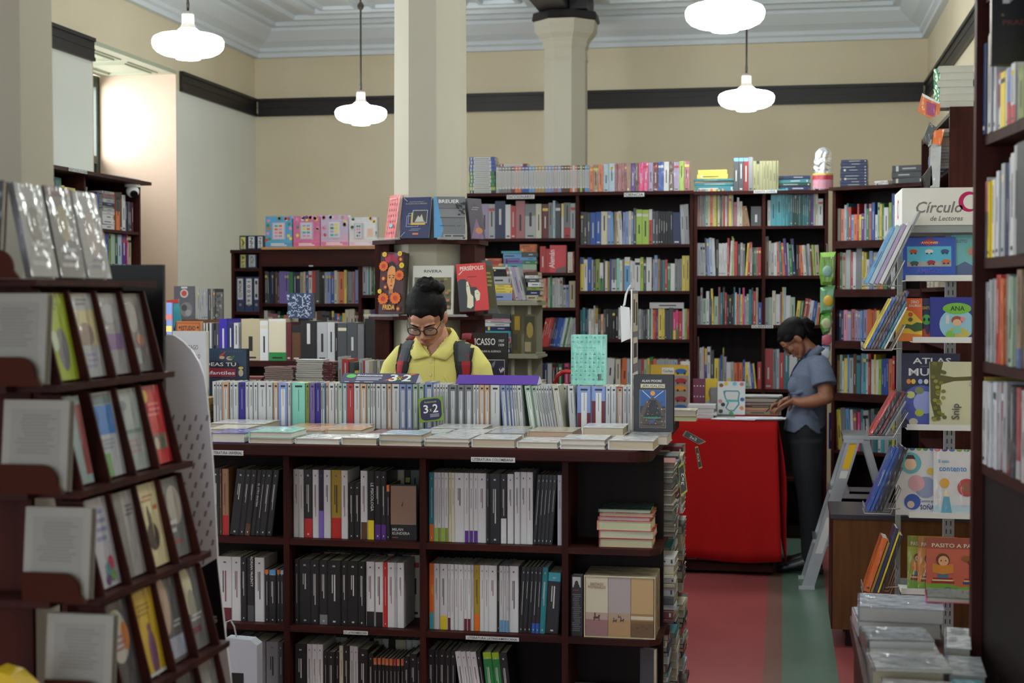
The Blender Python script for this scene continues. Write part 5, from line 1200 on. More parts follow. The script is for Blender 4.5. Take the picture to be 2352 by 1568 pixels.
def camera_dome():
    c0 = FW @ Vector((sW(305), 0.0, zt4-0.023)); t = empty('security_camera', c0); mb = MB(); mb.lathe([(0.05, -0.018), (0.052, -0.001)], 'wh', n=24); mb.build('mount', M_WHITEMETAL, t)
    mb = MB(); mb.ball((0.0, 0, -0.045), 0.042, 'wh', nu=24, nv=14); mb.build('housing', M_WHITEMETAL, t, smooth=True)
    mb = MB(); mb.lathe([(0.024, 0.0), (0.026, 0.012), (0.02, 0.016)], 'bk', n=20, M=T(0.018, -0.022, -0.062) @ RZ(35) @ RX(115)); mb.build('lens', mat('black_lens_glass', base=(20, 20, 24), rough=0.1), t)
    setp(t, 'white dome security camera under the top of the left wall bookcase', 'security camera')
camera_dome()
mb = MB(); mb.box((sW(258), 0.02, 0), (sW(330), 0.24, 0.02), 'lg', M=FW @ T(0, 0, zt4+0.001)); setp(mb.build('plastic_packet', M_WRAP), 'clear plastic packet lying on top of the left wall bookcase', 'packet')

# ------------------------------------------------------------------ low island behind the counter on the left, art books upright
YI = 7.55
def island():
    x0 = PY(385, 800, YI).x; x1 = PY(872, 800, YI).x; z = zz(640, 829, YI); t = empty('low_display_case', ((x0+x1)/2, YI+0.4, 0)); w = (x1-x0)/2
    mb = MB(); mb.box((-w, -0.4, z-0.03), (w, 0.4, z), 'br'); mb.build('top_board', M_WOODX, t)
    for x in (-w, w-0.025): mb = MB(); mb.box((x, -0.38, 0), (x+0.025, 0.38, z-0.031), 'br'); mb.build('side_panel', M_WOOD, t)
    mb = MB(); mb.box((-w+0.026, -0.1, 0), (w-0.026, -0.08, z-0.031), 'br'); mb.build('back_panel', M_DARKWOOD, t)
    for q in (z-0.28, z-0.56, 0.1): mb = MB(); mb.box((-w+0.026, -0.37, q-0.02), (w-0.026, -0.101, q), 'br'); mb.build('shelf_board', M_WOODX, t)
    setp(t, 'low dark display case with large art books standing on top, left behind the counter', 'display case'); return x0, x1, z
xi0, xi1, ZI = island()
xs_ = lambda px: PY(px, 828, YI+0.03).x
row(T(0, YI+0.05, ZI), xs_(455), xs_(503), 'cr8 bk8 wh7 dg5 cr8 bk6 wh10 dg10 bk8 dg14 wh6', None, H=0.2, W=0.2, must=None)
row(T(0, YI+0.03, ZI), xs_(503), xs_(836), 'iv40h104 nv30h92 wh24h94 gr12h94 be90h104 wh40h100 cr84^wh5/gn20h104 ma26h96 br44^bk20h88 bk74h100 lg52h96 wh34h96 bk12h94 dg44h94 dg50h96 gr30h92', 'among art books behind the counter', H=0.215, W=0.2, noun='art book', group='large art books on the low case', vis=1.2, name='art_book')
def art_pat(A):
    rnd = random.Random(4)
    for i in range(150):
        u, v = .04+.9*rnd.random(), .04+.9*rnd.random(); a = rnd.random()*3.14; l_, w_ = .035, .012; cx_, sx_ = math.cos(a), math.sin(a)
        A.poly([(u-l_*cx_-w_*sx_, v-l_*sx_+w_*cx_), (u+l_*cx_-w_*sx_, v+l_*sx_+w_*cx_), (u+l_*cx_+w_*sx_, v+l_*sx_-w_*cx_), (u-l_*cx_+w_*sx_, v-l_*sx_-w_*cx_)], (186, 196, 212))
F2(661, 718, 673, 740, YI+0.1, (44, 62, 96), art_pat, 'blue box with white leaf pattern standing above the art books', Tk=0.055, rz=3, pages=(96, 92, 92), z=ZI+0.226)
stack(T(xs_(690), YI+0.32, ZI), 'gr50 dg60 gr50 dg48', None, L=0.14, W=0.2, face='spine', must=None)
F2(838, 866, 732, 829, YI+.02, (34, 32, 36), lambda A: A.rect(.06, .02, .94, .98, (26, 25, 28)), 'tall black box file standing left of the column bookstand', Tk=.2, z=ZI, pages='bk')
# grey magazines further left, Estudio book
xg = lambda px: PY(px, 735, 8.6).x
ti = floor_table('side_table', xg(372), xg(520), 8.5, 9.05, zz(450, 734, 8.6), 'small brown table by the left wall holding grey comics', M_BROWNWOOD)
zg = zz(450, 734, 8.6)
def art_gm(A):
    A.rect(0, 0, 1, 1, (84, 86, 96)); A.circ(.5, .78, .2, (196, 190, 190)); A.circ(.5, .78, .13, (196, 60, 50)); A.ell(.6, .3, .3, .22, (120, 120, 122)); A.ell(.5, .35, .14, .1, (60, 60, 66)); A.ell(.7, .2, .14, .1, (150, 150, 150)); A.rect(.36, .93, .66, .98, 'wh')
F2(400, 447, 657, 734, 8.62, (84, 86, 96), art_gm, 'grey comic with red round emblem standing by the left wall', Tk=0.01, z=zg)
row(T(0, 8.63, zg), xg(449), xg(490), 'lg10x5 nv6 dg10 be6 gr6 dg10', None, H=0.19, W=0.14, must=None)
F2(488, 512, 671, 734, 8.64, (90, 90, 92), lambda A: [A.ell(random.Random(i).random()*.8+.1, random.Random(i+50).random()*.8+.1, .12, .05, random.Random(i+9).choice([(60, 60, 62), (150, 150, 150), (110, 112, 112)]), 7) for i in range(20)], 'dark grey photographic comic at the right of the grey comics', Tk=0.01, z=zg)
# lower table in the gap: estudio, coloured books
zt5 = zz(420, 830, 6.9); floor_table('side_table', PY(375, 800, 6.9).x, PY(470, 800, 6.9).x, 6.75, 7.2, zt5, 'small dark table just behind the poster holding children\'s books')
def art_est(A):
    A.rect(.04, .03, .96, .97, (180, 100, 50)); A.rect(.08, .06, .92, .94, (206, 124, 70)); A.text('ESTUDIO', .5, .78, .11, (60, 30, 34), width=.56); A.circ(.16, .85, .04, (90, 50, 40)); A.circ(.88, .85, .04, (90, 50, 40))
F2(404, 462, 738, 830, 6.85, (206, 124, 70), art_est, 'orange book titled ESTUDIO peeking out behind the pale grey hardcover', Tk=0.03, z=zt5)
F2(380, 398, 695, 830, 6.95, (60, 110, 190), lambda A: (A.rect(0, .7, 1, .8, 'rd'), A.rect(0, .5, 1, .6, 'ye'), A.rect(0, .3, 1, .4, 'og'), A.rect(0, .1, 1, .2, 'rd')), 'striped children\'s book tilted beside the black board', Tk=0.01, z=zt5, rz=-30)
F2(398, 424, 692, 830, 7.05, (70, 170, 186), lambda A: (A.rect(0, .93, 1, 1, 'rd'), A.poly([(.3, .6), (.4, .4), (.6, .65), (.4, .5)], 'nv')), 'turquoise children\'s book with red top edge', Tk=0.02, z=zt5, rz=10, roll=-6)

# stacks of identical books on a table behind the counter
zt6 = zz(700, 905, 6.5); xt = lambda px: PY(px, 885, 6.5).x
floor_table('side_table', xt(540), xt(884), 6.42, 6.75, zt6, 'dark table behind the counter carrying stacks of identical paperbacks')
g6 = 'stacked copies on the table behind the counter'
stack(T(xt(648), 6.45, zt6), ' '.join(['ma9']*14), None, L=0.14, W=0.10, face='fore', must=None, xj=0.004, aj=1.5, pages=(206, 200, 186))
stack(T(xt(678), 6.47, zt6), ' '.join(['ma8']*16), None, L=0.09, W=0.08, face='spine', must=None, xj=0.004)
stack(T(xt(716), 6.46, zt6), ' '.join(['wh10']*16), None, L=0.13, W=0.10, face='fore', must=None, xj=0.004, aj=1.5, pages=(200, 194, 180))
stack(T(xt(748), 6.47, zt6), ' '.join(['ma8']*19), None, L=0.09, W=0.08, face='spine', must=None, xj=0.004)
stack(T(xt(770), 6.52, zt6), ' '.join(['ma8']*13), None, L=0.055, W=0.08, face='spine', must=None, xj=0.003)
stack(T(xt(585), 6.45, zt6), ' '.join(['ma10', 'dr10']*4), None, L=0.09, W=0.09, face='spine', must=None)
stack(T(xt(605), 6.45, zt6), ' '.join(['rd10']*6), None, L=0.05, W=0.09, face='spine', must=None)

row(T(0, 6.5, zt6), xt(776), xt(880), 'lg11h104 rd18h98 _1 dg14h90 ye12h66 lg11h98 rd5h94 wh13h94 be10h94 gr9h94 cr8h94 gr9h94', 'in the low row beside the young man', H=0.165, W=.15, noun='book', group='low row of books left of the young man')
# pale grey-green rack with piles right of the column
def greyrack():
    Y = 8.2; x0 = PY(1118, 690, Y).x; x1 = PY(1232, 690, Y).x; za = zz(1170, 690, Y); zb = zz(1170, 812, Y); zc = zb-(za-zb); t = empty('grey_wooden_rack', ((x0+x1)/2, Y+0.16, 0)); w = (x1-x0)/2
    for z in (za, zb, zc, 0.5, 0.2):
        mb = MB(); mb.box((-w, -0.16, z-0.012), (w, 0.16, z), 'gr'); mb.box((-w-0.01, -0.17, z-0.026), (w+0.01, 0.17, z-0.0125), 'gr'); mb.build('shelf_board', M_GREYWOOD, t)
    for x in (-w*0.05, w*.62):
        mb = MB(); mb.box((x, -0.13, 0), (x+0.018, -0.1, za-0.027), 'gr'); mb.build('post', M_GREYWOOD, t)
    mb = MB(); mb.box((-w+.01, 0.1, 0.0), (w-.01, 0.115, za-0.027), 'gr'); mb.build('back_board', M_GREYWOOD, t)
    setp(t, 'grey-green painted rack loaded with book piles right of the column', 'rack')
    return Y, za, zb
YG, zga, zgb = greyrack(); xr = lambda px: PY(px, 690, YG).x
stack(T(xr(1150), YG+0.02, zga), 'pw40 ye17 ye17 ye17 lg44 bk28 bk14 wh12', None, L=0.125, W=0.16, face='spine', must=None, xj=0.006)
row(T(0, YG+0.02, zga), xr(1177), xr(1207), 'dp10l-14 lg10l-14 lc12l-14 lg12l-14', None, H=0.19, W=0.13, must=None)
stack(T(xr(1222), YG+0.03, zga), 'be30 nv26 ol20 wh26 dg22 wh18 br20', None, L=0.075, W=0.14, face='spine', must=None)
stack(T(xr(1141), YG+0.02, zgb+.0), 'nv30 gr28 pk36 tq34 nv24 wh20 lg14 pk10 dg28', None, L=0.15, W=0.08, face='spine', must=None, xj=0.006)
F2(1176, 1196, 722, 812, YG+0.0, (80, 72, 40), lambda A: (A.rect(.3, .6, .9, .95, (150, 124, 50)), A.rect(.1, .1, .6, .5, (60, 60, 50))), 'olive brown book seen between the posts of the grey rack', Tk=0.025, z=zgb)
F2(1204, 1230, 722, 812, YG+0.0, (86, 80, 56), lambda A: (A.rect(.1, .55, .9, .95, (60, 58, 44)), A.ell(.5, .6, .3, .2, (150, 130, 70)), A.rect(.05, .05, .6, .3, (150, 142, 110))), 'olive photographic book at the right of the grey rack', Tk=0.025, z=zgb)
zc_ = zgb-(zga-zgb)
stack(T(xr(1215), YG+0.02, zc_), 'cr26 wh24 lg26 wh30 cr22 wh20', None, L=0.125, W=0.16, face='pages', must=None)
stack(T(xr(1160), YG+0.02, zc_), 'cr22 lg26 dg26 bk22 lg20 dg18', None, L=0.1, W=0.13, face='spine', must=None)
# red tubular handle of a trolley
mb = MB(); pp = [PY(x, y, 7.2) for x, y in ((1272, 905), (1275, 880), (1281, 862), (1292, 854), (1330, 853), (1338, 862), (1341, 905))]
mb.tube([tuple(p) for p in pp], 0.011, 'rd', 10); mb.tube([tuple(pp[0]), (pp[0].x, 7.2, 0.02)], 0.011, 'rd', 10); mb.tube([tuple(pp[-1]), (pp[-1].x, 7.2, 0.02)], 0.011, 'rd', 10)
setp(mb.build('trolley_handle', mat('red_enamel', base=(176, 30, 34), rough=0.3), smooth=True), 'red tubular handle rising behind the mint green book', 'handle')
# ------------------------------------------------------------------ near right bookcase, its shelves facing the aisle
Y0r = 3.3; x0r = PY(2251, 700, Y0r).x; FR = T(x0r, Y0r, 0) @ RZ(-84)
zr = [PY(2262, y, Y0r-0.05).z for y in (306, 592, 832, 1068)]
LR_ = 0.75
def rightcase():
    org = FR.to_translation(); t = empty('tall_bookcase', org); G = T(*(-org)) @ FR
    def B(nm, a, b, m): mb = MB(); mb.box(a, b, 'br', M=G); mb.build(nm, m, t)
    B('side_panel', (-0.022, -0.012, 0), (0.0, 0.26, 2.7), M_WOOD); B('side_panel', (LR_, -0.012, 0), (LR_+.022, 0.26, 2.7), M_WOOD)
    B('top_board', (-0.03, -0.02, 2.701), (LR_+0.03, 0.26, 2.73), M_WOODX); B('back_panel', (0.001, 0.24, 0), (LR_-.001, 0.258, 2.7), M_DARKWOOD)
    for z in zr + [zr[0]+0.30]: B('shelf_board', (0.001, 0.004, z-0.022), (LR_-.001, 0.239, z), M_WOODX)
    B('base_panel', (0.001, 0.01, 0.0), (LR_-.001, 0.03, zr[3]-0.0225), M_DARKWOOD)
    setp(t, 'tall dark bookcase cut off by the right edge of the photo', 'bookcase')
rightcase()
gR = 'books in the tall bookcase at the right edge'
def rr(z, toks, where, H, **k): row(FR @ T(0, 0.0, z), 0.003, 0.56, toks, where, H=H, W=0.15, group=gR, noun='book', name='paperback', vis=1.0, dj=0.012, hj=0.03, **k)
rr(zr[0], 'nv18h98 cr14 lg16h102 wh12 dp14/wh40h58 ye26h58 wh20h58 pw18/rd40h56 wh20/rd30h58 lg22h50 ol30h50 ye30 dg30 wh30 lg30 cr30', 'on right-edge bookcase\'s upper shelf', 0.20)
rr(zr[1], 'wh8h106 dp16/dg60 ye10 ye24 wh14 gr12 wh16h108 lg20h116 nv14h116 lg18h118 wh22h126 lg26h132 dg60h130 gr40 bk40 wh30 lg30', 'on right-edge bookcase\'s second shelf', 0.165)
rr(zr[2], 'lg14h94 dg16h96 lg14 gr16h102 lg16 rd22h106 og14 gr18h104 lg20h104 pg22 cr20h110 tn22/bl20h110 gr34 lg30 wh30 nv30 wh30', 'on right-edge bookcase\'s third shelf', 0.175, wrap=True)
rr(zr[3], 'mu10 wh20 lg18 wh18 pb14 wh16 dr18 lg20 dg22/rd15 bk20/ma10 dg18 rd22/wh20 lg22 wh20 sk20/rd20 dg26 wh30 lg30 cr30', 'on right-edge bookcase\'s lowest shelf', 0.18, wrap=True)
def art_prada(A):
    A.rect(0, 0, 1, 1, (26, 28, 32)); A.text('M', .5, .62, .22, (206, 206, 210), width=.6); A.text('PRADA', .5, .40, .05, (110, 60, 50), width=.6); A.circ(.2, .5, .03, (120, 96, 60))
d = FR @ Vector((0.14, -0.03, 0))
facebook(0, 0, 0, 0.105, 0.20, 0.02, (26, 28, 32), art_prada, 'large black book with a big white letter at the top right corner', M=T(PY(2277, 155, 3.13).x, 3.13, zr[0]+.2*.58*1.03+.004) @ RZ(4), spine='br')
# ------------------------------------------------------------------ bench with wrapped books, bottom right
zb_ = 0.80; bx0 = 0.165; bx1 = 0.375
def bench():
    t = empty('display_bench', (0.27, 2.95, 0)); mb = MB(); mb.box((bx0-0.27, -0.85, zb_-0.03), (bx1-0.27, 0.78, zb_), 'br'); mb.build('bench_top', M_WOODX, t)
    mb = MB(); mb.box((bx0-0.26, 0.74, 0), (bx1-0.28, 0.77, zb_-0.031), 'br'); mb.build('end_panel', M_WOOD, t)
    mb = MB(); mb.box((bx0-0.26, -0.84, 0.0), (bx0-0.24, 0.739, zb_-0.031), 'br'); mb.build('side_panel', M_WOOD, t)
    mb = MB(); mb.box((bx0-0.27, -0.85, zb_), (bx0-0.262, 0.78, zb_+0.01), 'br'); mb.build('edge_lip', M_WOOD, t)
    setp(t, 'dark wooden bench heaped with film-wrapped books in the lower right corner', 'bench')
bench()
gB = 'film-wrapped books heaped on the bench'
def lay(x0, x1, Y, z, tk, c, label, L=0.15, rz=0, pages=(196, 190, 170), front=None, wrap=True, rx=0, art=None):
    A = T((x0+x1)/2, Y, z) @ RZ(rz) @ RX(rx); M = A @ T(-(x1-x0)/2, 0, 0) @ RZ(-90) @ RY(-90)
    Book(M, L, x1-x0, tk, c, group=gB, label=label, wrap=wrap, name='paperback', must=True, pages=pages, front=front, art=art, style='none')
def art_barcode(A): A.rect(.1, .2, .5, .5, 'wh'); [A.rect(.12+.03*i, .22, .135+.03*i, .48, (60, 60, 66)) for i in range(12)]; A.scr(.1, .6, .9, .9, (70, 74, 84), 4)
def art_txt(A): A.scr(.1, .15, .9, .85, (110, 112, 118), 8, 4)
lay(.172, .36, 3.50, zb_+.011, .036, 'lg', 'white-paged wrapped book at the far left corner of the bench', L=.16, rz=2, pages=(214, 212, 206))
lay(.172, .365, 3.49, zb_+.048, .034, (128, 134, 148), 'wrapped book with blue-grey cover, topmost at the back of the bench', L=.16, rz=-3, pages=(190, 188, 180))
lay(.33, .50, 3.56, zb_+.084, .012, 'hp', 'black and pink magazine lying at the back of the bench', L=.11, rz=-4, front='bk')
lay(.18, .33, 3.22, zb_+.012, .03, 'gr', 'grey wrapped book under the holographic one on the bench', L=.2, rz=1)
lay(.178, .318, 3.2, zb_+.043, .03, 'dg', 'dark wrapped book with striped shiny cover on the bench', L=.13, rz=5, pages=(206, 204, 200), art=lambda A: [A.rect(.05, .08+.1*i, .95, .12+.1*i, (150, 156, 170)) for i in range(9)])
lay(.175, .318, 3.02, zb_+.012, .045, (130, 128, 122), 'very thick grey paperback with cream pages at the middle of the bench', L=.17, rz=-1, pages=(190, 180, 150), art=art_txt)
lay(.178, .33, 2.99, zb_-.0+.058, .008, 'gr', 'thin grey wrapped leaflet on the thick cream-paged book', L=.13, rz=3, art=art_txt)
lay(.336, .39, 3.2, zb_+.012, .05, 'lg', 'grey book with printed back cover beside the striped wrapped one', L=.2, rz=-6, pages=(170, 166, 156), art=art_barcode)
lay(.325, .395, 3.0, zb_+.02, .035, 'gr', 'grey wrapped book at the right of the thick cream-paged paperback', L=.16, rz=-3, pages=(150, 148, 140))
lay(.335, .392, 2.83, zb_+.012, .04, 'te', 'dark green-grey wrapped book near the right edge of the bench', L=.15, rz=4, pages=(120, 124, 120))
lay(.18, .315, 2.82, zb_+.012, .035, (166, 160, 160), 'wrapped white and pink book in the near left heap of the bench', L=.16, rz=-4, pages=(206, 180, 160), art=art_txt)
lay(.178, .318, 2.64, zb_+.012, .03, 'ol', 'yellow-green and blue wrapped book at the bottom edge of the bench', L=.16, rz=2, art=lambda A: (A.rect(0, 0, .45, 1, (170, 176, 190)), A.rect(.45, .3, 1, .9, (170, 170, 60))))
lay(.325, .39, 2.64, zb_+.012, .03, 'pe', 'peach-covered wrapped book at the bottom right corner', L=.16, rz=-2, art=art_txt)

# ------------------------------------------------------------------ white wire display stand with boxed header
YS = 6.3; sx0 = PY(2072, 470, YS).x; sx1 = 1.06; DS = 0.42
def zs_(py): return PY(2150, py, YS).z
def stand():
    t = empty('display_stand', (sx0, YS, 0)); w = sx1-sx0
    # header box
    mb = MB(); zt, zb = zs_(431), zs_(517); mb.box((0, 0, zb), (w, DS, zt), (226, 224, 218)); hd = mb.build('header_box', M_MATTE, t)
    h = zt-zb; F = T(0, -0.0006, zb) @ FACE; mb = MB()
    mb.text('Círculo', F @ T(0.148, h*.34, 0), h*.30, (128, 122, 120), width=0.185, shear=.25); mb.text('de Lectores', F @ T(0.177, h*.12, 0), h*.13, (128, 122, 120), width=0.13, shear=.25)
    n = 28; cxx, cyy = 0.265, h*.62; ro = h*.27
    vs = []; 
    for i in range(n): a = 2*math.pi*i/n; vs.append((cxx+ro*1.0*math.cos(a), cyy+ro*math.sin(a), 0))
    for i in range(n): a = 2*math.pi*i/n; vs.append((cxx+ro*.17+ro*.72*math.cos(a), cyy-ro*.02+ro*.72*math.sin(a), 0))
    mb.add(vs, [(i, (i+1) % n, n+(i+1) % n, n+i) for i in range(n)], (186, 24, 92), 0, F)
    F2_ = T(-0.0006, DS*.5, zb+h*.5) @ Matrix(((0, 0, -1, 0), (-1, 0, 0, 0), (0, 1, 0, 0), (0, 0, 0, 1)))
    vs = [(ro*1.0*math.cos(2*math.pi*i/n), ro*math.sin(2*math.pi*i/n), 0) for i in range(n)] + [(ro*.17+ro*.72*math.cos(2*math.pi*i/n), ro*.72*math.sin(2*math.pi*i/n), 0) for i in range(n)]
    mb.add(vs, [(i, (i+1) % n, n+(i+1) % n, n+i) for i in range(n)], (186, 24, 92), 0, F2_)
    mb.build('print', M_MATTE, hd)
    mb = MB(); mb.box((0.0, 0.005, zb-0.03), (w, DS, zb-0.001), 'lg'); mb.build('header_tray', M_GREYMETAL, t)
    # posts
    for x in (0.0, w-0.02): 
        mb = MB(); mb.box((x, 0.2, 0.02), (x+0.02, 0.24, zb-0.031), 'lg'); mb.build('post', M_GREYMETAL, t)
    mb = MB(); x = PY(2172, 600, YS+.2).x-sx0; mb.box((x, 0.2, 0.02), (x+0.045, 0.23, zb-0.031), 'lg')
    z = 0.1
    while z < zb-0.08:
        for q in (0.010, 0.028): mb.box((x+q, 0.1992, z), (x+q+0.005, 0.2, z+0.02), 'dg')
        z += 0.035
    mb.build('slotted_post', M_MATTE, t)
    for py, xa in ((645, 2080), (787, 2096), (988, 2083), (1190, 2088), (1366, 2070)):
        z = zs_(py); a = PY(xa, py, YS).x-sx0; s = MB(); s.box((a, 0.0, z), (w, 0.195, z+0.003), 'wh'); o = s.build('shelf_tray', M_WHITEMETAL, t)
        s = MB(); s.box((a, -0.003, z), (w, -0.0002, z+0.024), 'wh'); s.build('lip', M_WHITEMETAL, o)
        s = MB(); s.box((a+0.01, 0.19, z+0.0035), (w-.01, 0.195, z+0.03), 'lg'); s.build('rear_stop', M_GREYMETAL, o)
    mb = MB(); mb.box((-0.01, 0.0, 0.0), (w, DS, 0.02), 'lg'); mb.build('base_plate', M_GREYMETAL, t)
    # wire pockets on the side
    for (py, px), (toks, H_, rz_) in zip(POCK, PTOK):
        q = PY(px, py, YS-.165); z = q.z; xb = q.x-sx0; mb = MB(); tot = sum(i_['w']/1000/math.cos(R(rz_))+.001 for i_ in parse(toks)); tn = math.tan(R(rz_))
        xe_ = xb+tot+.022; y0_, y1_ = -.172, -.03
        loop = [(xb-.004, z+.03), (xb-.004, z), (xe_, z), (xe_+.10*tn, z+.10)]
        for y in (y0_, (y0_+y1_)/2, y1_): mb.tube([(a, y, b) for a, b in loop], 0.0022, 'lg', 6)
        for a, b in (loop[0], loop[1], loop[3]): mb.tube([(a, y0_, b), (a, y1_, b)], 0.0022, 'lg', 6)
        mb.tube([(xe_, y1_, z), (xe_, -.02, z), (max(xe_, .0), -.006, z)], 0.003, 'lg', 6)
        mb.build('wire_pocket', M_METAL, t)
    setp(t, 'white shop display stand with boxed header and side wire pockets of children\'s books', 'display stand')
POCK = ((656, 1986), (804, 1984), (1003, 1996), (1178, 1988), (1362, 1984))
PTOK = (('sk14h78 pb18h80 lc16h82 wh16h84 gr10', .32, 25), ('ye8h96 bl12h98 dg10h102 br10h108 nv14h110 te10h90 wh8h80', .235, 27), ('rd12 bk16 ma12 dg10h98 gr10h80', .20, 29), ('bl14 bl12 nv16h102 bk14h98 dg10h70', .28, 22), ('og24^ye10h92 mu10h86 nv14h110 ye8h104 bk16h98', .25, 18))
stand()
gS = 'children\'s books on the white display stand'
def SF(px0, px1, py0, py1, c, art, label, Yo=0.012, **k): F2(px0, px1, py0, py1, YS+Yo, c, art, label, group=gS, name='picture_book', cat=None or 'book') if False else F2(px0, px1, py0, py1, YS+Yo, c, art, label, group=gS, name='picture_book', **k)
zz_ = [zs_(645)+.004, zs_(787)+.004, zs_(988)+.004, zs_(1190)+.004, zs_(1366)+.004]
def art_av(A):
    A.poly([(0, 0), (0, .84), (.3, .9), (.5, 1), (.7, .9), (1, .84), (1, 0)], (54, 90, 190)); A.rect(.08, .3, .92, .78, (90, 190, 220)); A.rect(.08, .3, .92, .42, (170, 170, 170)); A.poly([(.3, .86), (.5, .96), (.72, .86), (.5, .8)], (196, 60, 40)); A.text('AVIONES', .51, .845, .05, (236, 220, 190), width=.32)
    for u, v, c_ in ((.2, .66, (200, 80, 50)), (.5, .66, (220, 220, 220)), (.8, .66, (60, 80, 130)), (.22, .38, (60, 84, 90)), (.54, .4, (170, 40, 60)), (.82, .42, (220, 110, 60))): A.ell(u, v, .08, .05, c_, 12); A.ell(u-.04, v-.05, .02, .02, (50, 50, 56), 8); A.ell(u+.04, v-.05, .02, .02, (50, 50, 56), 8)
    A.text('AMIGOS', .5, .13, .12, (90, 100, 200), width=.5)
SF(2074, 2195, 546, 640, (54, 90, 190), art_av, 'bright blue shaped picture book with aeroplanes on the top tray', z=zz_[0], tilt=8)
def art_gu(A): A.rect(0, 0, 1, 1, (120, 190, 200)); A.text('GUSTITO', .3, .82, .07, (90, 84, 84), width=.34); A.circ(.62, .62, .22, (120, 190, 170)); A.circ(.62, .62, .13, (200, 130, 130)); A.poly([(0, 0), (0, .25), (.4, .4), (.9, .2), (1, 0)], (90, 110, 150))
SF(2186, 2262, 540, 640, (120, 190, 200), art_gu, 'turquoise picture book with rings, behind the blue aeroplane book', z=zz_[0], Yo=.045, tilt=6)
def art_di(A):
    A.rect(0, 0, 1, 1, (232, 196, 50)); A.poly([(0, .75), (0, 1), (1, 1), (1, .45), (.6, .7)], (226, 100, 40)); A.poly([(0, 0), (0, .2), (1, .15), (1, 0)], (230, 130, 40)); A.text('DINO', .72, .88, .07, 'wh', width=.3); A.text('SAURIO', .72, .8, .06, 'wh', width=.46); A.circ(.25, .84, .1, (206, 60, 40)); A.circ(.55, .62, .09, (206, 70, 40))
    A.poly([(.25, .35), (.4, .4), (.6, .38), (.8, .44), (1, .42), (1, .25), (.7, .22), (.5, .3), (.3, .3)], (50, 90, 40)); A.ell(.55, .5, .09, .05, (60, 84, 40), 14, 0, 300)
SF(2058, 2118, 686, 788, 'ye', art_di, 'yellow and orange dinosaur picture book at the left of the second tray', z=zz_[1], Yo=.004, tilt=4)
def art_ave(A): A.rect(0, 0, 1, 1, (44, 46, 88)); A.rect(0, 0, 1, .28, (206, 84, 50)); A.text('AVENTURA', .56, .74, .07, (226, 190, 60), width=.8); A.ell(.55, .5, .24, .12, (90, 190, 90)); A.ell(.45, .5, .05, .04, (20, 30, 20)); A.ell(.66, .5, .05, .04, (20, 30, 20)); A.ell(.6, .27, .1, .12, (60, 50, 90))
SF(2101, 2150, 686, 776, (44, 46, 88), art_ave, 'dark blue picture book with green creature, between the dinosaur and ANA books', z=zz_[1], Yo=.045, tilt=4)
def art_ana(A):
    A.rect(0, 0, 1, 1, (40, 52, 150)); A.ell(.56, .38, .37, .36, (150, 200, 224), 28); A.poly([(.3, .12), (.45, .3), (.7, .3), (.85, .15), (.6, .03)], (206, 190, 80)); A.circ(.42, .14, .1, (130, 190, 70))
    A.ell(.56, .74, .3, .13, (120, 190, 60), 24); A.text('ANA', .57, .69, .11, (30, 60, 60), width=.3); A.text('1', .36, .4, .2, 'wh', width=.07)
    A.ell(.56, .47, .12, .1, (160, 80, 50)); A.ell(.56, .42, .09, .08, (230, 180, 150)); A.poly([(.5, .35), (.62, .35), (.67, .17), (.45, .17)], (130, 200, 180)); A.rect(.52, .1, .54, .17, (226, 176, 150)); A.rect(.59, .1, .61, .17, (226, 176, 150)); A.circ(.68, .5, .05, (226, 140, 150))
SF(2137, 2247, 684, 776, (40, 52, 150), art_ana, 'royal blue picture book ANA with a girl in a round picture', z=zz_[1], Yo=.006, tilt=7)
def art_atl(A):
    A.rect(0, 0, 1, 1, (28, 30, 66)); A.text('ATLAS', .52, .86, .08, (214, 214, 220), width=.66); A.text('MUNDI', .52, .70, .10, (214, 214, 220), width=.8); A.rect(.32, .82, .7, .83, (90, 92, 120)); A.circ(.34, .3, .36, (70, 84, 170)); A.circ(.4, .34, .2, (150, 160, 220))
    for u, c_ in ((.12, (220, 130, 50)), (.2, (220, 180, 60)), (.32, (150, 170, 220)), (.42, (220, 220, 220)), (.52, (200, 130, 90)), (.66, (180, 180, 90)), (.8, (150, 190, 220))): A.ell(u, .62, .04, .035, c_, 8)
    for u, v, c_ in ((.15, .44, (190, 196, 120)), (.3, .5, (120, 130, 80)), (.3, .2, (170, 186, 60)), (.2, .08, (200, 196, 170)), (.56, .34, (210, 214, 220)), (.58, .24, (200, 204, 214))): A.ell(u, v, .08, .05, c_, 9)
SF(2071, 2205, 813, 990, (28, 30, 66), art_atl, 'tall dark blue ATLAS with planets and astronauts on the third tray', z=zz_[2], Yo=.035, tilt=5)
def art_snip(A):
    A.rect(0, 0, 1, 1, (206, 204, 170)); A.poly([(.0, 1), (.28, 1), (.22, .8), (.5, .77), (1, .79), (1, .73), (.5, .71), (.24, .66), (.2, .4), (.26, .2), (.12, .12), (.02, .4)], (92, 88, 40)); A.ell(.95, .76, .14, .03, (84, 76, 60))
    rnd = random.Random(8)
    for i in range(26): A.ell(.03+.28*rnd.random(), .12+.85*rnd.random(), .05, .03, rnd.choice([(120, 118, 40), (150, 146, 60), (96, 96, 44)]), 7)
    A.text('Snip', .60, .26, .11, (90, 86, 76), width=.34, rot=90); A.ell(.86, .67, .05, .03, (150, 130, 120)); A.ell(.86, .67, .04, .024, (214, 210, 190))
SF(2135, 2247, 832, 990, (206, 204, 170), art_snip, 'cream picture book with a sideways tree and turned title, in front of the atlas', z=zz_[2], Yo=.003, tilt=4)
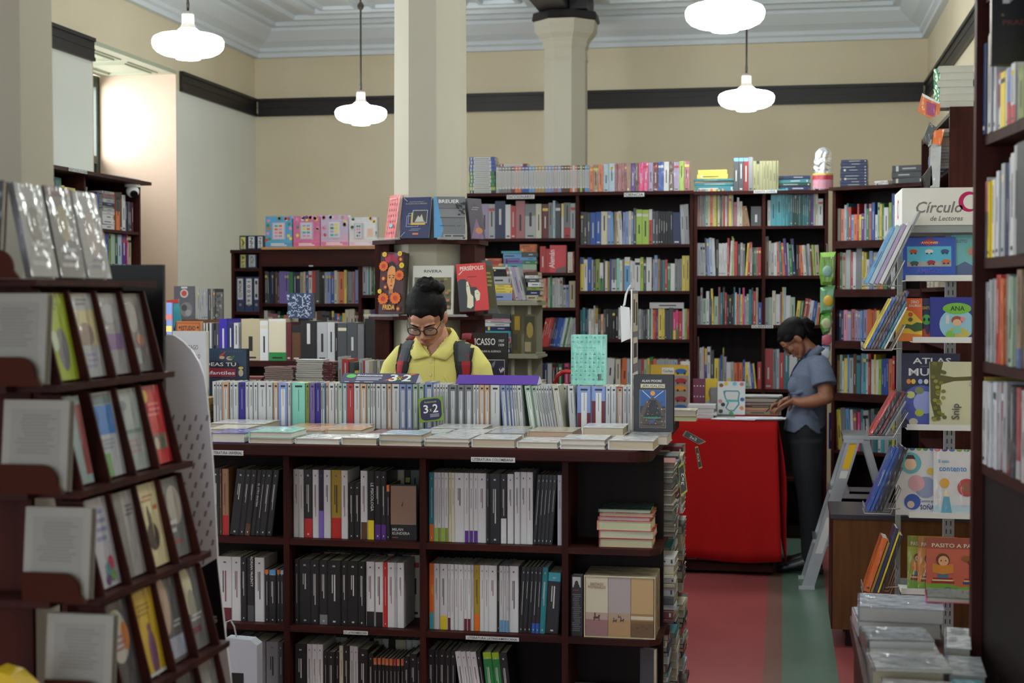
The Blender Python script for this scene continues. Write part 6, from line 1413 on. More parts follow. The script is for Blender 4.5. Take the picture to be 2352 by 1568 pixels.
def art_dots(A): 
    A.rect(0, 0, 1, 1, (222, 220, 222))
    for i, c_ in enumerate([(200, 50, 60), (70, 50, 130), (60, 120, 180), (130, 170, 60), (90, 150, 80), (100, 120, 190), (200, 60, 60)]): A.ell(.08+.16*i, 1.0, .07, .035, c_, 16, 180, 360)
def art_d1(A):
    art_dots(A); A.circ(.35, .78, .27, (100, 180, 190)); A.circ(.35, .76, .15, (236, 196, 166)); A.poly([(.22, .84), (.48, .84), (.42, .9), (.28, .9)], (60, 44, 44)); A.ell(.72, .42, .26, .16, (150, 160, 190)); A.ell(.5, .48, .2, .12, (226, 170, 180)); A.ell(.85, .66, .1, .05, (226, 190, 70)); A.circ(.4, .2, .2, (50, 90, 180)); A.circ(.36, .16, .09, (226, 200, 180))
    A.text('Cuentos para', .78, .2, .04, (110, 110, 160), width=.4); A.text('SOÑAR', .8, .09, .07, (50, 50, 130), width=.42)
def art_d2(A):
    art_dots(A); A.text('Si estás', .22, .8, .05, (100, 170, 210), width=.24); A.text('contento', .42, .68, .08, (50, 130, 200), width=.6); A.circ(.24, .5, .11, (226, 170, 60)); A.circ(.72, .44, .2, (190, 60, 60)); A.circ(.72, .44, .11, (150, 90, 60)); A.rect(0, .03, 1, .18, (190, 216, 230)); A.poly([(.22, .3), (.34, .3), (.4, .06), (.16, .06)], (90, 170, 200)); A.ell(.28, .35, .06, .05, (236, 220, 190)); A.circ(.98, .72, .18, (206, 50, 60)); A.circ(.98, .72, .12, (220, 200, 60)); A.ell(.86, .27, .05, .04, (220, 110, 140))
SF(2058, 2152, 1032, 1188, (222, 220, 222), art_d1, 'white storybook with round child and elephant pictures, left on the fourth tray', z=zz_[3], Yo=.03, tilt=5)
SF(2144, 2250, 1034, 1188, (222, 220, 222), art_d2, 'white storybook reading contento with a blue dress figure, right on the fourth tray', z=zz_[3], Yo=.003, tilt=4, wrap=True)
def art_pas(c):
    def f(A):
        A.rect(0, 0, 1, 1, c); A.rect(0, .8, 1, 1, tuple(int(v*.8) for v in lin2(c))); A.text('PASITO A PASITO', .56, .83, .07, (222, 220, 200), width=.94)
        A.poly([(0, 0), (0, .16), (.3, .2), (.6, .12), (1, .2), (1, 0)], (120, 170, 50))
        for u, s_ in ((.28, 0), (.82, 1)):
            A.rect(u-.2, .18, u+.2, .22, (150, 40, 44) if not s_ else (50, 80, 130)); A.rect(u-.18, .225, u+.18, .25, (226, 210, 150)); A.rect(u-.17, .255, u+.17, .28, (150, 40, 60))
            A.rect(u-.09, .28, u+.09, .5, (70, 120, 150) if not s_ else (170, 40, 110)); A.circ(u, .6, .12, (110, 60, 34)); A.circ(u+.01, .585, .09, (236, 180, 130)); A.circ(u-.03, .59, .012, (60, 40, 40)); A.circ(u+.05, .59, .012, (60, 40, 40))
            if not s_: A.poly([(u-.18, .38), (u-.18, .54), (u, .5), (u+.18, .54), (u+.18, .38), (u, .34)], (220, 140, 50))
            else: A.poly([(u+.06, .3), (u+.12, .55), (u+.16, .3)], (90, 150, 60)); A.ell(u-.14, .64, .08, .05, (150, 90, 50))
        A.text('O y', .42, .06, .06, (40, 90, 170), width=.22)
    return f
def lin2(c): return c
SF(2084, 2170, 1234, 1368, (170, 180, 50), art_pas((170, 180, 50)), 'yellow-green PASITO A PASITO picture book, hindmost of the three', z=zz_[4], Yo=.065, tilt=4, wrap=True)
SF(2108, 2200, 1236, 1368, (214, 150, 60), art_pas((214, 140, 60)), 'golden orange PASITO A PASITO picture book, middle of the three', z=zz_[4], Yo=.035, tilt=4, wrap=True)
SF(2128, 2262, 1238, 1368, (206, 104, 80), art_pas((206, 104, 80)), 'coral PASITO A PASITO picture book with two reading children, frontmost', z=zz_[4], Yo=.006, tilt=4)
# books leaning in the side pockets
def pocket(i, where):
    toks, H, rz = PTOK[i]; py, px = POCK[i]; b = PY(px, py, YS-.165); x = b.x; its = parse(toks)
    for n, it in enumerate(its):
        tk = it['w']/1000; M = T(x, YS-.17, b.z+.004) @ RY(rz) ; M = T(0, 0, math.sin(R(rz))*tk) @ M
        Book(M, H*it['h'], .135, tk-.001, it['c'], group='picture books in the side wire pockets', label='%s, %s in %s' % (looktext(it, 'picture book'), ORD[n] + ' from left', where), name='picture_book', style='none' if n else 'line', wrap=True, pages='wh')
        x += tk/math.cos(R(rz))+.001
for i_, w_ in enumerate(('top', 'second', 'third', 'fourth', 'lowest')): pocket(i_, 'the %s side wire pocket' % w_)

# brown veneered cabinet behind the stand
YK = 6.86
def cabinet():
    x0 = PY(1913, 1300, YK).x; x1 = 1.06; zt = PY(1980, 1182, YK).z; zb = PY(1980, 1447, YK).z; t = empty('low_cabinet', (x0, YK, 0)); w = x1-x0
    mb = MB(); mb.box((0, 0, zb), (w, 0.42, zt-0.02), 'br'); mb.build('body', M_BROWNWOOD, t)
    mb = MB(); mb.box((-0.012, -0.01, zt-0.0195), (w+.01, 0.43, zt), 'bk'); mb.build('top_board', mat('dark_blue_black_laminate', base=(44, 40, 50), rough=0.3), t)
    for x in (0.06, w-0.1):
        for y in (0.04, 0.34): mb = MB(); mb.box((x, y, 0), (x+0.05, y+0.05, zb-0.0005), 'br'); mb.build('leg', M_DARKWOOD, t)
    mb = MB(); mb.box((-0.006, 0.003, zb), (-0.0002, 0.415, zt-0.0205), 'br'); mb.build('side_veneer', M_WOOD, t)
    setp(t, 'low brown veneered cabinet with dark top between ladder and display stand', 'cabinet')
cabinet()
# bookcase on the right wall seen end on
YE = 7.7
def endcase():
    x0 = PY(2181, 300, YE).x; zt = PY(2181, 245, YE).z; t = empty('wall_bookcase', (x0, YE, 0)); w = 1.13-x0; L = 1.55
    def B(nm, a, b, m): mb = MB(); mb.box(a, b, 'br'); mb.build(nm, m, t)
    B('end_panel', (0, 0, 0), (w, 0.025, zt), M_WOOD); B('end_panel', (0, L-.025, 0), (w, L, zt), M_WOOD); B('back_panel', (w-.015, .026, 0), (w, L-.026, zt), M_DARKWOOD)
    for z in (zt-.02, zt-.3, zt-.6, zt-.9, zt-1.2, zt-1.5, zt-1.8, .3): B('shelf_board', (.004, .026, z-.02), (w-.016, L-.026, z), M_WOODX)
    setp(t, 'tall dark bookcase on the right wall seen end-on above the white header box', 'bookcase'); return x0, zt
xe, zte = endcase()
FE = T(xe-0.07, YE+.05, 0) @ RZ(90) @ Matrix.Scale(1, 4)
def bag(name, P, Y, cs, label):
    mb = MB(); c = Vector((sum(p[0] for p in P)/len(P), sum(p[1] for p in P)/len(P)))
    Q = [PY(x, y, Y) for x, y in P]; Q2 = [Vector((q.x, q.y+.09, q.z)) for q in Q]; n = len(Q)
    mb.add(Q+Q2, [tuple(range(n)), tuple(reversed(range(n, 2*n)))] + [(i, n+i, n+(i+1) % n, (i+1) % n) for i in range(n)], cs)
    return mb
stack(T(PY(2200, 245, YE+.02).x, YE+.03, zte), 'wh34 wh34 wh34 wh36 wh36 wh34', 'of the white-paged pile on the right wall bookcase', L=0.15, W=0.175, face='pages', noun='book', xj=.008, aj=2, pages=(206, 204, 190))
F2(2144, 2162, 158, 244, YE+.06, 'gn', None, 'green-backed book standing left of the white-paged pile', rz=-20, Tk=.02, z=zte, wrap=True)
F2(2229, 2246, 176, 244, YE+.12, 'gn', None, 'green book standing right of the white-paged pile', Tk=.02, z=zte)
for i, (zq, tk_) in enumerate(((zte-.3, 'pw16 pw16 pw16 pw16 pw16 pw16 pw16 gr50 lg20 cr20'), (zte-.6, 'pw20 pw20 wh20 wh20 lg20 gr30'), (zte-.9, 'cr30 wh20 bk20 nv30 lg30'))):
    for j in range(3):
        mm = T(xe-.045, YE+.18+.2*j, zq) @ RZ(-90)
        stack(mm, tk_, None, L=.16, W=.13, face='spine', must=None)
sheet('hanging_comic', [tuple(PY(x, y, YE-.1)) for x, y in ((2118, 214), (2160, 236), (2158, 262), (2137, 272), (2107, 256))], .003, (206, 110, 50), M_WRAP, 'orange and violet comic sticking out at the top of the right wall bookcase', 'comic', lambda mb, n: (mb.poly([tuple(PY(x, y, YE-.104)) for x, y in ((2128, 232), (2150, 240), (2146, 268), (2128, 262))], (150, 60, 110)), mb.poly([tuple(PY(x, y, YE-.104)) for x, y in ((2118, 214), (2120, 222), (2155, 238), (2160, 236))], 'wh')))
for (q, c_, lb) in ((((2136, 280), (2150, 292), (2134, 330), (2120, 318)), 'dg', 'dark booklet hanging below the orange comic'), (((2144, 300), (2170, 296), (2160, 336), (2142, 340)), 'og', 'orange and silver wrapped packet below the hanging comic'), (((2142, 330), (2162, 334), (2158, 430), (2136, 430)), 'lg', 'grey wrapped books sticking out of the right wall bookcase'), (((2120, 404), (2140, 378), (2142, 425), (2128, 432)), 'bk', 'black folded bag hanging beside the grey stacked volumes')):
    mb = bag('x', q, YE-.02, c_, lb); o = mb.build({'dg': 'booklet', 'og': 'packet', 'lg': 'wrapped_bundle', 'bk': 'folded_bag'}[c_], M_WRAP); setp(o, lb, 'packet')
# hanging plush packets
def plush(P, c, c2, label, Y=9.6):
    Q = [PY(x, y, Y) for x, y in P]; n = len(Q); cen = sum(Q, Vector())/n; t = empty('toy_packet', cen); mb = MB()
    vs = [q-cen for q in Q] + [(q-cen)*.75+Vector((0, -.03, 0)) for q in Q] + [(q-cen)*.75+Vector((0, .03, 0)) for q in Q]
    mb.add(vs, [(i, (i+1) % n, n+(i+1) % n, n+i) for i in range(n)] + [((i+1) % n, i, 2*n+i, 2*n+(i+1) % n) for i in range(n)] + [tuple(range(n, 2*n)), tuple(reversed(range(2*n, 3*n)))], c); mb.build('bag', M_WRAP, t)
    mb = MB(); mb.ball((0, -.034, 0), (.03, .008, .035), c2); mb.build('picture', M_COVER, t, smooth=True); setp(t, label, 'toy packet', 'toy packets hanging in a chain between the bookcases')
plush([(1884, 580), (1920, 578), (1917, 640), (1912, 655), (1886, 655), (1882, 630)], (120, 170, 40), (150, 190, 180), 'green and yellow toy packet, topmost of the hanging chain')
plush([(1884, 660), (1918, 655), (1916, 700), (1910, 718), (1884, 720)], (110, 170, 120), (226, 180, 60), 'green toy packet with duck, second in the hanging chain')
plush([(1886, 722), (1908, 718), (1913, 740), (1905, 764), (1890, 768), (1883, 745)], (90, 170, 50), (190, 200, 150), 'round bright green toy packet in the hanging chain')
plush([(1888, 771), (1910, 768), (1908, 790), (1888, 792)], (150, 150, 190), (200, 100, 120), 'small lilac toy packet in the hanging chain')
plush([(1888, 794), (1908, 792), (1904, 826), (1894, 830), (1886, 815)], (150, 180, 214), (200, 210, 220), 'pale blue toy packet, lowest of the hanging chain')
mb = MB(); a = PY(1900, 560, 9.6); mb.tube([(a.x, 9.66, a.z), (a.x, 9.66, PY(1900, 830, 9.6).z)], .002, 'lg', 5); mb.tube([(a.x, 9.66, a.z), (a.x, 9.87, a.z+.01)], .002, 'lg', 5); setp(mb.build('hanging_strip', M_METAL), 'thin strip from which the toy packets hang', 'strip')

# ------------------------------------------------------------------ red-clothed table and what lies on it
TX0, TX1, TY0, TY1, TZ = -1.2, PY(1785, 968, 8.55).x, 8.55, 9.35, PY(1700, 968, 8.55).z
M_RED = mat('red_cloth', base=(164, 18, 20), rough=0.9, spec=0.2, bump=((60, 60, 60), 0.25, 3, 0.004))
def redtable():
    t = empty('wooden_table', ((TX0+TX1)/2, 8.95, 0)); w = (TX1-TX0)/2
    mb = MB(); mb.box((-w+.01, -.39, TZ-.04), (w-.01, .39, TZ-.008), 'br'); mb.build('table_top', M_WOODX, t)
    for sx in (-1, 1):
        for sy in (-1, 1): mb = MB(); mb.box((sx*(w-.07)-.03, sy*.34-.03, .062), (sx*(w-.07)+.03, sy*.34+.03, TZ-.041), 'br'); mb.build('leg', M_WOOD, t)
    mb = MB(); mb.box((-w+.02, -.39, .02), (w-.02, .39, .06), 'br'); mb.build('foot_board', M_WOODX, t)
    setp(t, 'long wooden table hidden under the red cloth', 'table')
    # cloth
    mb = MB(); nx = 60; zb = 0.10
    def fx(i): return TX0 + (TX1-TX0)*i/nx
    def fold(s, k): return 0.012*math.sin(s*9+1.3)*k + 0.006*math.sin(s*23)*k
    vs = []; fs = []; rows = 12
    for i in range(nx+1):
        for j in range(rows+1):
            k = j/rows; x = fx(i); z = TZ - (TZ-zb-0.02*math.sin(x*6))*k; flare = 0.0
            if i > nx-10: flare = (i-(nx-10))/10*0.03*k
            vs.append((x+flare, TY0-0.004-0.03*k+fold(x*1.7, k)-flare, z))
    def idx(i, j): return i*(rows+1)+j
    for i in range(nx):
        for j in range(rows): fs.append((idx(i, j), idx(i, j+1), idx(i+1, j+1), idx(i+1, j)))
    # top
    n0 = len(vs); vs += [(TX0, TY0-.004, TZ), (TX1, TY0-.004, TZ), (TX1, TY1, TZ), (TX0, TY1, TZ)]; fs.append((n0, n0+1, n0+2, n0+3))
    # right side drape with a pointed corner
    m0 = len(vs); my = 16
    for i in range(my+1):
        for j in range(rows+1):
            k = j/rows; y = TY0-.004 + (TY1-TY0)*i/my; d = .55 if i == 0 else 1
            drop = (0.62 if i > 3 else 0.83 - 0.07*i); bulge = (0.05 if i == 0 else 0.02 if i == 1 else 0.008)*math.sin(min(1, k*1.6)*math.pi/1.6) + .01*k
            vs.append((TX1+bulge+.01*math.sin(i*1.1)*k, y, TZ-(drop)*k*0.98))
    for i in range(my):
        for j in range(rows):
            a = m0+i*(rows+1)+j; fs.append((a, a+1, a+rows+2, a+rows+1))
    mb.add(vs, fs, 'rd'); o = mb.build('tablecloth', M_RED, None, smooth=True); setp(o, 'bright red cloth draped over the table where the woman writes', 'tablecloth')
    md = o.modifiers.new('thickness', 'SOLIDIFY'); md.thickness = 0.002; md.offset = 1
redtable()
TZ2 = TZ+.003
gt = 'books under the red table'
row(T(0, TY0+.1, .0605), PY(1568, 1290, TY0).x, PY(1735, 1290, TY0).x, 'rd60h100 rd44 rd60 rd40 gr20 lg26 bk16 dr16', None, H=.1, W=.15, must=None)
def tx(px): return PY(px, 950, 8.75).x
stack(T(tx(1612), 8.68, TZ2), 'wh18 wh18 wh22 wh22', None, L=.165, W=.13, face='spine', must=None, pages='wh', style='none')
stack(T(tx(1560), 8.62, TZ2), 'bk8 wh12', None, L=.16, W=.13, face='pages', must=None)
stack(T(PY(1750, 940, 9.0).x, 9.0, TZ2), 'be26 pe18 br16 be12 pu6 be20 dn8 wh10', None, L=.225, W=.15, face='spine', must=None)
def art_ani(A):
    A.rect(0, 0, 1, 1, (206, 208, 210)); A.poly([(.22, .62), (.2, .7), (.28, .73), (.75, .73), (.82, .66), (.78, .5), (.8, .3), (.6, .1), (.42, .1), (.28, .2), (.36, .35), (.26, .5)], (60, 140, 150)); A.poly([(.27, .62), (.3, .69), (.74, .69), (.77, .64), (.73, .5), (.75, .32), (.58, .14), (.43, .14), (.33, .2), (.42, .35), (.31, .5)], (206, 204, 204)); A.rect(.3, .38, .75, .45, (90, 170, 170))
    for u, v, c_ in ((.13, .88, (130, 80, 50)), (.3, .93, (220, 180, 60)), (.62, .93, (100, 180, 210)), (.88, .92, (190, 110, 120)), (.9, .46, (50, 90, 150)), (.88, .2, (214, 130, 60)), (.1, .4, (190, 130, 130)), (.2, .3, (40, 40, 50)), (.12, .1, (60, 60, 60)), (.5, .04, (90, 150, 90))): A.ell(u, v, .08, .06, c_, 10)
F2(1648, 1711, 877, 952, 8.8, (206, 208, 210), art_ani, 'white children\'s book with animals round a teal outline on the red table', Tk=.03, tilt=4, z=TZ2+.014)
F2(1630, 1650, 890, 952, 8.95, 'gr', None, 'grey book leaning behind the animal book on the red table', Tk=.02, z=TZ2)
stack(T(tx(1664), 8.72, TZ2), 'dg14', None, L=.12, W=.13, face='pages', must=None)
def art_z(A):
    for i in range(4):
        for j in range(3): A.circ(.14+i*.26, .2+j*.3, .06, 'wh')
F2(1591, 1618, 870, 926, 9.0, (120, 60, 90), art_z, 'plum packet with white dots on the red table', Tk=.03, z=TZ2)
F2(1619, 1646, 870, 926, 9.0, (220, 190, 50), lambda A: (A.ell(.5, .6, .2, .15, (150, 120, 60)), A.ell(.3, .3, .2, .1, (140, 180, 190))), 'yellow packet with giraffe on the red table', Tk=.03, z=TZ2)
def art_car(A):
    A.rect(0, 0, 1, 1, (150, 140, 130)); A.rect(0, .8, 1, 1, (206, 170, 60)); A.rect(.3, .83, .62, .95, (220, 220, 214)); A.text('Coches', .46, .86, .05, (70, 70, 80), width=.26)
    for v, c_ in ((.88, (50, 100, 160)), (.7, (170, 40, 50)), (.56, (206, 140, 50)), (.36, (150, 40, 60)), (.2, (50, 90, 150))): A.ell(.8, v, .16, .05, c_, 14); A.circ(.72, v-.04, .03, (40, 40, 46)); A.circ(.9, v-.04, .03, (40, 40, 46))
F2(1494, 1581, 838, 948, 8.72, (150, 140, 130), art_car, 'Coches picture book with cars standing behind the black upright novel', Tk=.02, z=TZ2)
F2(1562, 1584, 830, 900, 9.15, (214, 214, 216), lambda A: A.scr(.1, .1, .9, .9, (150, 150, 170), 5), 'white booklet on the red table behind the cars book', Tk=.02, z=TZ2)
# papers she writes on
def papers():
    mb = MB(); z = TZ2
    def quad(P, c, zo): mb.add([(*p, zo) for p in P] + [(*p, zo-.0015) for p in P], [(0, 1, 2, 3), (7, 6, 5, 4), (0, 4, 5, 1), (1, 5, 6, 2), (2, 6, 7, 3), (3, 7, 4, 0)], c)
    t = []
    for i, (pxa, pxb, ya, yb, rz, c, zo, nm, lb) in enumerate(((1645, 1795, 8.60, 8.80, 2, (150, 156, 170), .003, 'folder', 'blue-grey folder lying under the papers on the red table'), (1640, 1740, 8.58, 8.74, -8, (214, 216, 224), .006, 'paper_sheet', 'white sheet at the left of the woman\'s papers'), (1690, 1800, 8.59, 8.78, 5, (206, 210, 220), .009, 'paper_sheet', 'white sheet on which the woman is writing'), (1720, 1805, 8.60, 8.72, -3, (220, 222, 226), .012, 'paper_sheet', 'small white form under the woman\'s left hand'))):
        xa, xb = tx(pxa), tx(pxb); cxx, cyy = (xa+xb)/2, (ya+yb)/2; ca, sa = math.cos(R(rz)), math.sin(R(rz)); P = []
        for dx, dy in ((xa-cxx, ya-cyy), (xb-cxx, ya-cyy), (xb-cxx, yb-cyy), (xa-cxx, yb-cyy)): P.append((cxx+dx*ca-dy*sa, cyy+dx*sa+dy*ca))
        mb = MB(); quad(P, c, z+zo)
        if nm == 'paper_sheet':
            for k_ in range(4): y_ = cyy-.03+.02*k_; mb.poly([(cxx-.05, y_, z+zo+.0003), (cxx+.03, y_, z+zo+.0003), (cxx+.03, y_+.004, z+zo+.0003), (cxx-.05, y_+.004, z+zo+.0003)], (120, 124, 140))
        o = mb.build(nm, M_MATTE); setp(o, lb, 'paper')
papers()

# ------------------------------------------------------------------ aluminium step ladder
def ladder():
    Ya, Yb = 8.2, 8.5
    def P3(px, py, Y=Ya): return PY(px, py, Y)
    f0 = P3(1854, 1312); f0.z = 0.0; top = P3(1962, 1008); t = empty('step_ladder', (f0.x, Ya, 0)); O = Vector((f0.x, Ya, 0)); dx = top.x-f0.x; zt = top.z
    bx = P3(1985, 1100).x-f0.x
    for y in (0, Yb-Ya):
        mb = MB(); w = .034
        mb.add([(0-w, y, 0), (0+w, y, 0), (dx+w, y, zt), (dx-w, y, zt), (0-w, y+.02, 0), (0+w, y+.02, 0), (dx+w, y+.02, zt), (dx-w, y+.02, zt)], [(0, 1, 2, 3), (7, 6, 5, 4), (0, 4, 5, 1), (1, 5, 6, 2), (2, 6, 7, 3), (3, 7, 4, 0)], 'lg')
        o = mb.build('front_rail', M_METAL, t)
        if y == 0:
            def on(a, b, c_, nm):
                mb = MB(); ux = dx/zt; mb.add([(ux*a-.016, -.0006, a), (ux*a+.022, -.0006, a), (ux*b+.022, -.0006, b), (ux*b-.016, -.0006, b)], [(0, 1, 2, 3)], c_); mb.build(nm, M_MATTE, o)
            on(zt*.80, zt*.97, (226, 180, 30), 'warning_sticker'); on(zt*.74, zt*.79, (214, 214, 210), 'paper_sticker'); on(zt*.24, zt*.48, (206, 208, 206), 'grip_strip')
        mb = MB(); bw = .02; b2 = dx+.30
        mb.add([(b2-bw, y+.03, 0), (b2+bw, y+.03, 0), (dx+.06+bw, y+.03, zt-.01), (dx+.06-bw, y+.03, zt-.01), (b2-bw, y+.045, 0), (b2+bw, y+.045, 0), (dx+.06+bw, y+.045, zt-.01), (dx+.06-bw, y+.045, zt-.01)], [(0, 1, 2, 3), (7, 6, 5, 4), (0, 4, 5, 1), (1, 5, 6, 2), (2, 6, 7, 3), (3, 7, 4, 0)], 'lg'); mb.build('rear_rail', M_METAL, t)
        for k in (.3, .62): mb = MB(); mb.box((dx*k+.03, y+.021, zt*k-.012), (dx+.3-(.24*k)-.02, y+.029, zt*k+.012), 'lg'); mb.build('spreader', M_METAL, t)
    for k in (.33, .66):
        mb = MB(); mb.box((dx*k-.05, .021, zt*k-.02), (dx*k+.06, Yb-Ya-.001, zt*k), 'lg'); mb.build('tread', M_METAL, t)
    mb = MB(); mb.box((dx-.06, -.01, zt), (dx+.24, Yb-Ya+.03, zt+.02), 'lg'); mb.box((dx-.055, -.008, zt-.02), (dx+.05, -.0005, zt-.0005), 'lg'); mb.build('top_step', M_METAL, t)
    for y in (0, Yb-Ya): mb = MB(); mb.box((-.045, y-.006, 0), (.04, y-.0006, .02), 'lg'); mb.build('foot', M_MATTE, t)
    setp(t, 'low aluminium step ladder with yellow sticker standing behind the cabinet', 'step ladder')
ladder()

# ------------------------------------------------------------------ leaning rack of pocket books, front left
def rack_x(z): return -1.235 + (1.446-z)*0.21
RY0, RY1 = 2.39, 2.83
RZS = [1.63, 1.446, 1.262, 1.077, 0.893, 0.71]
def rack():
    t = empty('pocket_book_rack', (-1.35, 2.6, 0)); O = Vector((-1.35, 2.6, 0))
    def L(x, y, z): return (x+1.35, y-2.6, z)
    def slab(x0, x1, y0, y1, z0, z1, nm, m, par=t, c='br', xt0=None, xt1=None):
        mb = MB(); xt0 = x0 if xt0 is None else xt0; xt1 = x1 if xt1 is None else xt1
        vs = [L(x0, y0, z0), L(x1, y0, z0), L(x1, y1, z0), L(x0, y1, z0), L(xt0, y0, z1), L(xt1, y0, z1), L(xt1, y1, z1), L(xt0, y1, z1)]
        mb.add(vs, [(0, 3, 2, 1), (4, 5, 6, 7), (0, 1, 5, 4), (1, 2, 6, 5), (2, 3, 7, 6), (3, 0, 4, 7)], c); return mb.build(nm, m, par)
    # inner leaning carcass
    slab(rack_x(.05)-.075, rack_x(.05)-.06, RY0+.03, RY1-.01, .05, 1.62, 'back_panel', M_WOOD, xt0=rack_x(1.62)-.075, xt1=rack_x(1.62)-.06)
    for z in RZS + [.53, .35, .17]:
        x = rack_x(z)
        sh = slab(x-.075, x+.002, RY0-.02, RY1+.04, z-.012, z, 'shelf_board', M_WOODX)
        slab(x-.30, x-.076, RY0-.055, RY0+.028, z-.012, z, 'end_tray', M_WOODX)
        # rounded lip in front of the end tray
        mb = MB(); n = 10; w = .105; h = .05; pts = [(-w, 0)] + [(0-.035+.035*math.cos(R(90-9*k_)), h-.035+.035*math.sin(R(90-9*k_))) for k_ in range(n+1)] + [(.012, 0.0)]
        pts = [(-w, 0), (.012, 0), (0.0, h*.3)] + [(-.03+.03*math.cos(R(9*k_)), h-.03+.03*math.sin(R(9*k_))) for k_ in range(n+1)] + [(-w, h)]
        base = Vector(L(x-.02, RY0-.058, z)); m = len(pts)
        vs = [base+Vector((u, 0, v)) for u, v in pts] + [base+Vector((u, .006, v)) for u, v in pts]
        mb.add(vs, [tuple(range(m)), tuple(reversed(range(m, 2*m)))] + [(i, m+i, m+(i+1) % m, (i+1) % m) for i in range(m)], 'br'); mb.build('rounded_lip', mat('red_brown_wood', base=(66, 27, 15), rough=0.6, spec=0.1), sh)
        if z < 1.6:
            for k_ in range(5):
                y = RY0+.005+k_*.108
                slab(x-.058, x-.004, y, y+.006, z, z+.165, 'divider', M_WOOD, xt0=x-.058-.034, xt1=x-.012-.034)
    slab(-1.50, -1.33, RY0+.035, RY1, .0, .05, 'foot', M_WOODX)
    slab(-1.56, -1.545, RY0+.03, RY1-.01, .05, 1.62, 'far_panel', M_WOOD)
    slab(-1.545, -1.31, RY0+.029, RY0+.04, .05, 1.62, 'core_board', M_WOOD)
    slab(rack_x(.05)-.2, rack_x(.05), RY1, RY1+.009, .05, 1.62, 'end_board', M_WOOD, xt0=-1.5, xt1=rack_x(1.62)-.06)
    setp(t, 'leaning wooden rack full of pocket books in the near left corner', 'book rack')
rack()
gK = 'pocket books in the near left rack'
def rbook(row_i, k, c, art, label, n=1, h=.158, w=.098, spine=None, tk=.014):
    z = RZS[row_i]; x = rack_x(z); y = RY0+.013+k*.108
    # cover faces +X, leaning back; spine to the near side (-Y)
    for j in range(n):
        q = tk*(n-1-j)
        M = T(x-.022-tk-q, y, z+.001) @ RY(-11.5)
        Book(M, h, w, tk-.001, c if j == n-1 else 'wh', art=art if j == n-1 else None, label=label if j == n-1 else None, group=gK, name='paperback', must=True if j == n-1 else None, wrap=True, style='none', spine=spine or c)
def blurart(bgc, shapes):
    def f(A):
        A.rect(0, 0, 1, 1, bgc)
        for s_ in shapes:
            if s_[0] == 'r': A.rect(*s_[1:])
            elif s_[0] == 'e': A.ell(*s_[1:])
            elif s_[0] == 's': A.scr(*s_[1:])
            elif s_[0] == 't': A.text(s_[1], s_[2], s_[3], s_[4], s_[5], width=s_[6])
    return f
g1, g2_ = (150, 150, 152), (120, 120, 124)
rbook(0, 0, 'gr', blurart(g1, [('e', .5, .55, .3, .2, (120, 116, 110)), ('s', .1, .1, .9, .4, (176, 176, 180), 3)]), 'grey wrapped pocket book, first on the top tier of the rack', h=.17)
rbook(0, 1, 'dg', blurart((110, 106, 108), [('e', .5, .6, .25, .2, (150, 140, 110)), ('s', .1, .1, .9, .35, (170, 170, 180), 3), ('r', 0, .9, 1, 1, (100, 40, 60))]), 'grey wrapped pocket book with maroon top, glinting on the top tier', h=.172)
rbook(0, 2, 'lg', blurart((146, 146, 150), [('e', .5, .5, .3, .25, (166, 150, 150)), ('s', .2, .1, .8, .25, (120, 110, 140), 2)]), 'pale grey wrapped pocket book, rightmost of the top tier', h=.17)
rbook(1, 0, 'li', blurart((170, 190, 50), [('e', .6, .35, .2, .25, (120, 120, 130)), ('e', .35, .45, .12, .12, (206, 220, 190)), ('s', .2, .8, .7, .9, (120, 150, 50), 2)]), 'lime green pocket book on the second tier of the rack', spine='ma')
rbook(1, 1, 'cr', blurart((206, 196, 150), [('r', .0, .8, 1, 1, 'lg'), ('e', .5, .5, .3, .15, (150, 130, 120)), ('r', .1, .0, 1, .38, 'lg'), ('s', .25, .1, .8, .3, (150, 150, 190), 3), ('s', .2, .85, .8, .95, (110, 110, 130), 2)]), 'cream pocket book with grey title band on the second tier', spine='dg')
rbook(1, 2, 'gr', blurart((150, 148, 154), [('r', .1, .3, .9, .5, (130, 96, 150)), ('e', .5, .75, .3, .12, (170, 168, 176))]), 'grey pocket book with purple patch on the second tier', spine='pu')
rbook(1, 3, 'dg', blurart((116, 112, 114), [('e', .4, .7, .25, .2, (156, 150, 148)), ('r', .2, .1, .5, .3, (150, 156, 160)), ('e', .6, .4, .2, .08, (170, 120, 100))]), 'dark grey wrapped pocket book at the right of the second tier', spine='dr')
rbook(2, 0, 'dp', blurart((150, 170, 176), [('r', 0, 0, .3, 1, (130, 90, 100)), ('r', .7, .1, 1, .9, (150, 60, 70))]), 'pale blue pocket book between maroon spines on the third tier', spine='ma', n=2, w=.075)
rbook(2, 1, 'wh', blurart((190, 194, 204), [('r', .1, .5, .9, .85, (70, 130, 206)), ('r', .1, .86, .9, .98, (110, 130, 140)), ('r', .0, .0, .5, .28, (120, 170, 110)), ('s', .2, .32, .8, .46, (150, 160, 180), 3)]), 'white pocket book with blue panel and green corner on the third tier', spine='lg')
rbook(2, 2, 'lg', blurart((166, 176, 176), [('s', .1, .2, .9, .4, (180, 150, 156), 3), ('r', .1, .45, .9, .5, (120, 140, 136)), ('e', .3, .8, .15, .06, (130, 140, 150))]), 'pale grey-green pocket book on the third tier of the rack', spine='ma')
rbook(2, 3, 'rd', blurart((206, 50, 56), [('e', .25, .87, .13, .08, (220, 180, 60)), ('s', .2, .6, .9, .8, (226, 120, 120), 3), ('r', .15, .18, .9, .38, (130, 110, 100)), ('e', .4, .26, .1, .08, (210, 190, 170)), ('e', .7, .26, .1, .08, (90, 110, 80))]), 'bright red pocket book at the right of the third tier', spine='rd')
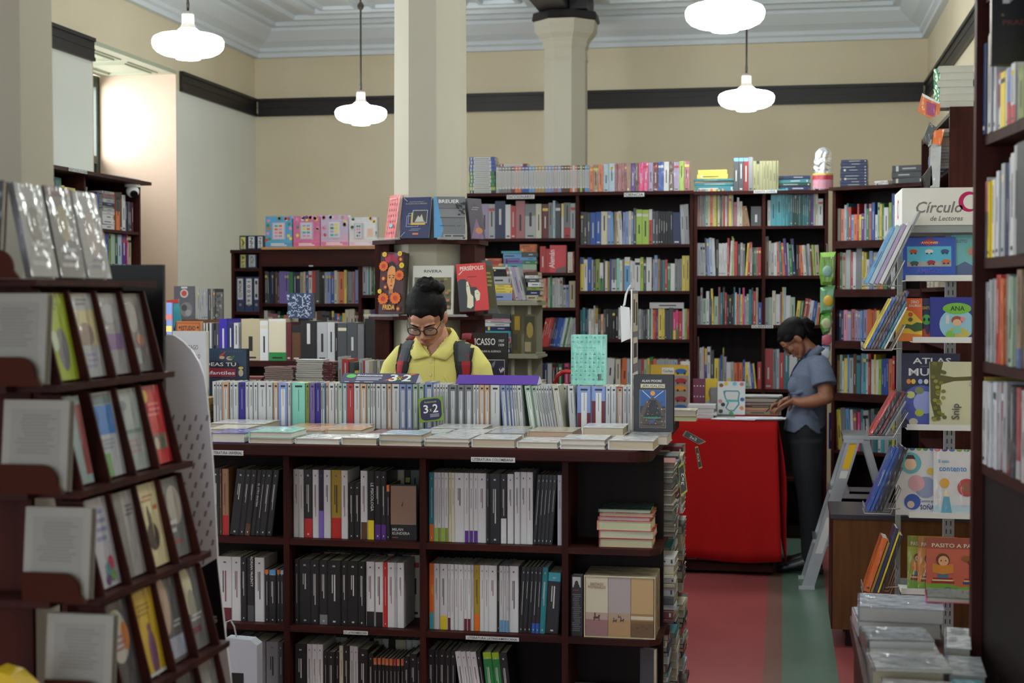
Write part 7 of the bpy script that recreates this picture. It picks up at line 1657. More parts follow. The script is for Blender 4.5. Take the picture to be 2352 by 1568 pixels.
rbook(3, 0, 'wh', blurart((196, 196, 210), [('r', 0, 0, .25, 1, (160, 180, 200)), ('s', .35, .5, .9, .9, (140, 150, 190), 4), ('e', .75, .25, .12, .09, (190, 60, 100)), ('e', .6, .18, .1, .09, (90, 150, 170)), ('e', .75, .12, .1, .07, (110, 160, 90)), ('e', .55, .08, .09, .06, (100, 60, 120))]), 'white pocket book with coloured ovals on the fourth tier', spine='pb', h=.160)
rbook(3, 1, 'gr', blurart((130, 128, 126), [('r', .5, 0, 1, 1, (166, 162, 166)), ('s', .55, .7, .95, .85, (100, 100, 110), 3)]), 'grey glossy pocket book on the fourth tier of the rack', spine='dg')
rbook(3, 2, 'cr', blurart((224, 212, 168), [('e', .5, .36, .26, .17, (60, 50, 50)), ('e', .45, .56, .06, .18, (60, 50, 50)), ('e', .55, .5, .03, .16, (150, 130, 90)), ('s', .2, .78, .8, .88, (206, 140, 110), 2), ('e', .8, .7, .07, .03, (220, 90, 70))]), 'cream pocket book with dark lute figure on the fourth tier', spine='go', h=.160)
rbook(3, 3, 'dg', blurart((110, 112, 114), [('e', .6, .65, .35, .25, (176, 168, 160)), ('s', .1, .3, .6, .5, (200, 200, 206), 2), ('s', .2, .15, .8, .25, (150, 80, 80), 1)]), 'grey photographic pocket book at the right of the fourth tier', spine='gr')
rbook(4, 0, 'dg', blurart((78, 78, 84), [('e', .45, .62, .38, .3, (200, 196, 190)), ('e', .7, .6, .16, .16, (214, 130, 70)), ('e', .4, .8, .2, .1, (170, 180, 110)), ('s', .2, .45, .7, .65, (160, 110, 130), 3)]), 'dark pocket book with round colourful head on the fifth tier', spine='ma', h=.160)
rbook(4, 1, 'ye', blurart((212, 176, 40), [('e', .62, .25, .16, .28, (120, 70, 110)), ('e', .6, .55, .07, .06, (120, 70, 90)), ('s', .15, .7, .8, .86, (170, 130, 40), 3), ('r', 0, 0, 1, .04, 'wh')]), 'yellow pocket book with purple dancer on the fifth tier', spine='og', h=.160)
rbook(4, 2, 'gr', blurart((90, 90, 96), [('e', .3, .7, .25, .35, (190, 160, 140)), ('r', .1, .05, .95, .3, (170, 176, 200)), ('s', .55, .4, .95, .5, (190, 200, 206), 2)]), 'dark pocket book with half a face on the fifth tier', spine='cr', h=.160)
rbook(4, 3, 'dg', blurart((110, 112, 116), [('e', .35, .75, .3, .3, (206, 202, 170)), ('e', .5, .55, .2, .2, (150, 150, 140)), ('s', .3, .35, .9, .45, (206, 206, 214), 2), ('r', .3, .2, .7, .28, (120, 50, 70))]), 'grey pocket book with pale sleeping face on the fifth tier', spine='gr', h=.160)
for k_ in range(4): rbook(5, k_, ['ma', 'lg', 'dg', 'gr'][k_], blurart(C[['ma', 'lg', 'dg', 'gr'][k_]], [('s', .2, .3, .8, .8, (150, 150, 150), 4)]), '%s pocket book on the bottom tier of the near rack' % ['maroon', 'pale grey', 'dark', 'mid grey'][k_])
# covers turned towards the camera at the rack end
def gback(A): A.rect(0, 0, 1, 1, (150, 146, 136)); A.rect(.12, .12, .88, .9, (140, 136, 128)); A.scr(.18, .4, .82, .85, (122, 118, 112), 12, 3); A.rect(.3, .06, .46, .16, (70, 76, 84))
for i, z in enumerate(RZS[:6]):
    x = rack_x(z)
    if i == 0:
        facebook(x-.155, RY0-.04, z+.001, .10, .168, .016, 'bk', lambda A: (A.rect(.2, .2, .35, .9, (110, 140, 130)), A.rect(.0, .5, 1, .52, (50, 50, 52))), 'black wrapped pocket book facing the camera at the top left corner', tilt=6, group=gK, name='paperback', wrap=True); continue
    facebook(x-.132, RY0-.045, z+.001, .122, .156, .02, (150, 146, 136), gback, 'beige back cover facing the camera at the rack end, %s tier' % ORD[i], tilt=6, group=gK, name='paperback', wrap=False, spine='be', pages=(128, 124, 114))
# yellow corner of a bag at the very bottom left
mb = MB(); P = [PY(x, y, 2.2) for x, y in ((-20, 1540), (20, 1552), (60, 1590), (-20, 1640))]; Q2 = [Vector((p.x, p.y+.05, p.z)) for p in P]
mb.add(P+Q2, [(0, 1, 2, 3), (7, 6, 5, 4)] + [(i, 4+i, 4+(i+1) % 4, (i+1) % 4) for i in range(4)], (226, 190, 40)); o = mb.build('shopping_bag', M_COVER); setp(o, 'yellow corner of a bag at the very bottom left of the photo', 'bag')

# black board and white printed poster stand behind the rack
def board():
    Y = 2.98; a = PY(207, 608, Y); b = PY(374, 612, Y); t = empty('black_board', (a.x, Y, 0)); w = b.x-a.x
    mb = MB(); mb.box((-.02, 0, 1.3), (w, .012, a.z), 'bk'); mb.build('panel', mat('black_plastic', base=(18, 18, 20), rough=0.35), t)
    mb = MB(); mb.box((w*.4, .013, .0), (w*.4+.03, .035, 1.5), 'bk'); mb.build('post', M_ROD, t)
    mb = MB(); mb.box((w*.4-.08, .013, .0), (w*.4+.11, .06, .015), 'bk'); mb.build('foot', M_ROD, t)
    setp(t, 'plain black board rising behind the pocket book rack', 'board')
board()
def poster():
    Y = 3.06; pts = [(330, 1700), (330, 800), (376, 778), (385, 767), (400, 770), (420, 784), (440, 804), (456, 830), (468, 862), (474, 900), (480, 960), (486, 1030), (491, 1100), (500, 1290), (520, 1480), (530, 1560), (540, 1700)]
    t = empty('poster_stand', (PY(430, 1000, Y).x, Y, 0)); O = Vector((PY(430, 1000, Y).x, Y, 0)); mb = MB()
    P = [PY(x, y, Y)-O for x, y in pts]; n = len(P)
    P.reverse()
    mb.add([p for p in P] + [p+Vector((0, .006, 0)) for p in P], [tuple(range(n)), tuple(reversed(range(n, 2*n)))] + [(i, n+i, n+(i+1) % n, (i+1) % n) for i in range(n)], (244, 243, 250))
    rnd = random.Random(1)
    for j in range(22):
        for i in range(4):
            px, py = 398+i*26+(j % 2)*10+j*2.2, 960+j*22
            if px > 474+(py-900)*.045: continue
            if 1290 < py < 1480: continue
            p = PY(px, py, Y)-O; mb.poly([(p.x+u, -.0005, p.z+v) for u, v in ((-.004, -.006), (.001, -.006), (.004, .007), (-.001, .007))], (150, 146, 170))
    k_ = [PY(x, y, Y)-O for x, y in ((430, 1322), (498, 1282), (519, 1476), (440, 1520))]; mb.poly([(p.x, -.0008, p.z) for p in reversed(k_)], (26, 22, 36))
    c_ = PY(476, 1430, Y)-O; mb.text('des', T(c_.x, -.0012, c_.z) @ FACE @ RZ(6), .022, (190, 190, 200), width=.05)
    mb.build('printed_panel', mat('poster_board', attr=True, rough=.35), t); mb = MB(); mb.box((-.08, .007, .0), (.1, .12, .02), 'lg'); mb.box((0, .0065, .02), (.02, .02, .7), 'lg'); mb.build('foot', M_METAL, t)
    setp(t, 'white printed poster with rounded top standing right behind the pocket book rack', 'poster')
poster()
mb = MB(); p = PY(545, 1500, 4.2)
def bagp():
    Y = 4.45; t = empty('paper_bag', tuple(PY(545, 1568, Y))); O = PY(545, 1568, Y); P = [PY(x, y, Y)-O for x, y in ((518, 1465), (575, 1470), (590, 1482), (592, 1800), (520, 1800))]; n = len(P); mb = MB()
    mb.add([p for p in P]+[p+Vector((0, .05, 0)) for p in P], [tuple(reversed(range(n))), tuple(range(n, 2*n))]+[(i, (i+1) % n, n+(i+1) % n, n+i) for i in range(n)], (190, 196, 206)); mb.build('bag_body', M_MATTE, t)
    mb = MB(); q = [PY(x, y, Y)-O for x, y in ((516, 1462), (520, 1428), (530, 1424), (538, 1438), (543, 1462))]; mb.tube([tuple(p) for p in q], .003, 'lg', 6); mb.build('handle', M_MATTE, t)
    mb = MB(); mb.box((P[0].x+.02, -.001, P[0].z-.16), (P[0].x+.06, -.0002, P[0].z-.11), 'bk'); mb.build('printed_mark', M_MATTE, t); setp(t, 'pale blue-white paper carrier bag at the foot of the counter', 'bag')
bagp()
# ------------------------------------------------------------------ people
def skin_mat(name, c, c2):
    m = mat(name, base=c, rough=0.5, noise=((26, 26, 26), c2, 3, 0.35, 0.7)); b = m.node_tree.nodes['Principled BSDF']
    b.inputs['Subsurface Weight'].default_value = 0.12; b.inputs['Subsurface Radius'].default_value = (0.012, 0.005, 0.003); return m
M_SKINM = skin_mat('skin_light', (196, 146, 120), (184, 126, 104)); M_SKINW = skin_mat('skin_tan', (150, 100, 74), (136, 86, 62))
M_HAIR = mat('dark_hair', base=(13, 10, 11), rough=0.6, spec=0.18, bump=((160, 160, 18), 0.7, 4, 0.004)); M_LIP = mat('lips', base=(160, 92, 84), rough=0.5)
M_YEL = mat('yellow_polo_cloth', base=(216, 206, 118), rough=0.85, bump=((300, 300, 300), 0.2, 2, 0.001)); M_BLUE = mat('blue_grey_shirt_cloth', base=(104, 114, 136), rough=0.85, noise=((160, 160, 160), (90, 100, 122), 3, 0.3, 0.7))
M_TROU = mat('dark_trouser_cloth', base=(26, 29, 36), rough=0.9); M_SHOE = mat('black_shoe_leather', base=(22, 22, 24), rough=0.35); M_JEANS = mat('dark_jeans', base=(34, 40, 56), rough=0.9)
M_GLASSF = mat('dark_glasses_frame', base=(40, 30, 32), rough=0.3); M_LENS = mat('spectacle_lens', base=(240, 244, 248), rough=0.03, alpha=0.10)
M_BLACKNYL = mat('backpack_nylon', attr=True, rough=0.7)

def sculpt(mb, name, m, voxel, parent, smooth=4, fac=0.6, post=None):
    me = bpy.data.meshes.new('tmp'); me.from_pydata([tuple(v) for v in mb.v], [], mb.f)
    o = bpy.data.objects.new('tmp', me); COLL.objects.link(o)
    r = o.modifiers.new('r', 'REMESH'); r.mode = 'VOXEL'; r.voxel_size = voxel; r.adaptivity = 0
    s = o.modifiers.new('s', 'SMOOTH'); s.factor = fac; s.iterations = smooth
    dg = bpy.context.evaluated_depsgraph_get(); ev = o.evaluated_get(dg); me2 = bpy.data.meshes.new_from_object(ev)
    bpy.data.objects.remove(o); bpy.data.meshes.remove(me)
    me2.name = name; me2.materials.clear(); me2.materials.append(m)
    if post: post(me2)
    me2.polygons.foreach_set('use_smooth', [True]*len(me2.polygons))
    o2 = bpy.data.objects.new(name, me2); COLL.objects.link(o2); o2.parent = parent
    return o2
def hand(mb, wrist, d, n, s, curl=30, scale=1.0, pinch=False):
    """wrist point, d finger direction, n palm side normal, s towards the thumb"""
    w = Vector(wrist); d = Vector(d).normalized(); n = Vector(n); n = (n - d*n.dot(d)).normalized(); s0 = Vector(s); s_ = d.cross(n).normalized(); s_ = s_ if s_.dot(s0) > 0 else -s_
    k = scale
    P = [w - d*.02*k, w + d*.015*k, w + d*.05*k, w + d*.082*k]
    mb.tube(P, [.024*k, .029*k, .038*k, .037*k], 'wh', 14, r2=[.019*k, .016*k, .015*k, .011*k], up=tuple(n))
    for i, (off, ln, sp) in enumerate(((.029, .068, 8), (.010, .076, 2.5), (-.009, .071, -3), (-.027, .055, -9))):
        a = w + d*.078*k + s_*off*k; c = R(curl*(.8 if not pinch else (1.25 if i > 1 else .9))); dirv = (d*math.cos(R(sp)) + s_*math.sin(R(sp))).normalized()
        pts = [a - d*.02*k]; pts.append(a); ang = c*.35; p = a
        for j, f in enumerate((.42, .33, .25)):
            ang += c*(.35+.25*j) if j else 0
            dv = dirv*math.cos(ang) + n*math.sin(ang); p = p + dv*ln*f*k; pts.append(p)
        mb.tube(pts, [.0085*k, .0090*k, .0082*k, .0074*k, .0058*k], 'wh', 10, up=tuple(n)); mb.ball(pts[-1], .0058*k, 'wh', nu=8, nv=6)
    a = w + d*.02*k + s_*.026*k; t1 = (d*.62 + s_*.62 + n*.35).normalized(); t2 = (d*.85 + s_*.12 + n*.45).normalized()
    pts = [a - s_*.012*k, a + t1*.02*k, a + t1*.042*k, a + t1*.042*k + t2*.026*k]; mb.tube(pts, [.013*k, .0125*k, .0105*k, .0075*k], 'wh', 10, up=tuple(n)); mb.ball(pts[-1], .0075*k, 'wh', nu=8, nv=6)

def head_mass(mb, H, female=False):
    B = lambda c, r, rot=None: mb.ball(c, r, 'wh', M=H, nu=24, nv=16, rot=rot)
    B((0, .015, .03), (.074, .092, .082)); B((0, -.018, -.03), (.059, .066, .074)); B((0, -.058, -.092), (.022, .02, .019)); B((0, -.064, .035), (.05, .022, .035))
    for s in (-1, 1):
        mb.tube([(s*.058, .012, -.035), (s*.048, -.02, -.072), (s*.016, -.06, -.098)], [.017, .015, .013], 'wh', 10, M=H)
        B((s*.037, -.062, -.022), (.020, .018, .017)); B((s*.077, .014, -.012), (.008, .019, .031), Euler((0, 0, R(s*-14)))); B((s*.009, -.098, -.037), (.0075, .008, .006))
        mb.tube([(s*.012, -.086, .016), (s*.034, -.082, .021), (s*.052, -.066, .014)], [.007, .0075, .006], 'wh', 8, M=H)
        B((s*.032, -.070, .002), (.016, .012, .0105))
    mb.tube([(0, -.082, .012), (0, -.092, -.006), (0, -.106, -.03), (0, -.104, -.036)], [.007, .0085, .0105, .010], 'wh', 10, M=H)
    B((0, -.078, -.060), (.022, .011, .011)); B((0, -.072, -.077), (.018, .01, .01))
def head_details(t, H, brow=True, gl='square', lensr=.026):
    mb = MB()
    mb.tube([(-.021, -.0805, -.0585), (-.01, -.0895, -.0555), (0, -.0905, -.0575), (.01, -.0895, -.0555), (.021, -.0805, -.0585)], [.0015, .0032, .0036, .0032, .0015], 'wh', 8, M=H)
    mb.tube([(-.018, -.081, -.063), (0, -.0895, -.0645), (.018, -.081, -.063)], [.0015, .004, .0015], 'wh', 8, M=H); mb.build('lips', M_LIP, t, smooth=True)
    for s in (-1, 1):
        mb = MB(); mb.tube([(s*.014, -.0925, .0165), (s*.034, -.0895, .0235), (s*.054, -.0705, .0165)], [.0028, .0034, .0012], 'bk', 8, M=H); mb.build('eyebrow', M_HAIR, t, smooth=True)
        mb = MB(); mb.tube([(s*.018, -.0815, -.004), (s*.032, -.0842, -.0085), (s*.046, -.0765, -.004)], [.0010, .0018, .0010], 'bk', 6, M=H); mb.build('eyelashes', M_HAIR, t, smooth=True)
    gt_ = MB()
    for s in (-1, 1):
        n = 20; pts = []
        for i in range(n+1):
            a = 2*math.pi*i/n; e = 0.75 if gl == 'square' else 1.0
            ca, sa = math.cos(a), math.sin(a); x = .027*math.copysign(abs(ca)**e, ca); z = .019*math.copysign(abs(sa)**e, sa)
            pts.append((s*.035+x, -.101+.010*abs((s*.035+x))/.06, -.004+z))
        gt_.tube(pts, .0027 if gl == 'square' else .0013, 'bk', 6, M=H)
        gt_.tube([(s*.061, -.093, .004), (s*.071, -.06, .006), (s*.078, .012, .002), (s*.078, .028, -.014)], .0017, 'bk', 6, M=H)
    gt_.tube([(-.009, -.100, .002), (0, -.102, .005), (.009, -.100, .002)], .0017, 'bk', 6, M=H); go_ = gt_.build('glasses', M_GLASSF, t, smooth=True)
    ln = MB()
    for s in (-1, 1): ln.poly([(s*.035+.026*math.cos(2*math.pi*i/16), -.0975, -.004+.018*math.sin(2*math.pi*i/16)) for i in range(16)], 'wh', 0, H)
    ln.build('lenses', M_LENS, go_)

def bvh_of(o):
    me = o.data; return BVHTree.FromPolygons([v.co for v in me.vertices], [tuple(p.vertices) for p in me.polygons])

def man():
    Y = 6.12; k = 1/FPX; p = PY(1003, 780, Y); t = empty('person', (p.x, Y, 0))
    H = T(-.024, -.085, 1.515) @ RX(38) @ Matrix.Scale(1.0, 4)
    # skin body
    mb = MB(); head_mass(mb, H)
    mb.tube([(0, .035, 1.36), (-.005, .015, 1.42), (-.018, -.02, 1.475), (-.022, -.045, 1.52)], [.062, .056, .054, .052], 'wh', 16, up=(0, 1, 0))
    mb.tube([(0, .01, .9), (0, .01, 1.1), (0, .005, 1.3), (0, .02, 1.39)], [.13, .13, .14, .07], 'wh', 16, r2=[.09, .09, .08, .05], up=(0, 1, 0))
    for s in (-1, 1):
        mb.tube([(s*.1, .01, 1.365), (s*.16, .0, 1.33), (s*.19, -.01, 1.24), (s*.205, -.04, 1.15), (s*.18, -.12, 1.15), (s*.14, -.20, 1.165)], [.045, .046, .042, .038, .034, .024], 'wh', 12, up=(0, 1, 0))
        hand(mb, (s*.136, -.208, 1.168), (-s*.35, -.9, .1), (0, .1, 1) if False else (-s*.5, 0, .8), (0, 0, 1), curl=45)
        mb.tube([(s*.085, .0, .93), (s*.1, .0, .75), (s*.1, -.01, .48), (s*.1, .01, .1)], [.08, .075, .052, .04], 'wh', 12, up=(0, 1, 0))
    body = sculpt(mb, 'body', M_SKINM, .0042, t, smooth=3, fac=.5)
    head_details(t, H)
    # hair
    mb = MB(); B = lambda c, r, rot=None: mb.ball(c, r, 'wh', M=H, nu=24, nv=16, rot=rot)
    B((0, .024, .052), (.081, .100, .080)); B((0, -.055, .070), (.040, .026, .022)); B((0, -.072, .058), (.016, .010, .012))
    for s in (-1, 1): B((s*.052, .035, .02), (.030, .062, .055)); B((s*.068, -.004, .03), (.012, .026, .026))
    B((.012, .03, .136), (.038, .036, .028)); B((-.006, .038, .144), (.026, .026, .02)); B((.04, .045, .13), (.03, .03, .022)); B((.067, .05, .112), (.02, .024, .018), Euler((0, .5, 0))); B((.0, .03, .118), (.05, .045, .025))
    rnd = random.Random(3)
    for i in range(26):
        a = rnd.random()*math.pi*2; r_ = .030+.006*rnd.random(); zc = .130+.024*rnd.random(); pts = [(.012+r_*math.cos(a+j*.35), .035+r_*.9*math.sin(a+j*.35), zc+.008*math.sin(j+i)) for j in range(6)]; mb.tube(pts, .0045, 'wh', 6, M=H)
    for i in range(40):
        x = -.078+.156*i/39; q = math.sqrt(max(0, 1-(x/.082)**2)); pts = [(x, .024-.099*q*math.cos(a)*.99, .052+.081*q*math.sin(a)) for a in [R(26+13*j) for j in range(9)]]
        if q > .3: mb.tube(pts, [.0010]+[.0020]*7+[.0010], 'wh', 5, M=H)
    sculpt(mb, 'hair', M_HAIR, .0036, t, smooth=1, fac=.4)
    # trousers and shoes
    mb = MB(); mb.tube([(0, .01, .99), (0, .01, .86), (0, .01, .80)], [.158, .165, .15], 'wh', 18, r2=[.115, .12, .11], up=(0, 1, 0))
    for s in (-1, 1): mb.tube([(s*.085, .01, .88), (s*.1, .0, .7), (s*.1, -.01, .46), (s*.1, .01, .09)], [.092, .088, .066, .06], 'wh', 14, up=(0, 1, 0))
    sculpt(mb, 'trousers', M_JEANS, .009, t)
    for s in (-1, 1):
        mb = MB(); mb.tube([(s*.1, .05, .045), (s*.1, -.02, .05), (s*.105, -.12, .035), (s*.107, -.185, .028)], [.038, .042, .045, .03], 'wh', 12, r2=[.04, .044, .03, .022], up=(0, 0, 1)); sculpt(mb, 'shoe', M_SHOE, .007, t)
    # polo shirt
    mb = MB(); mb.tube([(0, .01, .90), (0, .01, 1.0), (0, .005, 1.12), (0, .0, 1.23), (0, .0, 1.31), (0, .01, 1.372), (0, .02, 1.415)], [.175, .17, .176, .188, .185, .148, .088], 'wh', 28, r2=[.125, .122, .122, .122, .118, .10, .078], up=(0, 1, 0))
    for s in (-1, 1):
        mb.tube([(s*.08, .012, 1.372), (s*.143, .006, 1.343), (s*.180, -.004, 1.292), (s*.198, -.014, 1.225), (s*.212, -.03, 1.155)], [.050, .056, .059, .058, .062], 'wh', 20, up=(0, 1, 0))
    for (a, b) in (((-.15, -.13, 1.16), (-.09, -.115, 1.30)), ((.13, -.128, 1.15), (.06, -.118, 1.27)), ((-.04, -.128, 1.12), (-.1, -.122, 1.24)), ((.17, -.09, 1.2), (.14, -.10, 1.3)), ((-.19, -.07, 1.22), (-.15, -.09, 1.31)), ((.05, -.13, 1.1), (.03, -.124, 1.2))):
        m_ = (Vector(a)+Vector(b))/2 + Vector((.008, -.004, 0)); mb.tube([a, tuple(m_), b], [.003, .007, .003], 'wh', 8)
    shirt = sculpt(mb, 'polo_shirt', M_YEL, .006, t, smooth=4, fac=.5)
    # open the neckline: remove faces inside a V in front
    bm = bmesh.new(); bm.from_mesh(shirt.data); kill = []
    for f in bm.faces:
        c = f.calc_center_median()
        inV = c.y < .02 and c.z > 1.345 and abs(c.x-.002) < (c.z-1.345)*.62
        neck = c.z > 1.40 and (c.x/.066)**2 + ((c.y-.015)/.066)**2 < 1
        if inV or neck: kill.append(f)
    bmesh.ops.delete(bm, geom=kill, context='FACES'); bm.to_mesh(shirt.data); bm.free()
    # skin patch in the opening comes from the body; widen the chest there
    tree = bvh_of(shirt)
    def front(x, z, off, y0=-1.0):
        h = tree.ray_cast(Vector((x, y0, z)), Vector((0, 1, 0)))
        if h[0] is None: return None
        n = h[1]; n = n if n.y < 0 else -n
        return h[0] + n*off
    # chest skin closing the V
    mb = MB(); mb.tube([(0, .0, 1.30), (.0, -.02, 1.36), (-.004, -.012, 1.42), (-.012, -.02, 1.46)], [.06, .062, .06, .054], 'wh', 18, r2=[.06, .064, .064, .058], up=(0, 1, 0)); 
    ch = sculpt(mb, 'neck_skin', M_SKINM, .005, body, smooth=3)
    # collar
    mb = MB()
    half = [((.004, -.120, 1.352), (.070, -.124, 1.336)), ((.028, -.112, 1.378), (.088, -.104, 1.356)), ((.048, -.088, 1.404), (.100, -.062, 1.386)), ((.062, -.045, 1.432), (.104, -.015, 1.402)), ((.066, .01, 1.452), (.094, .035, 1.414)), ((.048, .06, 1.466), (.062, .085, 1.430)), ((0, .078, 1.470), (0, .102, 1.436))]
    for s in (-1, 1):
        pts = [(Vector((s*a[0], a[1], a[2])), Vector((s*b[0], b[1], b[2]))) for a, b in half]
        sub = []
        for i in range(len(pts)-1):
            for f in (0, .33, .66): sub.append((pts[i][0].lerp(pts[i+1][0], f), pts[i][1].lerp(pts[i+1][1], f)))
        sub.append(pts[-1]); vs = []; fs = []
        for (a, b) in sub:
            mid = a.lerp(b, .4) + Vector((s*.004, -.004, .008)); vs += [a, mid, b, b*1.0 + (a-b)*.04 + Vector((0, 0, -.004)), a + Vector((-s*.004, .004, -.004))]
        for i in range(len(sub)-1):
            for j in range(5): fs.append((i*5+j, i*5+(j+1) % 5, (i+1)*5+(j+1) % 5, (i+1)*5+j))
        fs += [(0, 4, 3, 2, 1), tuple(len(sub)*5-5+j for j in range(5))]
        mb.add(vs, fs, 'ye')
    mb.build('collar', M_YEL, shirt, smooth=True)
    # placket and buttons
    mb = MB(); rows_ = []
    for z in [1.35-.02*i for i in range(12)]:
        rows_.append([front(x+.002, z, .0028) for x in (-.015, 0, .015)])
    for a, b in zip(rows_, rows_[1:]):
        for i in range(2):
            if all(q is not None for q in (a[i], a[i+1], b[i], b[i+1])): mb.poly([a[i+1], a[i], b[i], b[i+1]], 'ye')
    mb.build('placket', M_YEL, shirt, smooth=True)
    for z in (1.325, 1.272, 1.215):
        q = front(.002, z, .004)
        if q is not None: mb = MB(); mb.lathe([(.0062, 0), (.0062, .002), (.0045, .0028)], (206, 190, 120), n=14, M=T(*q) @ RX(90)); mb.build('button', mat('cream_button', base=(214, 200, 140), rough=.3), shirt)
    # pocket
    mb = MB(); P = [front(x, z, .003) for x, z in ((.04, 1.245), (.115, 1.225), (.11, 1.13), (.045, 1.13))]
    if all(p_ is not None for p_ in P): mb.poly(P, 'ye'); mb.build('pocket', M_YEL, shirt)
    # backpack with straps
    mb = MB(); mb.ball((0, .235, 1.15), (.15, .10, .24), 'wh', nu=24, nv=16); mb.ball((0, .28, 1.08), (.12, .09, .16), 'wh'); bp = sculpt(mb, 'backpack', mat('dark_red_backpack_cloth', base=(110, 20, 34), rough=.8), .012, t)
    def strap(outer, inner):
        zs = [1.425, 1.39, 1.28, 1.08]; N = 26; g = []
        for i in range(N+1):
            z = 1.432 - (1.432-1.08)*i/N
            def it(arr):
                for a in range(3):
                    if zs[a] >= z >= zs[a+1]: return arr[a]+(arr[a+1]-arr[a])*(zs[a]-z)/(zs[a]-zs[a+1])
                return arr[0] if z > zs[0] else arr[-1]
            xo, xi = it(outer), it(inner); rowp = []
            for j in range(7):
                f = j/6; x = xo+(xi-xo)*f; q = front(x, z, .003 + .011*math.sin(math.pi*min(1, max(0, .08+.84*f)))); rowp.append(q)
            g.append((z, rowp))
        mb = MB()
        for (z, a), (z2, b) in zip(g, g[1:]):
            for j in range(6):
                if any(q is None for q in (a[j], a[j+1], b[j], b[j+1])): continue
                edge = j in (0, 5)
                if z > 1.412: c_ = (150, 22, 40)
                elif z > 1.325: c_ = (40, 38, 42) if edge else ((150, 20, 40) if (j in (1,) and int(z*100) % 3 == 0) else (58, 60, 64))
                else: c_ = (30, 28, 32) if (edge and j == 5 or j == 4) else (160, 20, 40)
                mb.poly([a[j], a[j+1], b[j+1], b[j]] , c_)
        # edges
        for side in (0, 6):
            pts = [q[side] for z, q in g if q[side] is not None]
            if len(pts) > 2: mb.tube([tuple(p_) for p_ in pts], .0045, (26, 25, 28), 6)
        # over the shoulder to the pack
        xm = (outer[0]+inner[0])/2; top = [q[3] for z, q in g if q[3] is not None][0]
        mb.tube([tuple(top), (xm, top.y+.05, top.z+.022), (xm, .06, 1.436), (xm*.95, .13, 1.40), (xm*.9, .17, 1.33)], [.020, .021, .022, .022, .02], (120, 18, 34), 10, r2=[.0035]*5)
        return mb.build('shoulder_strap', M_BLACKNYL, bp, smooth=True)
    strap([-.122, -.150, -.155, -.145], [-.078, -.078, -.104, -.118]); strap([.150, .166, .158, .146], [.095, .089, .110, .118])
    setp(t, 'young man with dark hair bun, glasses, yellow polo and red-black backpack looking down', 'person')
    # what he holds: an open paperback
    b = empty('open_book', (p.x, Y-.30, 1.128)); 
    for s in (-1, 1):
        mb = MB(); mb.box((0 if s > 0 else -.1, -.07, 0), (.1 if s > 0 else 0, .07, .008), 'cr', M=RY(-s*18)); mb.build('pages', M_PAGES, b)
    mb = MB(); mb.box((-.004, -.07, -.004), (.004, .07, -.001), 'nv'); mb.build('spine', M_COVER, b)
    setp(b, 'open book held low by the young man behind the counter', 'book')
man()

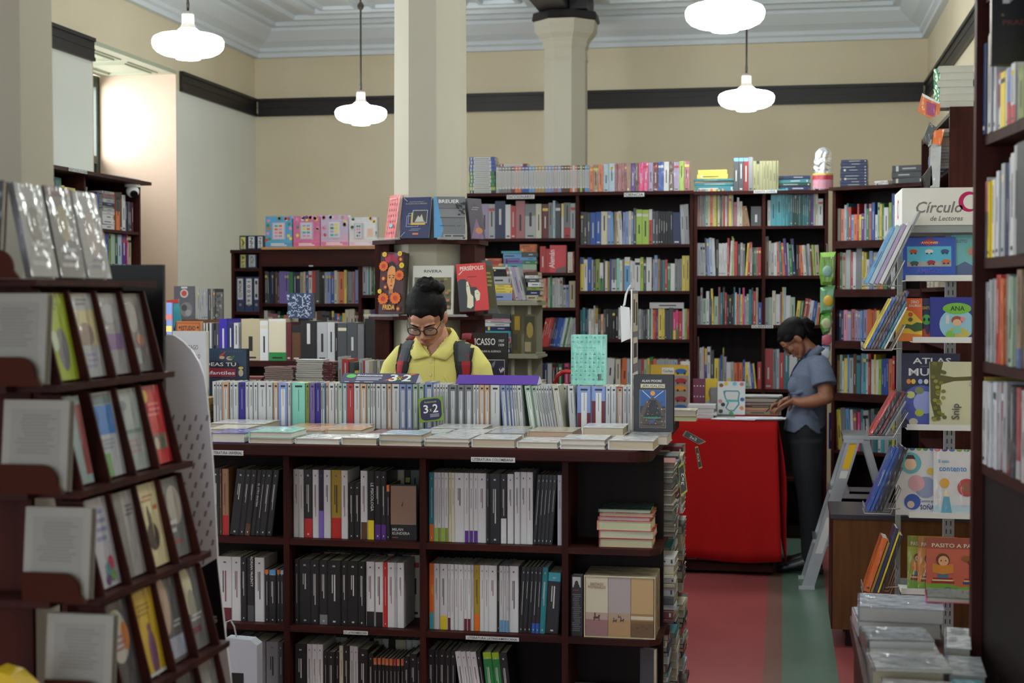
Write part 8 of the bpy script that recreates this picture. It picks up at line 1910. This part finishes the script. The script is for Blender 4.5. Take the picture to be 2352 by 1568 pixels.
def woman():
    Y = 8.76; p = PY(1850, 1300, Y); t = empty('person', (p.x, Y, 0), rotz=R(-90)); px = .002527
    def L(u, v, x=0.0): return (x, -(1850-u)*px, 1.6-(v-680)*px)      # photo-side outline turned into her own front/height
    H = T(*L(1824, 779)) @ RX(50) @ Matrix.Scale(.93, 4)
    mb = MB(); head_mass(mb, H)
    mb.tube([L(1868, 822), L(1860, 808), L(1848, 796), L(1838, 785)], [.05, .047, .044, .042], 'wh', 16, up=(0, 1, 0))
    mb.tube([L(1850, 990), L(1856, 930), L(1860, 870), L(1868, 830)], [.12, .11, .13, .06], 'wh', 16, r2=[.08, .075, .08, .05], up=(0, 1, 0))
    # near (left) arm: shoulder, elbow, wrist
    sh, el, wr = L(1878, 836, .15), L(1893, 906, .215), L(1819, 916, .165)
    mb.tube([L(1870, 832, .09), sh, L(1887, 872, .19), el], [.04, .047, .045, .040], 'wh', 14, up=(0, 1, 0))
    mb.tube([el, L(1862, 917, .20), L(1838, 920, .18), wr], [.040, .038, .030, .022], 'wh', 14, up=(0, 0, 1)); mb.ball(el, .040, 'wh')
    w = Vector(wr); tip = Vector(L(1784, 938, .135)); hand(mb, wr, (tip-w), (0, -.25, -1) if False else (0, -.2, -.9), (-1, -.2, 0), curl=22, scale=.92)
    # far (right) arm holding the pen
    sh2, el2, wr2 = L(1876, 838, -.15), L(1880, 905, -.22), L(1800, 925, -.11)
    mb.tube([L(1870, 832, -.09), sh2, L(1880, 872, -.2), el2], [.04, .047, .045, .040], 'wh', 14, up=(0, 1, 0)); mb.tube([el2, L(1840, 918, -.19), wr2], [.040, .032, .022], 'wh', 14, up=(0, 0, 1)); mb.ball(el2, .040, 'wh')
    w2 = Vector(wr2); tip2 = Vector(L(1768, 938, -.08)); hand(mb, wr2, tip2-w2, (.35, 0, -.8), (.4, -.1, .8), curl=62, scale=.92, pinch=True)
    for s in (-1, 1): mb.tube([L(1850, 1010, s*.075), L(1855, 1080, s*.085), L(1860, 1150, s*.08), L(1866, 1275, s*.075)], [.08, .07, .05, .036], 'wh', 12, up=(0, 1, 0))
    sculpt(mb, 'body', M_SKINW, .0042, t, smooth=2, fac=.5)
    head_details(t, H, gl='round')
    mb = MB(); B = lambda c, r, rot=None: mb.ball(c, r, 'wh', M=H, nu=24, nv=16, rot=rot)
    B((0, .024, .050), (.082, .102, .080)); B((0, -.052, .066), (.05, .03, .026))
    for s in (-1, 1): B((s*.052, .040, .016), (.030, .056, .055)); B((s*.064, -.012, .038), (.016, .036, .026))
    B((0, .118, .02), (.045, .036, .042)); B((0, .13, -.01), (.035, .028, .03)); B((0, .09, -.02), (.055, .03, .05)); rnd = random.Random(5)
    for i in range(14): a = rnd.random()*6.28; mb.tube([(.045*math.cos(a+j*.4), .125+.02*rnd.random(), .01+.038*math.sin(a+j*.4)) for j in range(5)], .005, 'wh', 6, M=H)
    sculpt(mb, 'hair', M_HAIR, .004, t, smooth=2, fac=.5)
    mb = MB(); mb.tube([(0, .115, .018), (0, .10, .02)], .034, (90, 40, 60), 14, M=H); mb.build('hair_tie', M_BLACKNYL, t)
    # shirt
    mb = MB(); path = [(1846, 992), (1848, 960), (1853, 925), (1857, 890), (1860, 862), (1866, 836), (1868, 818)]
    mb.tube([L(*q) for q in path], [.168, .160, .150, .158, .165, .140, .075], 'wh', 26, r2=[.122, .112, .105, .112, .116, .090, .062], up=(0, 1, 0))
    mb.ball(L(1826, 885, .06), (.062, .05, .055), 'wh'); mb.ball(L(1826, 885, -.06), (.062, .05, .055), 'wh')
    for s in (-1, 1): mb.tube([L(1868, 834, s*.085), L(1877, 838, s*.145), L(1884, 858, s*.185), L(1888, 880, s*.205)], [.055, .064, .066, .072], 'wh', 20, up=(0, 1, 0))
    for (a, b) in (((1815, 925), (1860, 900)), ((1825, 950), (1870, 930)), ((1880, 960), (1850, 915)), ((1812, 900), (1850, 892))):
        for s in (.12, .135): mb.tube([L(a[0], a[1], s), L((a[0]+b[0])/2, (a[1]+b[1])/2+4, s+.02), L(b[0], b[1], s)], [.004, .010, .004], 'wh', 8)
    shirt = sculpt(mb, 'shirt', M_BLUE, .006, t, smooth=5, fac=.5)
    bm = bmesh.new(); bm.from_mesh(shirt.data); zc = L(0, 820)[2]
    kill = [f for f in bm.faces if f.calc_center_median().z > L(0, 822)[2] and abs(f.calc_center_median().x) < .066]
    hem = lambda c: c.z < L(0, 962)[2] - .05*abs(math.sin((math.atan2(c.x, -c.y))))*0 - (.075 if abs(c.y - L(1848, 0)[1]) > .07 else .02 + .055*(abs(c.y-L(1848, 0)[1])/.07))
    kill += [f for f in bm.faces if hem(f.calc_center_median())]
    bmesh.ops.delete(bm, geom=list(set(kill)), context='FACES'); bm.to_mesh(shirt.data); bm.free()
    sd = shirt.modifiers.new('t', 'SOLIDIFY'); sd.thickness = .003
    # collar
    mb = MB(); cc = Vector(L(1862, 812)); ang = -28
    Hc = T(*cc) @ RX(38)
    vs = []; fs = []; n = 24
    for i in range(n+1):
        a = R(-250 + 320*i/n + 20); ca, sa = math.cos(a), math.sin(a)
        vs += [(.052*ca, .050*sa, .018), (.060*ca, .058*sa, .020), (.078*ca, .078*sa, -.022), (.074*ca, .074*sa, -.022)]
    for i in range(n):
        for j in range(4): fs.append((i*4+j, i*4+(j+1) % 4, (i+1)*4+(j+1) % 4, (i+1)*4+j))
    fs += [(3, 2, 1, 0), (n*4, n*4+1, n*4+2, n*4+3)]
    mb.add(vs, fs, 'bl', 0, Hc); mb.build('collar', M_BLUE, shirt, smooth=True)
    # lanyard strap with badge
    tree = bvh_of(shirt); mb = MB(); pts = [L(1858, 800, .05), L(1848, 812, .06)]
    for (u, v) in ((1840, 828), (1832, 845), (1825, 862), (1818, 882), (1812, 905)):
        q = L(u, v, .04); h = tree.ray_cast(Vector((.045, -1, q[2])), Vector((0, 1, 0))); pts.append(tuple(h[0]+Vector((0, -.006, 0))) if h[0] is not None else q)
    mb.tube(pts, .010, 'nv', 8, r2=.003); q = pts[-1]; mb.box((q[0]-.03, q[1]-.008, q[2]-.075), (q[0]+.03, q[1]-.003, q[2]), (60, 54, 60)); mb.box((q[0]-.01, q[1]-.009, q[2]-.05), (q[0]+.02, q[1]-.0081, q[2]-.03), 'wh'); mb.build('lanyard', M_BLACKNYL, t)
    # trousers, shoes
    mb = MB(); mb.tube([L(1848, 948), L(1848, 985), L(1850, 1020)], [.145, .162, .15], 'wh', 22, r2=[.10, .118, .112], up=(0, 1, 0))
    for s in (-1, 1): mb.tube([L(1850, 1010, s*.08), L(1853, 1070, s*.088), L(1858, 1140, s*.085), L(1862, 1200, s*.08), L(1864, 1288, s*.078)], [.095, .09, .07, .066, .058], 'wh', 16, up=(0, 1, 0))
    sculpt(mb, 'trousers', M_TROU, .008, t)
    for s in (-1, 1):
        mb = MB(); mb.tube([(s*.078, .075, .05), (s*.078, .02, .06), (s*.08, -.06, .045), (s*.082, -.13, .03), (s*.083, -.165, .025)], [.034, .038, .042, .042, .03], 'wh', 14, r2=[.046, .05, .034, .026, .02], up=(0, 0, 1)); mb.box((s*.078-.03, .01, .002), (s*.078+.03, .1, .03), 'wh')
        sculpt(mb, 'shoe', M_SHOE, .006, t)
    setp(t, 'woman in blue-grey shirt and dark trousers bending over papers, pen in hand', 'person')
    # pen in her far hand (a thing of its own)
    bpy.context.view_layer.update(); Mw = t.matrix_world; c = Mw @ (Vector(wr2) + (tip2-w2).normalized()*.075 + Vector((.03, 0, 0)))
    a = Mw @ Vector(L(1757, 950, -.055)); b = Mw @ Vector(L(1795, 912, -.075)); mb = MB(); d = (b-a)
    mb.tube([tuple(a), tuple(a+d*.06), tuple(a+d*.9), tuple(b)], [.001, .0042, .0046, .003], (34, 32, 38), 10); setp(mb.build('pen', mat('dark_pen_plastic', base=(34, 32, 38), rough=.3), smooth=True), 'dark pen held by the woman over the white sheets', 'pen')
woman()
INDS, REST = finish_books()
print('BOOKS individual', len(INDS), 'rest', len(REST), 'cut area', INDS[-1].area() if INDS else 0)
